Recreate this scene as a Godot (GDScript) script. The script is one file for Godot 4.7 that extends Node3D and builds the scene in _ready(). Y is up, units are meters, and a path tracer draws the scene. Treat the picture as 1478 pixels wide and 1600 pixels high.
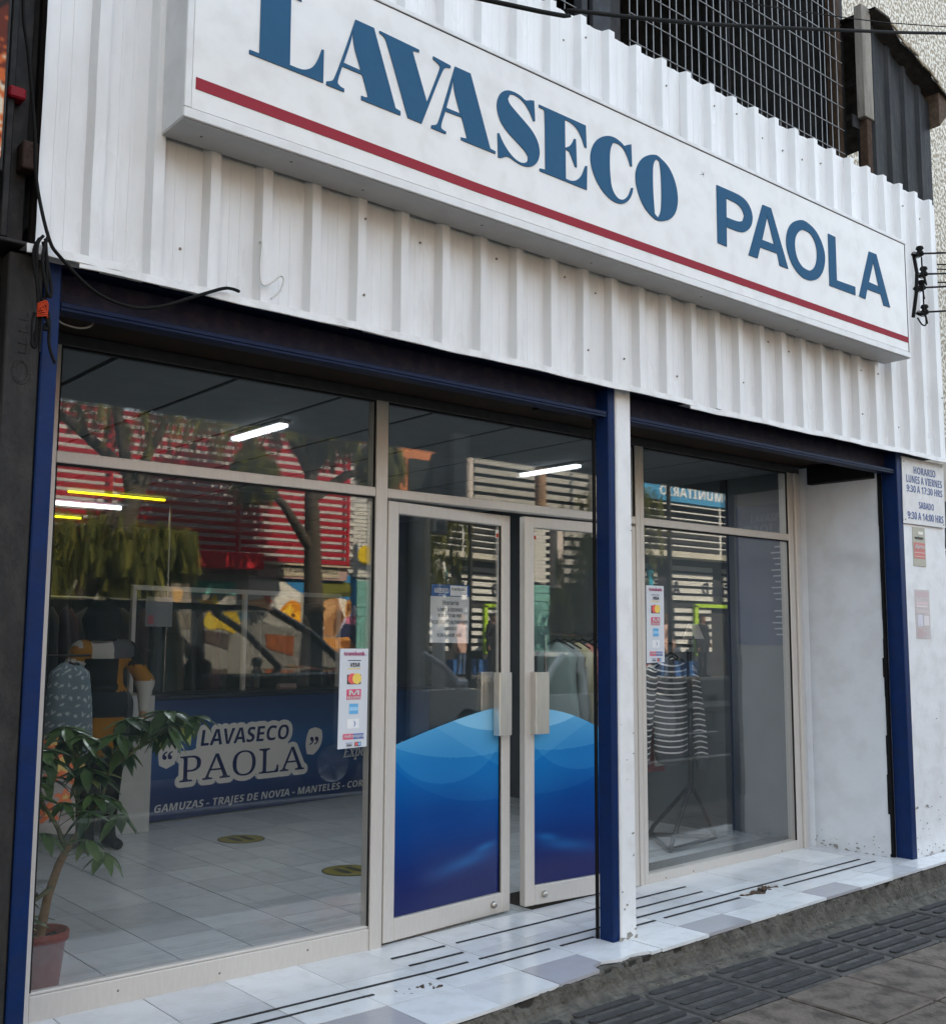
extends Node3D

const EYE := Vector3(-1.422, 1.406, 4.254)
const STEP := 0.348
var taken := {}
var mats := {}
var fonts := {}
var glyphs := {}
var rng := RandomNumberGenerator.new()


# ---------------------------------------------------------------- naming
func numbered(n: String) -> String:
	if not taken.has(n):
		taken[n] = 0
		return n
	taken[n] += 1
	return "%s_%03d" % [n, taken[n]]


func tag(o: Node, label: String, category: String, group := "", kind := "") -> Node:
	o.set_meta("label", label)
	o.set_meta("category", category)
	if group:
		o.set_meta("group", group)
	if kind:
		o.set_meta("kind", kind)
	return o


func thing(called: String, label: String, category: String, at: Vector3, group := "") -> Node3D:
	var o := Node3D.new()
	o.name = numbered(called)
	add_child(o)
	o.position = at
	o.set_meta("base", at)
	tag(o, label, category, group)
	return o


func structure(called: String, mesh_st: SurfaceTool, m: Material) -> MeshInstance3D:
	var o := fin(mesh_st, called, m, self)
	o.set_meta("kind", "structure")
	return o


func place(mesh: Mesh, called: String, m: Material, parent: Node) -> MeshInstance3D:
	var o := MeshInstance3D.new()
	o.name = numbered(called) if parent == self else called
	o.mesh = mesh
	o.material_override = m
	parent.add_child(o, true)
	if parent.has_meta("base"):
		o.position = -parent.get_meta("base")
	return o


func fin(s: SurfaceTool, called: String, m: Material, parent: Node = self) -> MeshInstance3D:
	s.generate_normals()
	return place(s.commit(), called, m, parent)


func copy_of(o: Node3D, at: Vector3, turn: float, label: String) -> Node3D:
	var c: Node3D = o.duplicate()
	c.name = numbered(String(o.name).rstrip("0123456789_"))
	add_child(c)
	c.position = at
	c.rotation.y = turn
	c.set_meta("label", label)
	return c


# ---------------------------------------------------------------- materials
func lin(r: float, g: float, b: float) -> Color:
	return Color(r, g, b).linear_to_srgb()


func mat(key: String, c: Color, rough := 0.6, metal := 0.0) -> StandardMaterial3D:
	if mats.has(key):
		return mats[key]
	var m := StandardMaterial3D.new()
	m.resource_name = key
	m.albedo_color = c
	m.roughness = rough
	m.metallic = metal
	if rough > 0.45 and metal < 0.1:
		m.metallic_specular = 0.3
	mats[key] = m
	return m


func noise_tex(freq: float, octaves: int, sd: int, c1: Color, c2: Color, mid := 0.5, spread := 0.5, size := 512) -> NoiseTexture2D:
	var n := FastNoiseLite.new()
	n.noise_type = FastNoiseLite.TYPE_SIMPLEX_SMOOTH
	n.frequency = freq
	n.fractal_octaves = octaves
	n.seed = sd
	var g := Gradient.new()
	g.set_color(0, c1)
	g.set_color(1, c2)
	g.set_offset(0, clampf(mid - spread, 0.0, 0.98))
	g.set_offset(1, clampf(mid + spread, 0.02, 1.0))
	var t := NoiseTexture2D.new()
	t.width = size
	t.height = size
	t.seamless = true
	t.noise = n
	t.color_ramp = g
	return t


func bump_tex(freq: float, octaves: int, sd: int, strength := 4.0, size := 512) -> NoiseTexture2D:
	var n := FastNoiseLite.new()
	n.noise_type = FastNoiseLite.TYPE_SIMPLEX_SMOOTH
	n.frequency = freq
	n.fractal_octaves = octaves
	n.seed = sd
	var t := NoiseTexture2D.new()
	t.width = size
	t.height = size
	t.seamless = true
	t.noise = n
	t.as_normal_map = true
	t.bump_strength = strength
	return t


var shared := {}


func tone_tex(ratio: float, variant: int) -> Texture2D:      # mottling that any colour can be multiplied with
	var r: float = [0.60, 0.73, 0.84, 0.92, 0.965][clampi(int(round((ratio - 0.45) / 0.125)), 0, 4)]
	var key := "tone%.2f_%d" % [r, variant]
	if not shared.has(key):
		shared[key] = noise_tex(0.012, 5, 40 + variant * 13, Color(r, r, r).linear_to_srgb(), Color.WHITE, 0.5, 0.35)
	return shared[key]


func dirt_tex(dirt: Color, amount: float, variant: int) -> Texture2D:
	var l := dirt.srgb_to_linear()
	var lum := l.get_luminance()
	var q: int = 0 if lum < 0.05 else (1 if lum < 0.15 else 2)
	var base: Color = [lin(0.024, 0.022, 0.020), lin(0.10, 0.092, 0.082), lin(0.33, 0.305, 0.27)][q]
	var am: float = [0.16, 0.32, 0.55][clampi(int(round((amount - 0.3) / 0.22)), 0, 2)]
	var key := "dirt%d_%.2f_%d" % [q, am, variant]
	if not shared.has(key):
		shared[key] = noise_tex(0.02, 5, 70 + variant * 17, Color(base.r, base.g, base.b, 0.0), Color(base.r, base.g, base.b, am), 0.62, 0.2)
	return shared[key]


func relief_tex() -> Texture2D:
	if not shared.has("relief"):
		shared["relief"] = bump_tex(0.06, 5, 3, 6.0)
	return shared["relief"]


# a worn surface: two tones mottled, a dirt layer with its own scale, fine relief
func worn(key: String, c1: Color, c2: Color, dirt: Color, amount: float, per_metre: float, rough := 0.7, relief := 0.0, metal := 0.0, stretch := 1.0) -> StandardMaterial3D:
	if mats.has(key):
		return mats[key]
	var m := mat(key, c2, rough, metal)
	var v := absi(key.hash()) % 2
	var l1 := c1.srgb_to_linear().get_luminance()
	var l2 := maxf(c2.srgb_to_linear().get_luminance(), 0.0001)
	m.albedo_texture = tone_tex(l1 / l2, v)
	m.uv1_triplanar = true
	m.uv1_scale = Vector3(per_metre, per_metre * stretch, per_metre)
	m.uv1_offset = Vector3(absi(key.hash()) % 97, absi(key.hash()) % 83, absi(key.hash()) % 71) * 0.0137
	if amount > 0.0:
		m.detail_enabled = true
		m.detail_blend_mode = BaseMaterial3D.BLEND_MODE_MIX
		m.detail_albedo = dirt_tex(dirt, amount, v)
		m.detail_uv_layer = BaseMaterial3D.DETAIL_UV_2
		m.uv2_triplanar = true
		m.uv2_scale = Vector3(per_metre * 0.61, per_metre * 0.61 * stretch, per_metre * 0.61)
		m.uv2_offset = m.uv1_offset * 1.7
	if relief > 0.0:
		m.normal_enabled = true
		m.normal_texture = relief_tex()
		m.normal_scale = relief * 0.5
	return m


func painted() -> StandardMaterial3D:
	var m := mat("print", Color.WHITE, 0.55)
	m.vertex_color_use_as_albedo = true
	return m


func glass(key: String, alpha := 0.0, tint := Color.WHITE) -> StandardMaterial3D:
	var m := mat(key, Color(tint.r, tint.g, tint.b, alpha), 0.0)
	m.transparency = BaseMaterial3D.TRANSPARENCY_ALPHA
	m.metallic_specular = 0.5
	return m


# ---------------------------------------------------------------- shapes
func S() -> SurfaceTool:
	var s := SurfaceTool.new()
	s.begin(Mesh.PRIMITIVE_TRIANGLES)
	s.set_smooth_group(-1)
	return s


func tri(s: SurfaceTool, a: Vector3, b: Vector3, c: Vector3) -> void:   # seen counter-clockwise
	s.add_vertex(a)
	s.add_vertex(c)
	s.add_vertex(b)


func quad(s: SurfaceTool, a: Vector3, b: Vector3, c: Vector3, d: Vector3) -> void:
	tri(s, a, b, c)
	tri(s, a, c, d)


func away(s: SurfaceTool, from: Vector3, p: Array) -> void:   # a convex face turned away from a point
	var n: Vector3 = (p[1] - p[0]).cross(p[2] - p[0])
	var flip: bool = n.dot(p[0] - from) < 0.0
	for i in range(1, p.size() - 1):
		if flip:
			tri(s, p[0], p[i + 1], p[i])
		else:
			tri(s, p[0], p[i], p[i + 1])


func box(s: SurfaceTool, c: Vector3, d: Vector3, b := Basis.IDENTITY, bevel := 0.0) -> void:
	s.set_smooth_group(-1)
	var h := d / 2.0
	var e := minf(bevel, minf(h.x, minf(h.y, h.z)) * 0.9)
	for ax in 3:
		var u := (ax + 1) % 3
		var v := (ax + 2) % 3
		for sg in [-1.0, 1.0]:
			var f := []
			for q in [[-1.0, -1.0], [1.0, -1.0], [1.0, 1.0], [-1.0, 1.0]]:
				var p := Vector3.ZERO
				p[ax] = h[ax] * sg
				p[u] = (h[u] - e) * q[0]
				p[v] = (h[v] - e) * q[1]
				f.append(c + b * p)
			away(s, c, f)
	if e <= 0.0:
		return
	for ax in 3:
		var u := (ax + 1) % 3
		var v := (ax + 2) % 3
		for q in [[-1.0, -1.0], [1.0, -1.0], [1.0, 1.0], [-1.0, 1.0]]:
			var f := []
			for k in [[0, -1.0], [1, -1.0], [1, 1.0], [0, 1.0]]:
				var p := Vector3.ZERO
				p[ax] = (h[ax] - e) * k[1]
				p[u] = (h[u] - (e if k[0] == 0 else 0.0)) * q[0]
				p[v] = (h[v] - (e if k[0] == 1 else 0.0)) * q[1]
				f.append(c + b * p)
			away(s, c, f)
	for x in [-1.0, 1.0]:
		for y in [-1.0, 1.0]:
			for z in [-1.0, 1.0]:
				var f := []
				for k in 3:
					var p := Vector3((h.x - e) * x, (h.y - e) * y, (h.z - e) * z)
					p[k] = h[k] * [x, y, z][k]
					f.append(c + b * p)
				away(s, c, f)


func span(s: SurfaceTool, a: Vector3, b: Vector3, bevel := 0.0) -> void:   # box between two corners
	box(s, (a + b) / 2.0, (b - a).abs(), Basis.IDENTITY, bevel)


func prism(s: SurfaceTool, poly: PackedVector2Array, z0: float, z1: float, x := Transform3D.IDENTITY) -> void:
	s.set_smooth_group(-1)
	var p := poly.duplicate()
	if Geometry2D.is_polygon_clockwise(p):
		p.reverse()
	var cw := Geometry2D.is_polygon_clockwise(p)
	var t := Geometry2D.triangulate_polygon(p)
	for i in range(0, t.size(), 3):
		var a := p[t[i]]
		var b := p[t[i + 1]]
		var c := p[t[i + 2]]
		if (b - a).cross(c - a) < 0.0:
			var k := b
			b = c
			c = k
		tri(s, x * Vector3(a.x, a.y, z1), x * Vector3(b.x, b.y, z1), x * Vector3(c.x, c.y, z1))
		tri(s, x * Vector3(a.x, a.y, z0), x * Vector3(c.x, c.y, z0), x * Vector3(b.x, b.y, z0))
	var area := 0.0
	for i in p.size():
		area += p[i].cross(p[(i + 1) % p.size()])
	for i in p.size():
		var a := p[i]
		var b := p[(i + 1) % p.size()]
		if area < 0.0:
			var k := a
			a = b
			b = k
		quad(s, x * Vector3(a.x, a.y, z0), x * Vector3(b.x, b.y, z0), x * Vector3(b.x, b.y, z1), x * Vector3(a.x, a.y, z1))


func flat_poly(s: SurfaceTool, poly: PackedVector2Array, z: float, x := Transform3D.IDENTITY) -> void:
	var t := Geometry2D.triangulate_polygon(poly)
	for i in range(0, t.size(), 3):
		var a := poly[t[i]]
		var b := poly[t[i + 1]]
		var c := poly[t[i + 2]]
		if (b - a).cross(c - a) < 0.0:
			var k := b
			b = c
			c = k
		tri(s, x * Vector3(a.x, a.y, z), x * Vector3(b.x, b.y, z), x * Vector3(c.x, c.y, z))


func tube(s: SurfaceTool, pts: Array, r, n := 8, caps := true) -> void:
	s.set_smooth_group(0)
	var rings := []
	var up := Vector3.UP
	for i in pts.size():
		var t: Vector3 = (pts[mini(i + 1, pts.size() - 1)] - pts[maxi(i - 1, 0)]).normalized()
		if i == 0 and absf(t.dot(up)) > 0.9:
			up = Vector3.RIGHT
		var u := (up - t * up.dot(t)).normalized()
		var v := t.cross(u)
		up = u
		var rr: float = r[i] if r is Array else r
		var ring := []
		for k in n:
			var a := TAU * k / n
			ring.append(pts[i] + (u * cos(a) + v * sin(a)) * rr)
		rings.append(ring)
	for i in rings.size() - 1:
		for k in n:
			var l := (k + 1) % n
			quad(s, rings[i][k], rings[i][l], rings[i + 1][l], rings[i + 1][k])
	if caps:
		s.set_smooth_group(-1)
		for k in range(1, n - 1):
			tri(s, rings[0][0], rings[0][k + 1], rings[0][k])
			tri(s, rings[-1][0], rings[-1][k], rings[-1][k + 1])


func lathe(s: SurfaceTool, prof: Array, n := 16, x := Transform3D.IDENTITY, sharp := false) -> void:
	s.set_smooth_group(-1 if sharp else 0)
	for i in prof.size() - 1:
		for k in n:
			var a := TAU * k / n
			var b := TAU * (k + 1) / n
			var p: Vector2 = prof[i]
			var q: Vector2 = prof[i + 1]
			quad(s, x * Vector3(p.x * cos(b), p.y, p.x * sin(b)), x * Vector3(p.x * cos(a), p.y, p.x * sin(a)), x * Vector3(q.x * cos(a), q.y, q.x * sin(a)), x * Vector3(q.x * cos(b), q.y, q.x * sin(b)))


func poly(numbers: Array) -> PackedVector2Array:
	var p := PackedVector2Array()
	for i in range(0, numbers.size(), 2):
		p.append(Vector2(numbers[i], numbers[i + 1]) / 1000.0)
	return p


func softened(p: PackedVector2Array) -> PackedVector2Array:   # rounds gentle turns, keeps sharp corners
	for pass_no in 2:
		var q := PackedVector2Array()
		for i in p.size():
			var a := p[(i + p.size() - 1) % p.size()]
			var b := p[i]
			var c := p[(i + 1) % p.size()]
			var bend := absf((b - a).angle_to(c - b))
			if bend > 0.75 or bend < 0.02:
				q.append(b)
			else:
				q.append(b.lerp(a, 0.25))
				q.append(b.lerp(c, 0.25))
		p = q
	return p


func ellipse(c: Vector2, rx: float, ry: float, n := 20) -> PackedVector2Array:
	var p := PackedVector2Array()
	for k in n:
		p.append(c + Vector2(cos(TAU * k / n) * rx, sin(TAU * k / n) * ry))
	return p


func bar_between(a: Vector2, b: Vector2, w: float) -> PackedVector2Array:
	var d := (b - a).normalized().orthogonal() * w / 2.0
	return PackedVector2Array([a + d, a - d, b - d, b + d])


# lettering set into a rectangle x, y, w, h of the plane of `x`; skew leans it
func lettering(s: SurfaceTool, txt: String, face: String, rect: Rect2, x := Transform3D.IDENTITY, depth := 0.001, skew := 0.0, bold := 400) -> void:
	var key := txt + face + str(bold)
	if not glyphs.has(key):
		var fk := face + str(bold)
		if not fonts.has(fk):
			var f := SystemFont.new()
			f.font_names = PackedStringArray([face])
			f.font_weight = bold
			fonts[fk] = f
		var t := TextMesh.new()
		t.font = fonts[fk]
		t.text = txt
		t.font_size = 48
		t.pixel_size = 0.01
		t.depth = 0.1
		t.curve_step = 3.0
		glyphs[key] = t
	var m: TextMesh = glyphs[key]
	var bb := m.get_aabb()
	var kx := rect.size.x / maxf(bb.size.x, 0.001)
	var ky := rect.size.y / maxf(bb.size.y, 0.001)
	var b := Basis(Vector3(kx, 0, 0), Vector3(skew * ky, ky, 0), Vector3(0, 0, depth / 0.1))
	var o := Vector3(rect.position.x - bb.position.x * kx - skew * ky * bb.position.y, rect.position.y - bb.position.y * ky, depth / 2.0)
	s.append_from(m, 0, x * Transform3D(b, o))


# flat print: [x, y, w, h, colour] patches, drawn one above the other, as one mesh with its own colours
func patches(parent: Node, called: String, list: Array, x: Transform3D, lift := 0.0006) -> MeshInstance3D:
	var s := S()
	var z := 0.0
	for p in list:
		z += lift
		if p[0] is String:      # text, rect, colour, face, weight
			continue
		s.set_color(p[4])
		flat_poly(s, PackedVector2Array([Vector2(p[0], p[1]), Vector2(p[0] + p[2], p[1]), Vector2(p[0] + p[2], p[1] + p[3]), Vector2(p[0], p[1] + p[3])]), z, x)
	return fin(s, called, painted(), parent)


func words(parent: Node, called: String, list: Array, m: Material, x: Transform3D) -> MeshInstance3D:
	var s := S()
	for w in list:
		lettering(s, w[0], w[1], w[2], x, 0.0008, w[3] if w.size() > 3 else 0.0, w[4] if w.size() > 4 else 700)
	return place(s.commit(), called, m, parent)


func floor_y(x: float) -> float:      # the tiled floor climbs a little towards the right
	return 0.0 if x < 1.6 else (x - 1.6) * 0.0155


func _ready() -> void:
	rng.seed = 11
	var cam := Camera3D.new()
	cam.name = "camera"
	add_child(cam)
	cam.position = EYE
	cam.rotation = Vector3(deg_to_rad(6.735), deg_to_rad(-39.984), deg_to_rad(0.2815))
	cam.fov = 50.607
	cam.near = 0.05
	cam.far = 400.0
	cam.current = true
	var sky := ProceduralSkyMaterial.new()
	sky.sky_top_color = lin(0.55, 0.66, 0.79)
	sky.sky_horizon_color = lin(0.82, 0.85, 0.875)
	sky.sky_curve = 0.18
	sky.ground_bottom_color = lin(0.12, 0.11, 0.10)
	sky.ground_horizon_color = lin(0.3, 0.3, 0.3)
	sky.sun_angle_max = 12.0
	var env := Environment.new()
	env.background_mode = Environment.BG_SKY
	env.sky = Sky.new()
	env.sky.sky_material = sky
	env.tonemap_mode = Environment.TONE_MAPPER_LINEAR
	env.tonemap_exposure = 2.9
	env.sdfgi_enabled = true
	env.ssao_enabled = true
	env.ssil_enabled = true
	var we := WorldEnvironment.new()
	we.name = "world_environment"
	we.environment = env
	add_child(we)
	var sun := DirectionalLight3D.new()
	sun.name = "sun"
	sun.light_energy = 1.6
	sun.light_color = Color(1.0, 0.94, 0.84)
	sun.light_angular_distance = 0.5
	sun.shadow_enabled = true
	add_child(sun)
	sun.look_at_from_position(Vector3.ZERO, Vector3(-0.24, -0.57, 0.78), Vector3.UP)
	street()
	entrance_step()
	shop_inside()
	shop_front()
	upper_storey()
	neighbours()
	shop_sign()
	notices()
	inside_things()
	plant()
	cables()
	far_side()
	far_trees()
	cars()
	poles()
	far_people()


func edge_z(x: float) -> float:
	if x < 1.25:
		return 0.985
	if x < 2.4:
		return lerpf(0.985, 0.885, (x - 1.25) / 1.15)
	return lerpf(0.885, 0.835, clampf((x - 2.4) / 2.9, 0.0, 1.0))


func level(x: float) -> Transform3D:      # plan coordinates (x, -z) to the tiled floor
	if x < 1.6:
		return Transform3D(Basis(Vector3(1, 0, 0), Vector3(0, 0, -1), Vector3(0, 1, 0)), Vector3.ZERO)
	return Transform3D(Basis(Vector3(1, 0.0155, 0), Vector3(0, 0, -1), Vector3(0, 1, 0)), Vector3(0, -1.6 * 0.0155, 0))


func street() -> void:
	var asphalt := worn("asphalt", lin(0.055, 0.055, 0.056), lin(0.10, 0.10, 0.098), lin(0.03, 0.03, 0.03), 0.5, 0.8, 0.9, 1.0)
	var s := S()
	span(s, Vector3(-120, -0.9, -120), Vector3(160, -0.27, 160))
	structure("ground", s, asphalt)
	s = S()
	span(s, Vector3(-14, -0.4, 5.0), Vector3(46, -0.262, 11.9))
	structure("road", s, worn("road", lin(0.040, 0.040, 0.041), lin(0.065, 0.065, 0.065), lin(0.04, 0.04, 0.04), 0.5, 0.5, 0.9, 1.0))
	s = S()
	for k in 12:
		span(s, Vector3(-12 + k * 5.0, -0.262, 8.45), Vector3(-9.8 + k * 5.0, -0.258, 8.57))
	structure("road_marking", s, worn("road_paint", lin(0.6, 0.6, 0.57), lin(0.72, 0.72, 0.68), lin(0.1, 0.1, 0.1), 0.6, 2.0))
	var conc := worn("kerb_stone", lin(0.22, 0.21, 0.19), lin(0.32, 0.31, 0.28), lin(0.08, 0.08, 0.07), 0.7, 1.2, 0.9, 0.8)
	for k in 30:
		s = S()
		span(s, Vector3(-14 + k * 2.0 + 0.005, -0.4, 4.86), Vector3(-12 + k * 2.0 - 0.005, -0.107, 5.0), 0.012)
		var kb := fin(s, "kerb", conc, self)
		kb.set_meta("kind", "structure")
	s = S()
	span(s, Vector3(-14, -0.4, 11.9), Vector3(46, -0.12, 15.2), 0.01)
	structure("far_pavement", s, worn("far_paving", lin(0.12, 0.116, 0.105), lin(0.17, 0.165, 0.15), lin(0.12, 0.12, 0.11), 0.5, 0.7, 0.9))
	s = S()
	span(s, Vector3(18.6, -0.3, 13.3), Vector3(46, 0.42, 15.4), 0.01)
	structure("far_forecourt", s, worn("forecourt", lin(0.09, 0.087, 0.08), lin(0.13, 0.127, 0.117), lin(0.15, 0.15, 0.14), 0.5, 0.7, 0.9))
	# near pavement: a mortar bed and the pavers on it
	s = S()
	span(s, Vector3(-14, -0.4, -1.0), Vector3(46, -0.13, 4.86))
	var pave := structure("pavement", s, worn("paving_bed", lin(0.035, 0.034, 0.032), lin(0.08, 0.076, 0.07), lin(0.02, 0.02, 0.02), 0.6, 3.0, 0.95, 1.0))
	var tones := []
	for k in 5:
		var f: float = [0.82, 1.0, 1.16, 0.9, 1.08][k]
		tones.append(worn("paver_tone_%d" % k, lin(0.098 * f, 0.081 * f, 0.068 * f), lin(0.15 * f, 0.125 * f, 0.106 * f), lin(0.035, 0.033, 0.03), 0.75, [1.1, 1.3, 0.9, 1.2, 1.0][k], 0.88, 0.9))
	var tact := []
	for k in 3:
		var f: float = [0.9, 1.0, 1.12][k]
		tact.append(worn("tactile_tone_%d" % k, lin(0.064 * f, 0.062 * f, 0.060 * f), lin(0.098 * f, 0.095 * f, 0.092 * f), lin(0.03, 0.03, 0.03), 0.7, [1.3, 1.1, 1.5][k], 0.85, 0.9))
	var barm := worn("tactile_bar", lin(0.034, 0.034, 0.035), lin(0.056, 0.056, 0.057), lin(0.03, 0.03, 0.03), 0.4, 2.2, 0.8, 0.9)
	var rows := [0.985, 1.41, 1.85, 2.29, 2.73, 3.17, 3.61]
	for r in rows.size() - 1:
		for k in range(-8, 14):
			var x0: float = 2.705 + k * 0.461 + 0.004
			var x1: float = x0 + 0.451
			if r > 2 and (x0 > 5.0 or x0 < -3.0):
				continue
			var p := S()
			var dy := rng.randf_range(-0.004, 0.004)
			var lean := Basis(Vector3(0, 0, 1), rng.randf_range(-0.006, 0.006)) * Basis(Vector3(1, 0, 0), rng.randf_range(-0.006, 0.006))
			var c := Vector3((x0 + x1) / 2, -0.122 + dy, (rows[r] + rows[r + 1]) / 2)
			box(p, c, Vector3(0.449 - rng.randf() * 0.005, 0.044, rows[r + 1] - rows[r] - 0.012), lean, 0.006)
			if r == 0:
				var worn_down := rng.randf() < 0.3
				var bars := []
				for b in 5:
					var z := -0.165 + b * 0.083
					var half := 0.19 + rng.randf_range(-0.012, 0.004)
					var rib := PackedVector2Array()
					for q in 7:
						var a := -PI / 2 + PI * q / 6.0
						rib.append(Vector2(half - 0.018 + cos(a) * 0.02, -z + sin(a) * 0.021))
					for q in 7:
						var a := PI / 2 + PI * q / 6.0
						rib.append(Vector2(-half + 0.018 + cos(a) * 0.02, -z + sin(a) * 0.021))
					var rb := S()
					prism(rb, rib, 0.0205, 0.0265 if worn_down else 0.0305, Transform3D(lean * Basis(Vector3(1, 0, 0), Vector3(0, 0, -1), Vector3(0, 1, 0)), c))
					bars.append(rb)
				var tp := fin(p, "tactile_paver", tact[rng.randi() % 3], pave)
				for rb in bars:
					fin(rb, "raised_bar", barm, tp)
			else:
				fin(p, "paver", tones[rng.randi() % 5], pave)
	# a rough cement strip between the pavers and the step
	s = S()
	var nz := FastNoiseLite.new()
	nz.seed = 4
	nz.frequency = 3.0
	nz.fractal_octaves = 4
	s.set_smooth_group(-1)
	var prof := [[-0.03, -0.006], [0.0, -0.012], [0.002, -0.03], [0.005, -0.052], [0.009, -0.074], [0.017, -0.087], [0.03, -0.092], [0.05, -0.094], [0.07, -0.096], [0.095, -0.098], [0.12, -0.104], [0.16, -0.118]]
	var n := 640
	var grid := []
	for i in n + 1:
		var x := -0.9 + 7.1 * i / n
		var col := []
		for q in prof.size():
			var p: Array = prof[q]
			var k := 0.0 if q < 1 else 1.0
			var rough := (nz.get_noise_2d(x, p[0] * 4.0) * 0.016 + nz.get_noise_2d(x * 9.0, p[0] * 40.0 + 50.0) * 0.007) * k
			var fr := floor_y(x) * clampf(1.0 - p[0] / 0.022, 0.0, 1.0)
			var bite := 0.0
			if q < 3:
				bite = -maxf(0.0, nz.get_noise_2d(x * 1.6, 7.0) - 0.12) * 0.09
			col.append(Vector3(x, p[1] + rough + fr - (0.006 if q < 2 else 0.0), edge_z(x) + p[0] + bite + (nz.get_noise_2d(x * 2.0, 30.0 + p[0]) * 0.012 + nz.get_noise_2d(x * 8.0, 60.0 + p[1] * 60.0) * 0.006) * k))
		grid.append(col)
	for i in n:
		for q in prof.size() - 1:
			quad(s, grid[i][q], grid[i][q + 1], grid[i + 1][q + 1], grid[i + 1][q])
	var strip := structure("cement_strip", s, worn("cement", lin(0.075, 0.071, 0.062), lin(0.15, 0.141, 0.122), lin(0.03, 0.03, 0.022), 0.85, 1.4, 0.95, 1.6))
	s = S()
	for i in 90:     # loose crumbs of cement and earth in the gutter of the step
		var x := rng.randf_range(0.9, 5.6)
		var k := rng.randf_range(0.003, 0.011)
		var p := Vector3(x, -0.092 + k * 0.3, edge_z(x) + rng.randf_range(0.03, 0.12))
		box(s, p, Vector3(k, k * 0.7, k * 1.2), Basis(Vector3(0.3, 1, 0.2).normalized(), rng.randf() * 6.0), k * 0.25)
	var cr := fin(s, "gravel", worn("crumbs", lin(0.07, 0.06, 0.05), lin(0.2, 0.18, 0.15), Color.BLACK, 0.0, 9.0, 0.95), self)
	tag(cr, "loose crumbs of earth and cement along the foot of the tiled step", "gravel", "", "stuff")
	# a scrap of paper
	var w := thing("paper_scrap", "small crumpled white paper scrap lying on the brown pavers", "litter", Vector3(4.05, -0.098, 1.75))
	s = S()
	for k in 7:
		var a := Vector3(4.05 + rng.randf_range(-0.02, 0.02), -0.092 + rng.randf() * 0.02, 1.75 + rng.randf_range(-0.02, 0.02))
		box(s, a, Vector3(0.03, 0.004, 0.026), Basis(Vector3(rng.randf(), rng.randf(), rng.randf()).normalized(), rng.randf() * 6), 0.001)
	fin(s, "crumpled_sheet", mat("white_paper", lin(0.75, 0.75, 0.73), 0.8), w)


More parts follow.
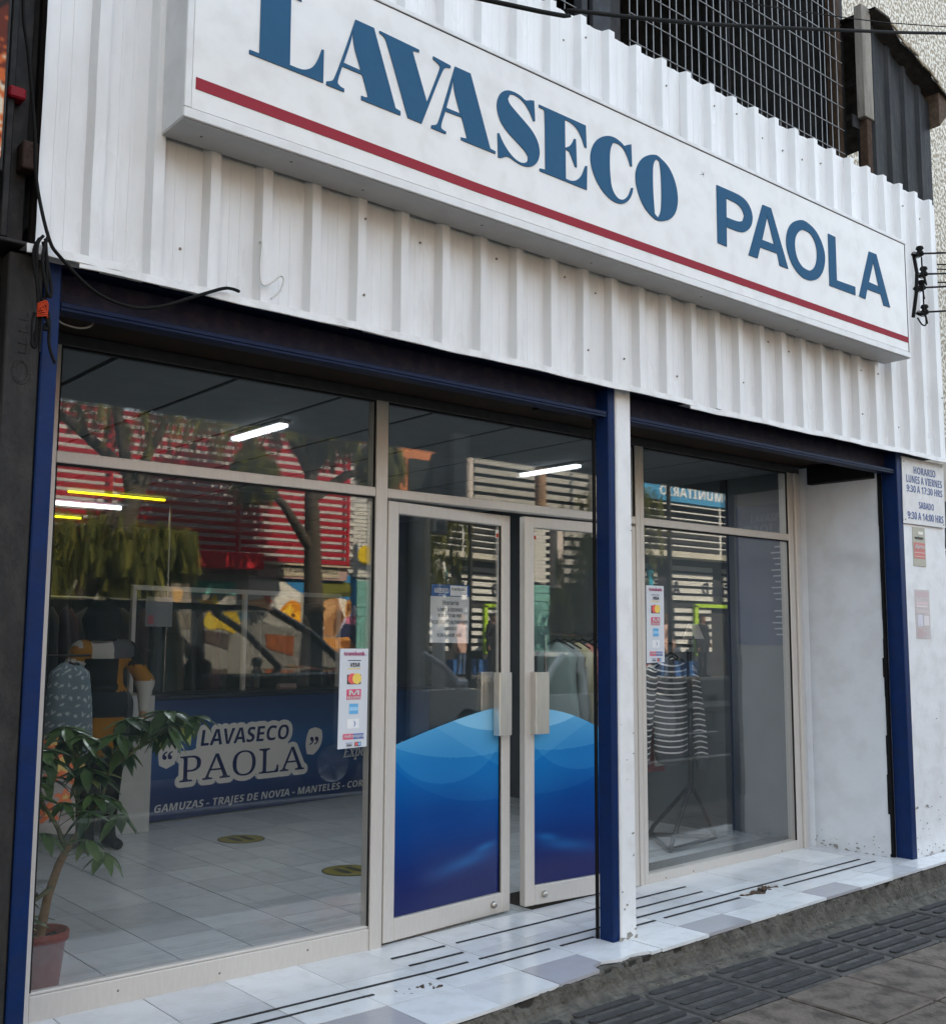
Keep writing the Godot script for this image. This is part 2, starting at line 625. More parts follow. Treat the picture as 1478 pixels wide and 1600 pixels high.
func entrance_step() -> void:
	var s := S()
	var out := PackedVector2Array([Vector2(-0.9, 0.4)])
	var xs := []
	for k in 60:
		xs.append(-0.9 + 7.0 * k / 59.0)
	for x in xs:
		out.append(Vector2(x, -edge_z(x) + 0.012))
	out.append(Vector2(6.1, 0.4))
	for piece in [[-1.0, 1.6], [1.6, 6.2]]:
		var cut := Geometry2D.intersect_polygons(out, PackedVector2Array([Vector2(piece[0], -2), Vector2(piece[1], -2), Vector2(piece[1], 0.4), Vector2(piece[0], 0.4)]))
		prism(s, cut[0], -0.35, -0.016, level((piece[0] + piece[1]) / 2))
	var base := structure("entrance_step", s, worn("mortar", lin(0.03, 0.028, 0.026), lin(0.05, 0.046, 0.042), lin(0.03, 0.03, 0.03), 0.5, 4.0, 0.95, 0.8))
	var whites := []
	for k in 4:
		var f: Array = [[0.70, 0.715, 0.73], [0.64, 0.65, 0.665], [0.37, 0.365, 0.39], [0.58, 0.59, 0.615]][k]
		var m := worn("glazed_tile_%d" % k, lin(f[0] * 0.95, f[1] * 0.95, f[2] * 0.95), lin(f[0] * 1.04, f[1] * 1.04, f[2] * 1.04), lin(0.16, 0.15, 0.14), 0.28, [1.1, 0.8, 1.4, 1.0][k], 0.16)
		m.normal_enabled = true
		m.normal_texture = relief_tex()
		m.normal_scale = 0.03
		whites.append(m)
	var holes := [
		poly([1262, -575, 1290, -548, 1335, -556, 1375, -562, 1420, -560, 1455, -600, 1400, -612, 1385, -650, 1330, -645, 1300, -668, 1275, -632, 1240, -610]),
		poly([3590, -520, 3660, -498, 3700, -515, 3760, -490, 3830, -480, 3880, -450, 3960, -478, 4000, -505, 3920, -535, 3860, -530, 3800, -560, 3745, -592, 3700, -560, 3640, -556]),
		poly([2120, -850, 2200, -830, 2290, -862, 2380, -846, 2470, -868, 2480, -980, 2080, -990])]
	var rows := [[-0.01, 0.344], [0.3484, 0.687], [0.6916, 1.2]]
	var front_rows := [0, 2, 0, 3, 2, 0, 1, 2, 0, 0, 2, 0, 0, 2, 0, 3, 0, 0, 1, 0, 0, 0]
	for r in 3:
		for k in range(-2, 17):
			var x0 := 0.102 + k * STEP + 0.0022
			var x1 := x0 + STEP - 0.0044
			if r < 2 and x0 > 5.1:
				continue
			x0 = maxf(x0, -0.27)
			if x1 - x0 < 0.02 or x0 > 5.72:
				continue
			x1 = minf(x1, 5.84)
			var z1: float = minf(rows[r][1], 9.0)
			var p := PackedVector2Array([Vector2(x0, -rows[r][0]), Vector2(x0, -z1), Vector2(x1, -z1), Vector2(x1, -rows[r][0])])
			if r == 2:
				var jag := rng.randf_range(-0.006, 0.004)
				p = PackedVector2Array([Vector2(x0, -rows[r][0]), Vector2(x0, -edge_z(x0) - jag), Vector2((x0 + x1) / 2, -edge_z((x0 + x1) / 2) - jag), Vector2(x1, -edge_z(x1) - jag), Vector2(x1, -rows[r][0])])
			var pieces := [p]
			for h in holes:
				var next := []
				for q in pieces:
					next.append_array(Geometry2D.clip_polygons(q, h))
				pieces = next
			s = S()
			for q in pieces:
				if not Geometry2D.is_polygon_clockwise(q) or pieces.size() == 1:
					prism(s, q, -0.014, rng.randf_range(-0.0008, 0.0008), level((x0 + x1) / 2))
			var tone: int = front_rows[k + 2] if r == 2 else [0, 0, 1, 0, 3, 0, 1][rng.randi() % 7]
			fin(s, "tile", whites[tone], base)
	var rubber := worn("anti_slip", lin(0.012, 0.013, 0.016), lin(0.03, 0.031, 0.035), lin(0.15, 0.15, 0.15), 0.25, 6.0, 0.8)
	for q in [[0.2, 1.52, 1.82], [0.2, 1.89, 3.55], [0.333, 1.52, 1.82], [0.333, 2.80, 3.53], [0.458, 0.3, 1.745], [0.458, 1.81, 4.93], [0.552, 0.62, 1.18], [0.552, 1.5, 2.15], [0.552, 2.22, 2.44], [0.552, 2.62, 2.88], [0.552, 2.95, 3.57], [0.552, 3.98, 4.95]]:
		s = S()
		var a := Vector3(q[1], floor_y(q[1]) + 0.0022, q[0])
		var b := Vector3(q[2], floor_y(q[2]) + 0.0022, q[0])
		if q[1] < 1.6 and q[2] > 1.6:
			var m := Vector3(1.6, 0.0022, q[0])
			for e in [[a, m], [m, b]]:
				box(s, (e[0] + e[1]) / 2, Vector3(e[0].distance_to(e[1]) + 0.0005, 0.0028, 0.0135), Basis(Vector3(0, 0, 1), atan2(e[1].y - e[0].y, e[1].x - e[0].x)))
		else:
			box(s, (a + b) / 2, Vector3(a.distance_to(b), 0.0028, 0.0135), Basis(Vector3(0, 0, 1), atan2(b.y - a.y, b.x - a.x)))
		fin(s, "anti_slip_strip", rubber, base)
	# torn screed showing in the two holes
	var earth := worn("torn_screed", lin(0.05, 0.035, 0.026), lin(0.13, 0.09, 0.065), lin(0.02, 0.015, 0.01), 0.8, 7.0, 0.95, 1.5)
	for q in [[1.36, 0.61, 0.09], [3.79, 0.525, 0.15]]:
		s = S()
		for k in 26:
			var u: float = rng.randf_range(-1.0, 1.0)
			var x: float = q[0] + u * q[2]
			var z: float = q[1] + rng.randf_range(-0.03, 0.03)
			var e := rng.randf_range(0.012, 0.035)
			box(s, Vector3(x, floor_y(x) - 0.014 + rng.randf() * 0.01, z), Vector3(e * 1.6, 0.008, e), Basis(Vector3(rng.randf_range(-0.3, 0.3), 1, rng.randf_range(-0.3, 0.3)).normalized(), rng.randf() * 6.0), 0.002)
		fin(s, "torn_screed", earth, base)


var shop: Node3D


func alu() -> StandardMaterial3D:
	if mats.has("anodised"):
		return mats["anodised"]
	var m := mat("anodised", Color.WHITE, 0.42, 0.2)
	m.albedo_texture = noise_tex(0.03, 5, 31, lin(0.585, 0.55, 0.51), lin(0.63, 0.60, 0.56), 0.5, 0.5)
	m.uv1_triplanar = true
	m.uv1_scale = Vector3(4, 0.6, 4)
	return m


func bar(a: Vector3, b: Vector3, called: String, m: Material, parent: Node = shop, bevel := 0.003) -> MeshInstance3D:
	var s := S()
	span(s, a, b, bevel)
	return fin(s, called, m, parent)


func ribs_at() -> Array:
	var r := []
	for k in 32:
		var x := -0.385 + k * 0.2165
		if x > 2.2:
			x = 2.188 + (k - 12) * 0.2045 + 0.02
		r.append(x)
	return r


func cladding_profile(u: float) -> float:    # u in metres from a rib's left foot
	if u < 0.0:
		return 0.0
	if u < 0.016:
		return 0.037 * u / 0.016
	if u < 0.056:
		return 0.037
	if u < 0.068:
		return 0.037 * (0.068 - u) / 0.012
	for c in [0.118, 0.162]:
		if absf(u - c) < 0.006:
			return 0.0014
	return 0.0


func cladding() -> void:
	var white := worn("painted_sheet", lin(0.64, 0.655, 0.675), lin(0.73, 0.74, 0.755), lin(0.36, 0.33, 0.29), 0.26, 0.7, 0.34, 0.10, 0.0, 0.28)
	white.roughness_texture = noise_tex(0.02, 4, 9, Color(0.7, 0.7, 0.7), Color.WHITE, 0.5, 0.4, 256)
	white.roughness = 0.36
	var nz := FastNoiseLite.new()
	nz.seed = 21
	nz.frequency = 1.0
	nz.fractal_octaves = 3
	var r := ribs_at()
	var xs := []
	for k in r.size() - 1:
		var w: float = r[k + 1] - r[k]
		for u in [0.0, 0.016, 0.0165, 0.0555, 0.056, 0.068, 0.0685, 0.111, 0.1125, 0.1235, 0.125, 0.155, 0.1565, 0.1675, 0.169, w - 0.012]:
			xs.append([r[k] + u, cladding_profile(u), k])
	var sheets := 8
	for sh in sheets:
		var s := S()
		s.set_smooth_group(-1)
		var col := []
		var rows := 16
		for i in xs.size():
			var k: int = xs[i][2]
			if k < sh * 4 or k > sh * 4 + 4 or (k == sh * 4 + 4 and xs[i][0] > r[k] + 0.08):
				continue
			var x: float = xs[i][0]
			if x < -0.345 or x > 5.85:
				continue
			var c := []
			for j in rows + 1:
				var f := float(j) / rows
				var y := lerpf(2.646, 4.492 + 0.008 * nz.get_noise_2d(x * 6.0, 3.0), f)
				var dent := nz.get_noise_2d(x * 2.2, y * 1.4) * 0.004 + nz.get_noise_2d(x * 7.0, y * 5.0) * 0.0012
				c.append(Vector3(x + nz.get_noise_2d(y * 1.5, sh * 9.0 + k) * 0.003, y, 0.682 + xs[i][1] + dent + (0.0015 if sh % 2 == 0 else 0.0)))
			col.append(c)
		for i in col.size() - 1:
			for j in rows:
				quad(s, col[i][j], col[i + 1][j], col[i + 1][j + 1], col[i][j + 1])
		var sheet := fin(s, "cladding_sheet", white, shop)
		s = S()
		for k in range(sh * 4, sh * 4 + 4):
			if k >= r.size() or r[k] < -0.3 or r[k] > 5.75:
				continue
			for y in [2.80, 3.12, 4.02, 4.36]:
				if rng.randf() < 0.28:
					var p := Vector3(r[k] + (0.048 if rng.randf() < 0.5 else 0.14), y + rng.randf_range(-0.03, 0.03), 0.684 + (0.03 if rng.randf() < 0.0 else 0.0))
					p.z = 0.685 + cladding_profile(p.x - r[k])
					lathe(s, [Vector2(0.0, 0.004), Vector2(0.004, 0.004), Vector2(0.0055, 0.001), Vector2(0.0055, -0.002)], 8, Transform3D(Basis(Vector3(1, 0, 0), PI / 2), p))
		var sc := fin(s, "screw", mat("old_screw", lin(0.25, 0.22, 0.19), 0.5, 0.6), sheet)
		sc.position = Vector3.ZERO
		sc.set_meta("kind", "stuff")


func flashing(x0: float, x1: float, y0: float, y1: float) -> void:
	var s := S()
	var n := int((x1 - x0) / 0.06) + 2
	var prof := [[0.0, 0.724], [-0.004, 0.742], [-0.034, 0.747], [-0.036, 0.744], [-0.008, 0.738], [-0.006, 0.66]]
	var g := []
	for i in n + 1:
		var f := float(i) / n
		var wob := sin(f * 23.0 + x0) * 0.0015 + sin(f * 61.0) * 0.0008
		var c := []
		for p in prof:
			c.append(Vector3(lerpf(x0, x1, f), lerpf(y0, y1, f) + p[0] + wob, p[1] + wob * 1.5))
		g.append(c)
	for i in n:
		for q in prof.size() - 1:
			quad(s, g[i][q], g[i][q + 1], g[i + 1][q + 1], g[i + 1][q])
	fin(s, "flashing", worn("flashing_paint", lin(0.60, 0.60, 0.60), lin(0.70, 0.70, 0.70), lin(0.2, 0.18, 0.16), 0.5, 1.5, 0.45), shop)


func channel(x0: float, x1: float) -> void:
	var navy := worn("navy_paint", lin(0.009, 0.009, 0.026), lin(0.016, 0.016, 0.040), lin(0.09, 0.09, 0.10), 0.32, 1.7, 0.55, 0.5)
	var deep := worn("navy_flange", lin(0.002, 0.007, 0.032), lin(0.004, 0.012, 0.045), lin(0.08, 0.09, 0.12), 0.0, 2.0, 0.5, 0.1)
	var b := bar(Vector3(x0, 2.505, 0.59), Vector3(x1, 2.668, 0.602), "beam", navy, shop, 0.002)
	var l := S()
	span(l, Vector3(x0, 2.494, 0.602), Vector3(x1, 2.505, 0.672), 0.002)
	span(l, Vector3(x0, 2.505, 0.660), Vector3(x1, 2.524, 0.6725), 0.003)
	span(l, Vector3(x0, 2.640, 0.6025), Vector3(x1, 2.652, 0.672), 0.002)
	var f := fin(l, "flange", deep, b)
	f.position = Vector3.ZERO


func pane(x0: float, y0: float, x1: float, y1: float, parent: Node = shop, z := 0.0) -> void:
	var s := S()
	span(s, Vector3(x0, y0, z - 0.001), Vector3(x1, y1, z + 0.003))
	span(s, Vector3(x0, y0, z - 0.018), Vector3(x1, y1, z - 0.014))
	fin(s, "pane", glass("window_glass", 0.03, Color(0.30, 0.36, 0.36)), parent)


func vinyl_picture(flip: bool) -> ImageTexture:
	var w := 192
	var h := 256
	var im := Image.create(w, h, false, Image.FORMAT_RGB8)
	for j in h:
		for i in w:
			var u := (i + 0.5) / w
			if flip:
				u = 1.0 - u
			var v := (j + 0.5) / h
			var top := Color(0.25, 0.58, 0.79)
			var c := top.lerp(Color(0.0, 0.38, 0.67), smoothstep(0.03, 0.30, v)).lerp(Color(0.0, 0.25, 0.53), smoothstep(0.28, 0.58, v)).lerp(Color(0.055, 0.11, 0.35), smoothstep(0.55, 0.95, v))
			var right := smoothstep(0.5, 0.95, u) * (1.0 - smoothstep(0.3, 0.75, v))
			c = c.lerp(Color(0.05, 0.47, 0.74), right * 0.35)
			for q in [[0.72, -0.62, 0.88, 0.20], [0.49, 0.094, 0.29, 0.13], [0.9, -0.10, 0.60, 0.07], [1.0, -0.35, 0.48, 0.62]]:
				var d := Vector2((u - q[0]) * 0.53, v - q[1]).length()
				if d < q[2]:
					c = c.lerp(Color(0.62, 0.84, 0.95), q[3] * (0.45 + 0.55 * smoothstep(q[2] - 0.3, q[2], d)))
			if u - 0.30 > (v - 0.06) * 2.6 and v < 0.32:
				c = c.lerp(Color(0.75, 0.9, 0.97), 0.10)
			for q in [[0.70, 0.80, 0.22, 0.035, 0.34], [0.86, 0.745, 0.10, 0.02, 0.38], [0.45, 0.83, 0.18, 0.04, 0.14]]:
				var e := Vector2((u - q[0]) / q[2], (v - q[1] + (u - q[0]) * 0.10) / q[3]).length()
				c = c.lerp(Color(0.18, 0.62, 0.85), exp(-e * e) * q[4])
			im.set_pixel(i, j, c)
	return ImageTexture.create_from_image(im)


func door_leaf(hinge: Vector3, turn: float, dir: float, width: float, label: String) -> void:
	var d := Node3D.new()
	d.name = "door"
	shop.add_child(d, true)
	d.position = hinge - shop.get_meta("base")
	d.rotation.y = turn
	d.set_meta("label", label)
	var a := alu()
	var edge := func(x: float) -> float: return x * dir
	var y0 := 0.014 + floor_y(hinge.x) * 0.6
	var y1 := 2.072
	var st := 0.066
	for q in [[0.0, st], [width - st, width]]:
		bar(Vector3(q[0] * dir, y0, -0.024), Vector3(q[1] * dir, y1, 0.022), "stile", a, d)
	bar(Vector3((st + 0.0005) * dir, y1 - 0.058, -0.023), Vector3((width - st - 0.0005) * dir, y1, 0.021), "top_rail", a, d)
	bar(Vector3((st + 0.0005) * dir, y0, -0.023), Vector3((width - st - 0.0005) * dir, y0 + 0.098, 0.021), "bottom_rail", a, d)
	var rub := S()
	for q in [[st, st + 0.006], [width - st - 0.006, width - st]]:
		span(rub, Vector3(q[0] * dir, y0 + 0.1, 0.004), Vector3(q[1] * dir, y1 - 0.06, 0.012))
	fin(rub, "gasket", mat("gasket", lin(0.02, 0.02, 0.02), 0.8), d)
	var x0 := st * dir
	var x1 := (width - st) * dir
	pane(minf(x0, x1), y0 + 0.096, maxf(x0, x1), y1 - 0.056, d)
	# printed film over the lower half of the glass
	var s := S()
	var n := 24
	var ya := y0 + 0.1
	for i in n:
		var pts := []
		for k in [i, i + 1]:
			var u := float(k) / n
			var top := lerpf(0.905, 1.058, lerpf(u, sin(u * PI / 2.0), 0.4))
			if dir < 0.0:
				top = 0.78 + 0.262 * cos((1.0 - u) * 1.45)
			pts.append([lerpf(x0, x1, u), top, u])
		if dir < 0.0:
			pts.reverse()
		var c := []
		for p in pts:
			c.append([Vector3(p[0], ya, 0.0045), Vector2(p[2], 1.0)])
			c.append([Vector3(p[0], p[1], 0.0045), Vector2(p[2], 1.0 - (p[1] - ya) / (1.06 - ya))])
		for t in [[0, 1, 3], [0, 3, 2]]:
			for e in t:
				s.set_uv(c[e][1])
				s.add_vertex(c[e][0])
	var fm := mat("vinyl_film_%d" % int(dir), Color.WHITE, 0.22)
	fm.albedo_texture = vinyl_picture(false)
	fm.texture_repeat = false
	var film := fin(s, "vinyl_film", fm, d)
	film.set_meta("label", "blue wave print")
	# pull plate, lock, corner sticker
	var steel := worn("brushed_plate", lin(0.55, 0.53, 0.50), lin(0.68, 0.66, 0.62), Color.BLACK, 0.0, 3.0, 0.34, 0.0, 0.7, 0.3)
	s = S()
	var hx := (width - 0.085) * dir
	box(s, Vector3(hx, 1.075, 0.066), Vector3(0.092, 0.325, 0.006), Basis.IDENTITY, 0.002)
	box(s, Vector3(hx - 0.043, 1.075, 0.0425), Vector3(0.005, 0.325, 0.041), Basis.IDENTITY, 0.001)
	box(s, Vector3(hx, 1.075, -0.066), Vector3(0.092, 0.325, 0.006), Basis.IDENTITY, 0.002)
	for y in [0.95, 1.2]:
		box(s, Vector3(hx, y, 0.043), Vector3(0.03, 0.03, 0.042))
		box(s, Vector3(hx, y, -0.043), Vector3(0.03, 0.03, 0.038))
	fin(s, "handle", steel, d)
	s = S()
	var turn_out := Transform3D(Basis(Vector3(1, 0, 0), PI / 2), Vector3((width - 0.13) * dir, y0 + 0.05, 0.021))
	lathe(s, [Vector2(0.0, 0.02), Vector2(0.010, 0.02), Vector2(0.0165, 0.012), Vector2(0.019, 0.004), Vector2(0.019, 0.0)], 16, turn_out)
	box(s, Vector3((width - 0.13) * dir, y0 + 0.05, 0.041), Vector3(0.003, 0.011, 0.003))
	fin(s, "lock", mat("lock_metal", lin(0.5, 0.48, 0.44), 0.3, 0.9), d)
	patches(d, "corner_sticker", [[0.0, 0.0, 0.028, 0.045, Color(0.75, 0.72, 0.68)], [0.004, 0.004, 0.020, 0.022, Color(0.45, 0.08, 0.04)]], Transform3D(Basis.IDENTITY, Vector3((width - st - 0.034) * dir - (0.03 if dir < 0 else 0.0), y1 - 0.125, 0.0036)))


func shop_front() -> void:
	shop = thing("shop_building", "white corrugated dry cleaner shop with glazed front, navy posts and two aluminium doors", "shop", Vector3(2.7, 0, 0))
	var a := alu()
	var plaster := worn("white_plaster", lin(0.745, 0.758, 0.77), lin(0.76, 0.772, 0.785), lin(0.30, 0.28, 0.25), 0.10, 0.9, 0.6, 0.10)
	var blue := worn("blue_post_paint", lin(0.002, 0.014, 0.070), lin(0.004, 0.022, 0.098), lin(0.02, 0.03, 0.05), 0.3, 1.3, 0.5, 0.12)
	var black := mat("black_gap", lin(0.006, 0.006, 0.007), 0.6)
	cladding()
	flashing(-0.36, -0.02, 2.678, 2.682)
	flashing(-0.19, 3.07, 2.664, 2.658)
	flashing(2.99, 5.87, 2.640, 2.655)
	channel(-0.22, 2.434)
	channel(2.605, 5.165)
	# left post, centre pillar, right post
	bar(Vector3(-0.278, -0.1, 0.0), Vector3(-0.224, 2.655, 0.68), "post", blue, shop, 0.004)
	bar(Vector3(2.486, -0.05, 0.565), Vector3(2.594, 2.66, 0.686), "pillar", plaster, shop, 0.006)
	var ch := S()
	span(ch, Vector3(2.448, -0.05, 0.585), Vector3(2.485, 2.66, 0.592))
	span(ch, Vector3(2.440, -0.05, 0.592), Vector3(2.449, 2.66, 0.676), 0.002)
	span(ch, Vector3(2.449, -0.05, 0.668), Vector3(2.485, 2.66, 0.677), 0.002)
	fin(ch, "post", blue, shop)
	bar(Vector3(2.434, -0.05, 0.567), Vector3(2.4475, 2.66, 0.5845), "shadow_gap", black)
	bar(Vector3(5.164, -0.05, 0.5755), Vector3(5.226, 2.655, 0.685), "post", blue, shop, 0.004)
	for k in 22:
		var yy := -0.05 + k * 0.123
		bar(Vector3(5.138, yy, 0.560 - 0.014 * rng.randf() * (1.0 if k < 12 else 0.2)), Vector3(5.1635, yy + 0.1235, 0.5765), "shadow_gap", black, shop, 0.0)
	bar(Vector3(5.068, 2.475, 0.08), Vector3(5.150, 2.603, 0.54), "dark_block", black)
	# plastered pier and reveal at the right
	var s := S()
	var jag := PackedVector2Array([Vector2(5.07, 0.02), Vector2(5.07, -0.02)])
	prism(s, PackedVector2Array([Vector2(5.073, 0.06), Vector2(5.120, -0.03), Vector2(5.146, -0.574), Vector2(5.228, -0.574), Vector2(5.228, 0.06)]), -0.05, 2.60, Transform3D(Basis(Vector3(1, 0, 0), Vector3(0, 0, -1), Vector3(0, 1, 0)), Vector3.ZERO))
	fin(s, "reveal_wall", worn("reveal_plaster", lin(0.675, 0.70, 0.735), lin(0.69, 0.715, 0.75), lin(0.34, 0.33, 0.32), 0.10, 0.6, 0.55, 0.10), shop)
	s = S()
	var nz := FastNoiseLite.new()
	nz.seed = 5
	nz.frequency = 4.0
	var col := []
	for i in 40:
		var y := -0.1 + 2.72 * i / 39.0
		col.append([Vector3(5.2285, y, 0.679 + nz.get_noise_1d(y) * 0.003), Vector3(5.79 + nz.get_noise_1d(y * 2 + 9) * 0.006, y, 0.676 + nz.get_noise_1d(y + 40) * 0.004), Vector3(5.795, y, 0.1)])
	s.set_smooth_group(-1)
	for i in 39:
		for k in 2:
			quad(s, col[i][k], col[i][k + 1], col[i + 1][k + 1], col[i + 1][k])
	fin(s, "pier", plaster, shop)
	# soffit and header behind the beams
	bar(Vector3(-0.22, 2.606, -0.05), Vector3(5.06, 2.635, 0.588), "soffit", worn("brown_board", lin(0.022, 0.014, 0.008), lin(0.034, 0.021, 0.012), lin(0.02, 0.012, 0.008), 0.5, 1.2, 0.8), shop)
	for q in [[2.36, 0.28], [3.0, 0.34]]:
		bar(Vector3(q[0], 2.59, q[1] - 0.06), Vector3(q[0] + 0.22, 2.605, q[1] + 0.05), "patch_board", mat("dark_board", lin(0.012, 0.01, 0.01), 0.8))
	# aluminium frames
	bar(Vector3(-0.222, 2.556, -0.05), Vector3(5.07, 2.605, 0.02), "top_rail", worn("grey_header", lin(0.06, 0.06, 0.06), lin(0.09, 0.09, 0.09), Color.BLACK, 0.0, 2.0, 0.5), shop)
	bar(Vector3(-0.05, -0.02, -0.05), Vector3(0.012, 2.5555, 0.02), "stile", a)
	bar(Vector3(1.523, -0.005, -0.055), Vector3(1.590, 2.5555, 0.024), "mullion", a)
	bar(Vector3(0.0125, -0.02, -0.045), Vector3(1.5225, 0.092, 0.018), "bottom_rail", a)
	bar(Vector3(0.0125, 0.0925, -0.02), Vector3(1.5225, 0.104, 0.012), "glazing_bead", a)
	bar(Vector3(0.0125, 2.086, -0.045), Vector3(1.5225, 2.131, 0.02), "transom", a)
	bar(Vector3(1.5905, 2.086, -0.045), Vector3(3.377, 2.131, 0.02), "transom", a)
	bar(Vector3(3.378, -0.005, -0.055), Vector3(3.413, 2.5555, 0.022), "stile", a)
	bar(Vector3(3.417, -0.005, -0.055), Vector3(3.452, 2.5555, 0.02), "stile", a)
	bar(Vector3(3.4525, 2.086, -0.045), Vector3(4.929, 2.131, 0.02), "transom", a)
	bar(Vector3(4.9295, -0.005, -0.055), Vector3(4.985, 2.5555, 0.02), "stile", a)
	bar(Vector3(4.989, -0.005, -0.055), Vector3(5.022, 2.5555, 0.035), "stile", a)
	bar(Vector3(5.026, -0.005, -0.055), Vector3(5.072, 2.5555, 0.02), "stile", worn("white_frame", lin(0.5, 0.5, 0.5), lin(0.58, 0.58, 0.58), Color.BLACK, 0.0, 2.0, 0.5))
	s = S()
	prism(s, PackedVector2Array([Vector2(3.4525, -0.02), Vector2(4.929, 0.0), Vector2(4.929, 0.108), Vector2(3.4525, 0.078)]), -0.045, 0.018)
	fin(s, "bottom_rail", a, shop)
	# rubber lines round the panes
	s = S()
	for q in [[0.0125, 0.104, 1.5225, 2.0855], [0.0125, 2.1315, 1.5225, 2.5555], [1.5905, 2.1315, 3.377, 2.5555], [3.4525, 0.1, 4.929, 2.0855], [3.4525, 2.1315, 4.929, 2.5555]]:
		span(s, Vector3(q[0], q[1], 0.004), Vector3(q[0] + 0.007, q[3], 0.013))
		span(s, Vector3(q[2] - 0.007, q[1], 0.004), Vector3(q[2], q[3], 0.013))
		span(s, Vector3(q[0] + 0.007, q[3] - 0.008, 0.004), Vector3(q[2] - 0.007, q[3], 0.013))
	fin(s, "gasket", mat("gasket", lin(0.02, 0.02, 0.02), 0.8), shop)
	pane(0.013, 0.1, 1.522, 2.086)
	pane(0.013, 2.131, 1.522, 2.556)
	pane(1.591, 2.131, 3.377, 2.556)
	pane(3.453, 0.085, 4.929, 2.086)
	pane(3.453, 2.131, 4.929, 2.556)
	door_leaf(Vector3(1.598, 0, 0), deg_to_rad(6.5), 1.0, 0.88, "left door, standing slightly open inwards")
	door_leaf(Vector3(3.372, 0, 0), deg_to_rad(-3.2), -1.0, 0.84, "right door, partly hidden by the pillar")
	# screw heads in the rails
	s = S()
	for q in [[0.35, 0.05], [0.78, 0.035], [1.2, 0.055], [3.6, 0.045], [3.85, 0.05], [4.75, 0.06]]:
		lathe(s, [Vector2(0, 0.003), Vector2(0.004, 0.0025), Vector2(0.005, 0.0)], 8, Transform3D(Basis(Vector3(1, 0, 0), PI / 2), Vector3(q[0], q[1], 0.018)))
	fin(s, "screw", mat("old_screw", lin(0.25, 0.22, 0.19), 0.5, 0.6), shop).set_meta("kind", "stuff")
	# flaked and scuffed paint low on the pier, the pillar and the reveal
	chips(Transform3D(Basis.IDENTITY, Vector3(5.235, 0.05, 0.6845)), 0.54, 0.30, 46)
	chips(Transform3D(Basis.IDENTITY, Vector3(5.235, 0.35, 0.6845)), 0.54, 2.2, 16)
	chips(Transform3D(Basis.IDENTITY, Vector3(2.488, 0.02, 0.6866)), 0.102, 0.22, 16)
	chips(Transform3D(Basis.IDENTITY, Vector3(2.488, 0.3, 0.6866)), 0.102, 2.2, 9)
	chips(Transform3D(Basis(Vector3(0, 0, 1), Vector3(0, 1, 0), Vector3(-1, 0, 0)), Vector3(5.1185, 0.05, 0.03)), 0.5, 0.16, 34)
	# body of the building: side walls, slab above the shop
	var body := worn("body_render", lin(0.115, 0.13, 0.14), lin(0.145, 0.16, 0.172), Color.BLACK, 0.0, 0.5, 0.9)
	bar(Vector3(-0.30, 2.80, -7.4), Vector3(5.80, 3.0, 0.60), "roof_slab", body)
	bar(Vector3(-0.34, -0.4, -7.4), Vector3(-0.06, 2.798, -0.052), "side_wall", body)
	bar(Vector3(5.28, -0.4, -7.4), Vector3(5.60, 2.798, 0.098), "side_wall", body)
	bar(Vector3(-0.34, -0.4, -7.6), Vector3(5.60, 3.0, -7.402), "rear_wall", body)
	bar(Vector3(-0.05, 2.607, -0.12), Vector3(5.27, 2.798, -0.055), "header", body)
	bar(Vector3(-0.22, 2.672, 0.5), Vector3(5.84, 2.798, 0.585), "header", body)
	bar(Vector3(-0.32, 2.669, 0.606), Vector3(5.80, 4.46, 0.640), "backing_board", mat("dark_board", lin(0.012, 0.01, 0.01), 0.8))


func chips(x: Transform3D, w: float, h: float, n: int) -> void:
	var s := S()
	for k in n:
		var c := Vector2(rng.randf() * w, pow(rng.randf(), 2.2) * h)
		var r := rng.randf_range(0.002, 0.009) * (1.6 if c.y < 0.04 else 0.8)
		var p := PackedVector2Array()
		for q in 7:
			p.append(c + Vector2.from_angle(TAU * q / 7.0) * r * rng.randf_range(0.5, 1.2) * Vector2(1.5, 0.8))
		flat_poly(s, p, k * 0.00001, x)
	fin(s, "paint_chips", worn("bare_render", lin(0.20, 0.19, 0.175), lin(0.33, 0.315, 0.29), Color.BLACK, 0.0, 6.0, 0.9), shop).set_meta("kind", "stuff")


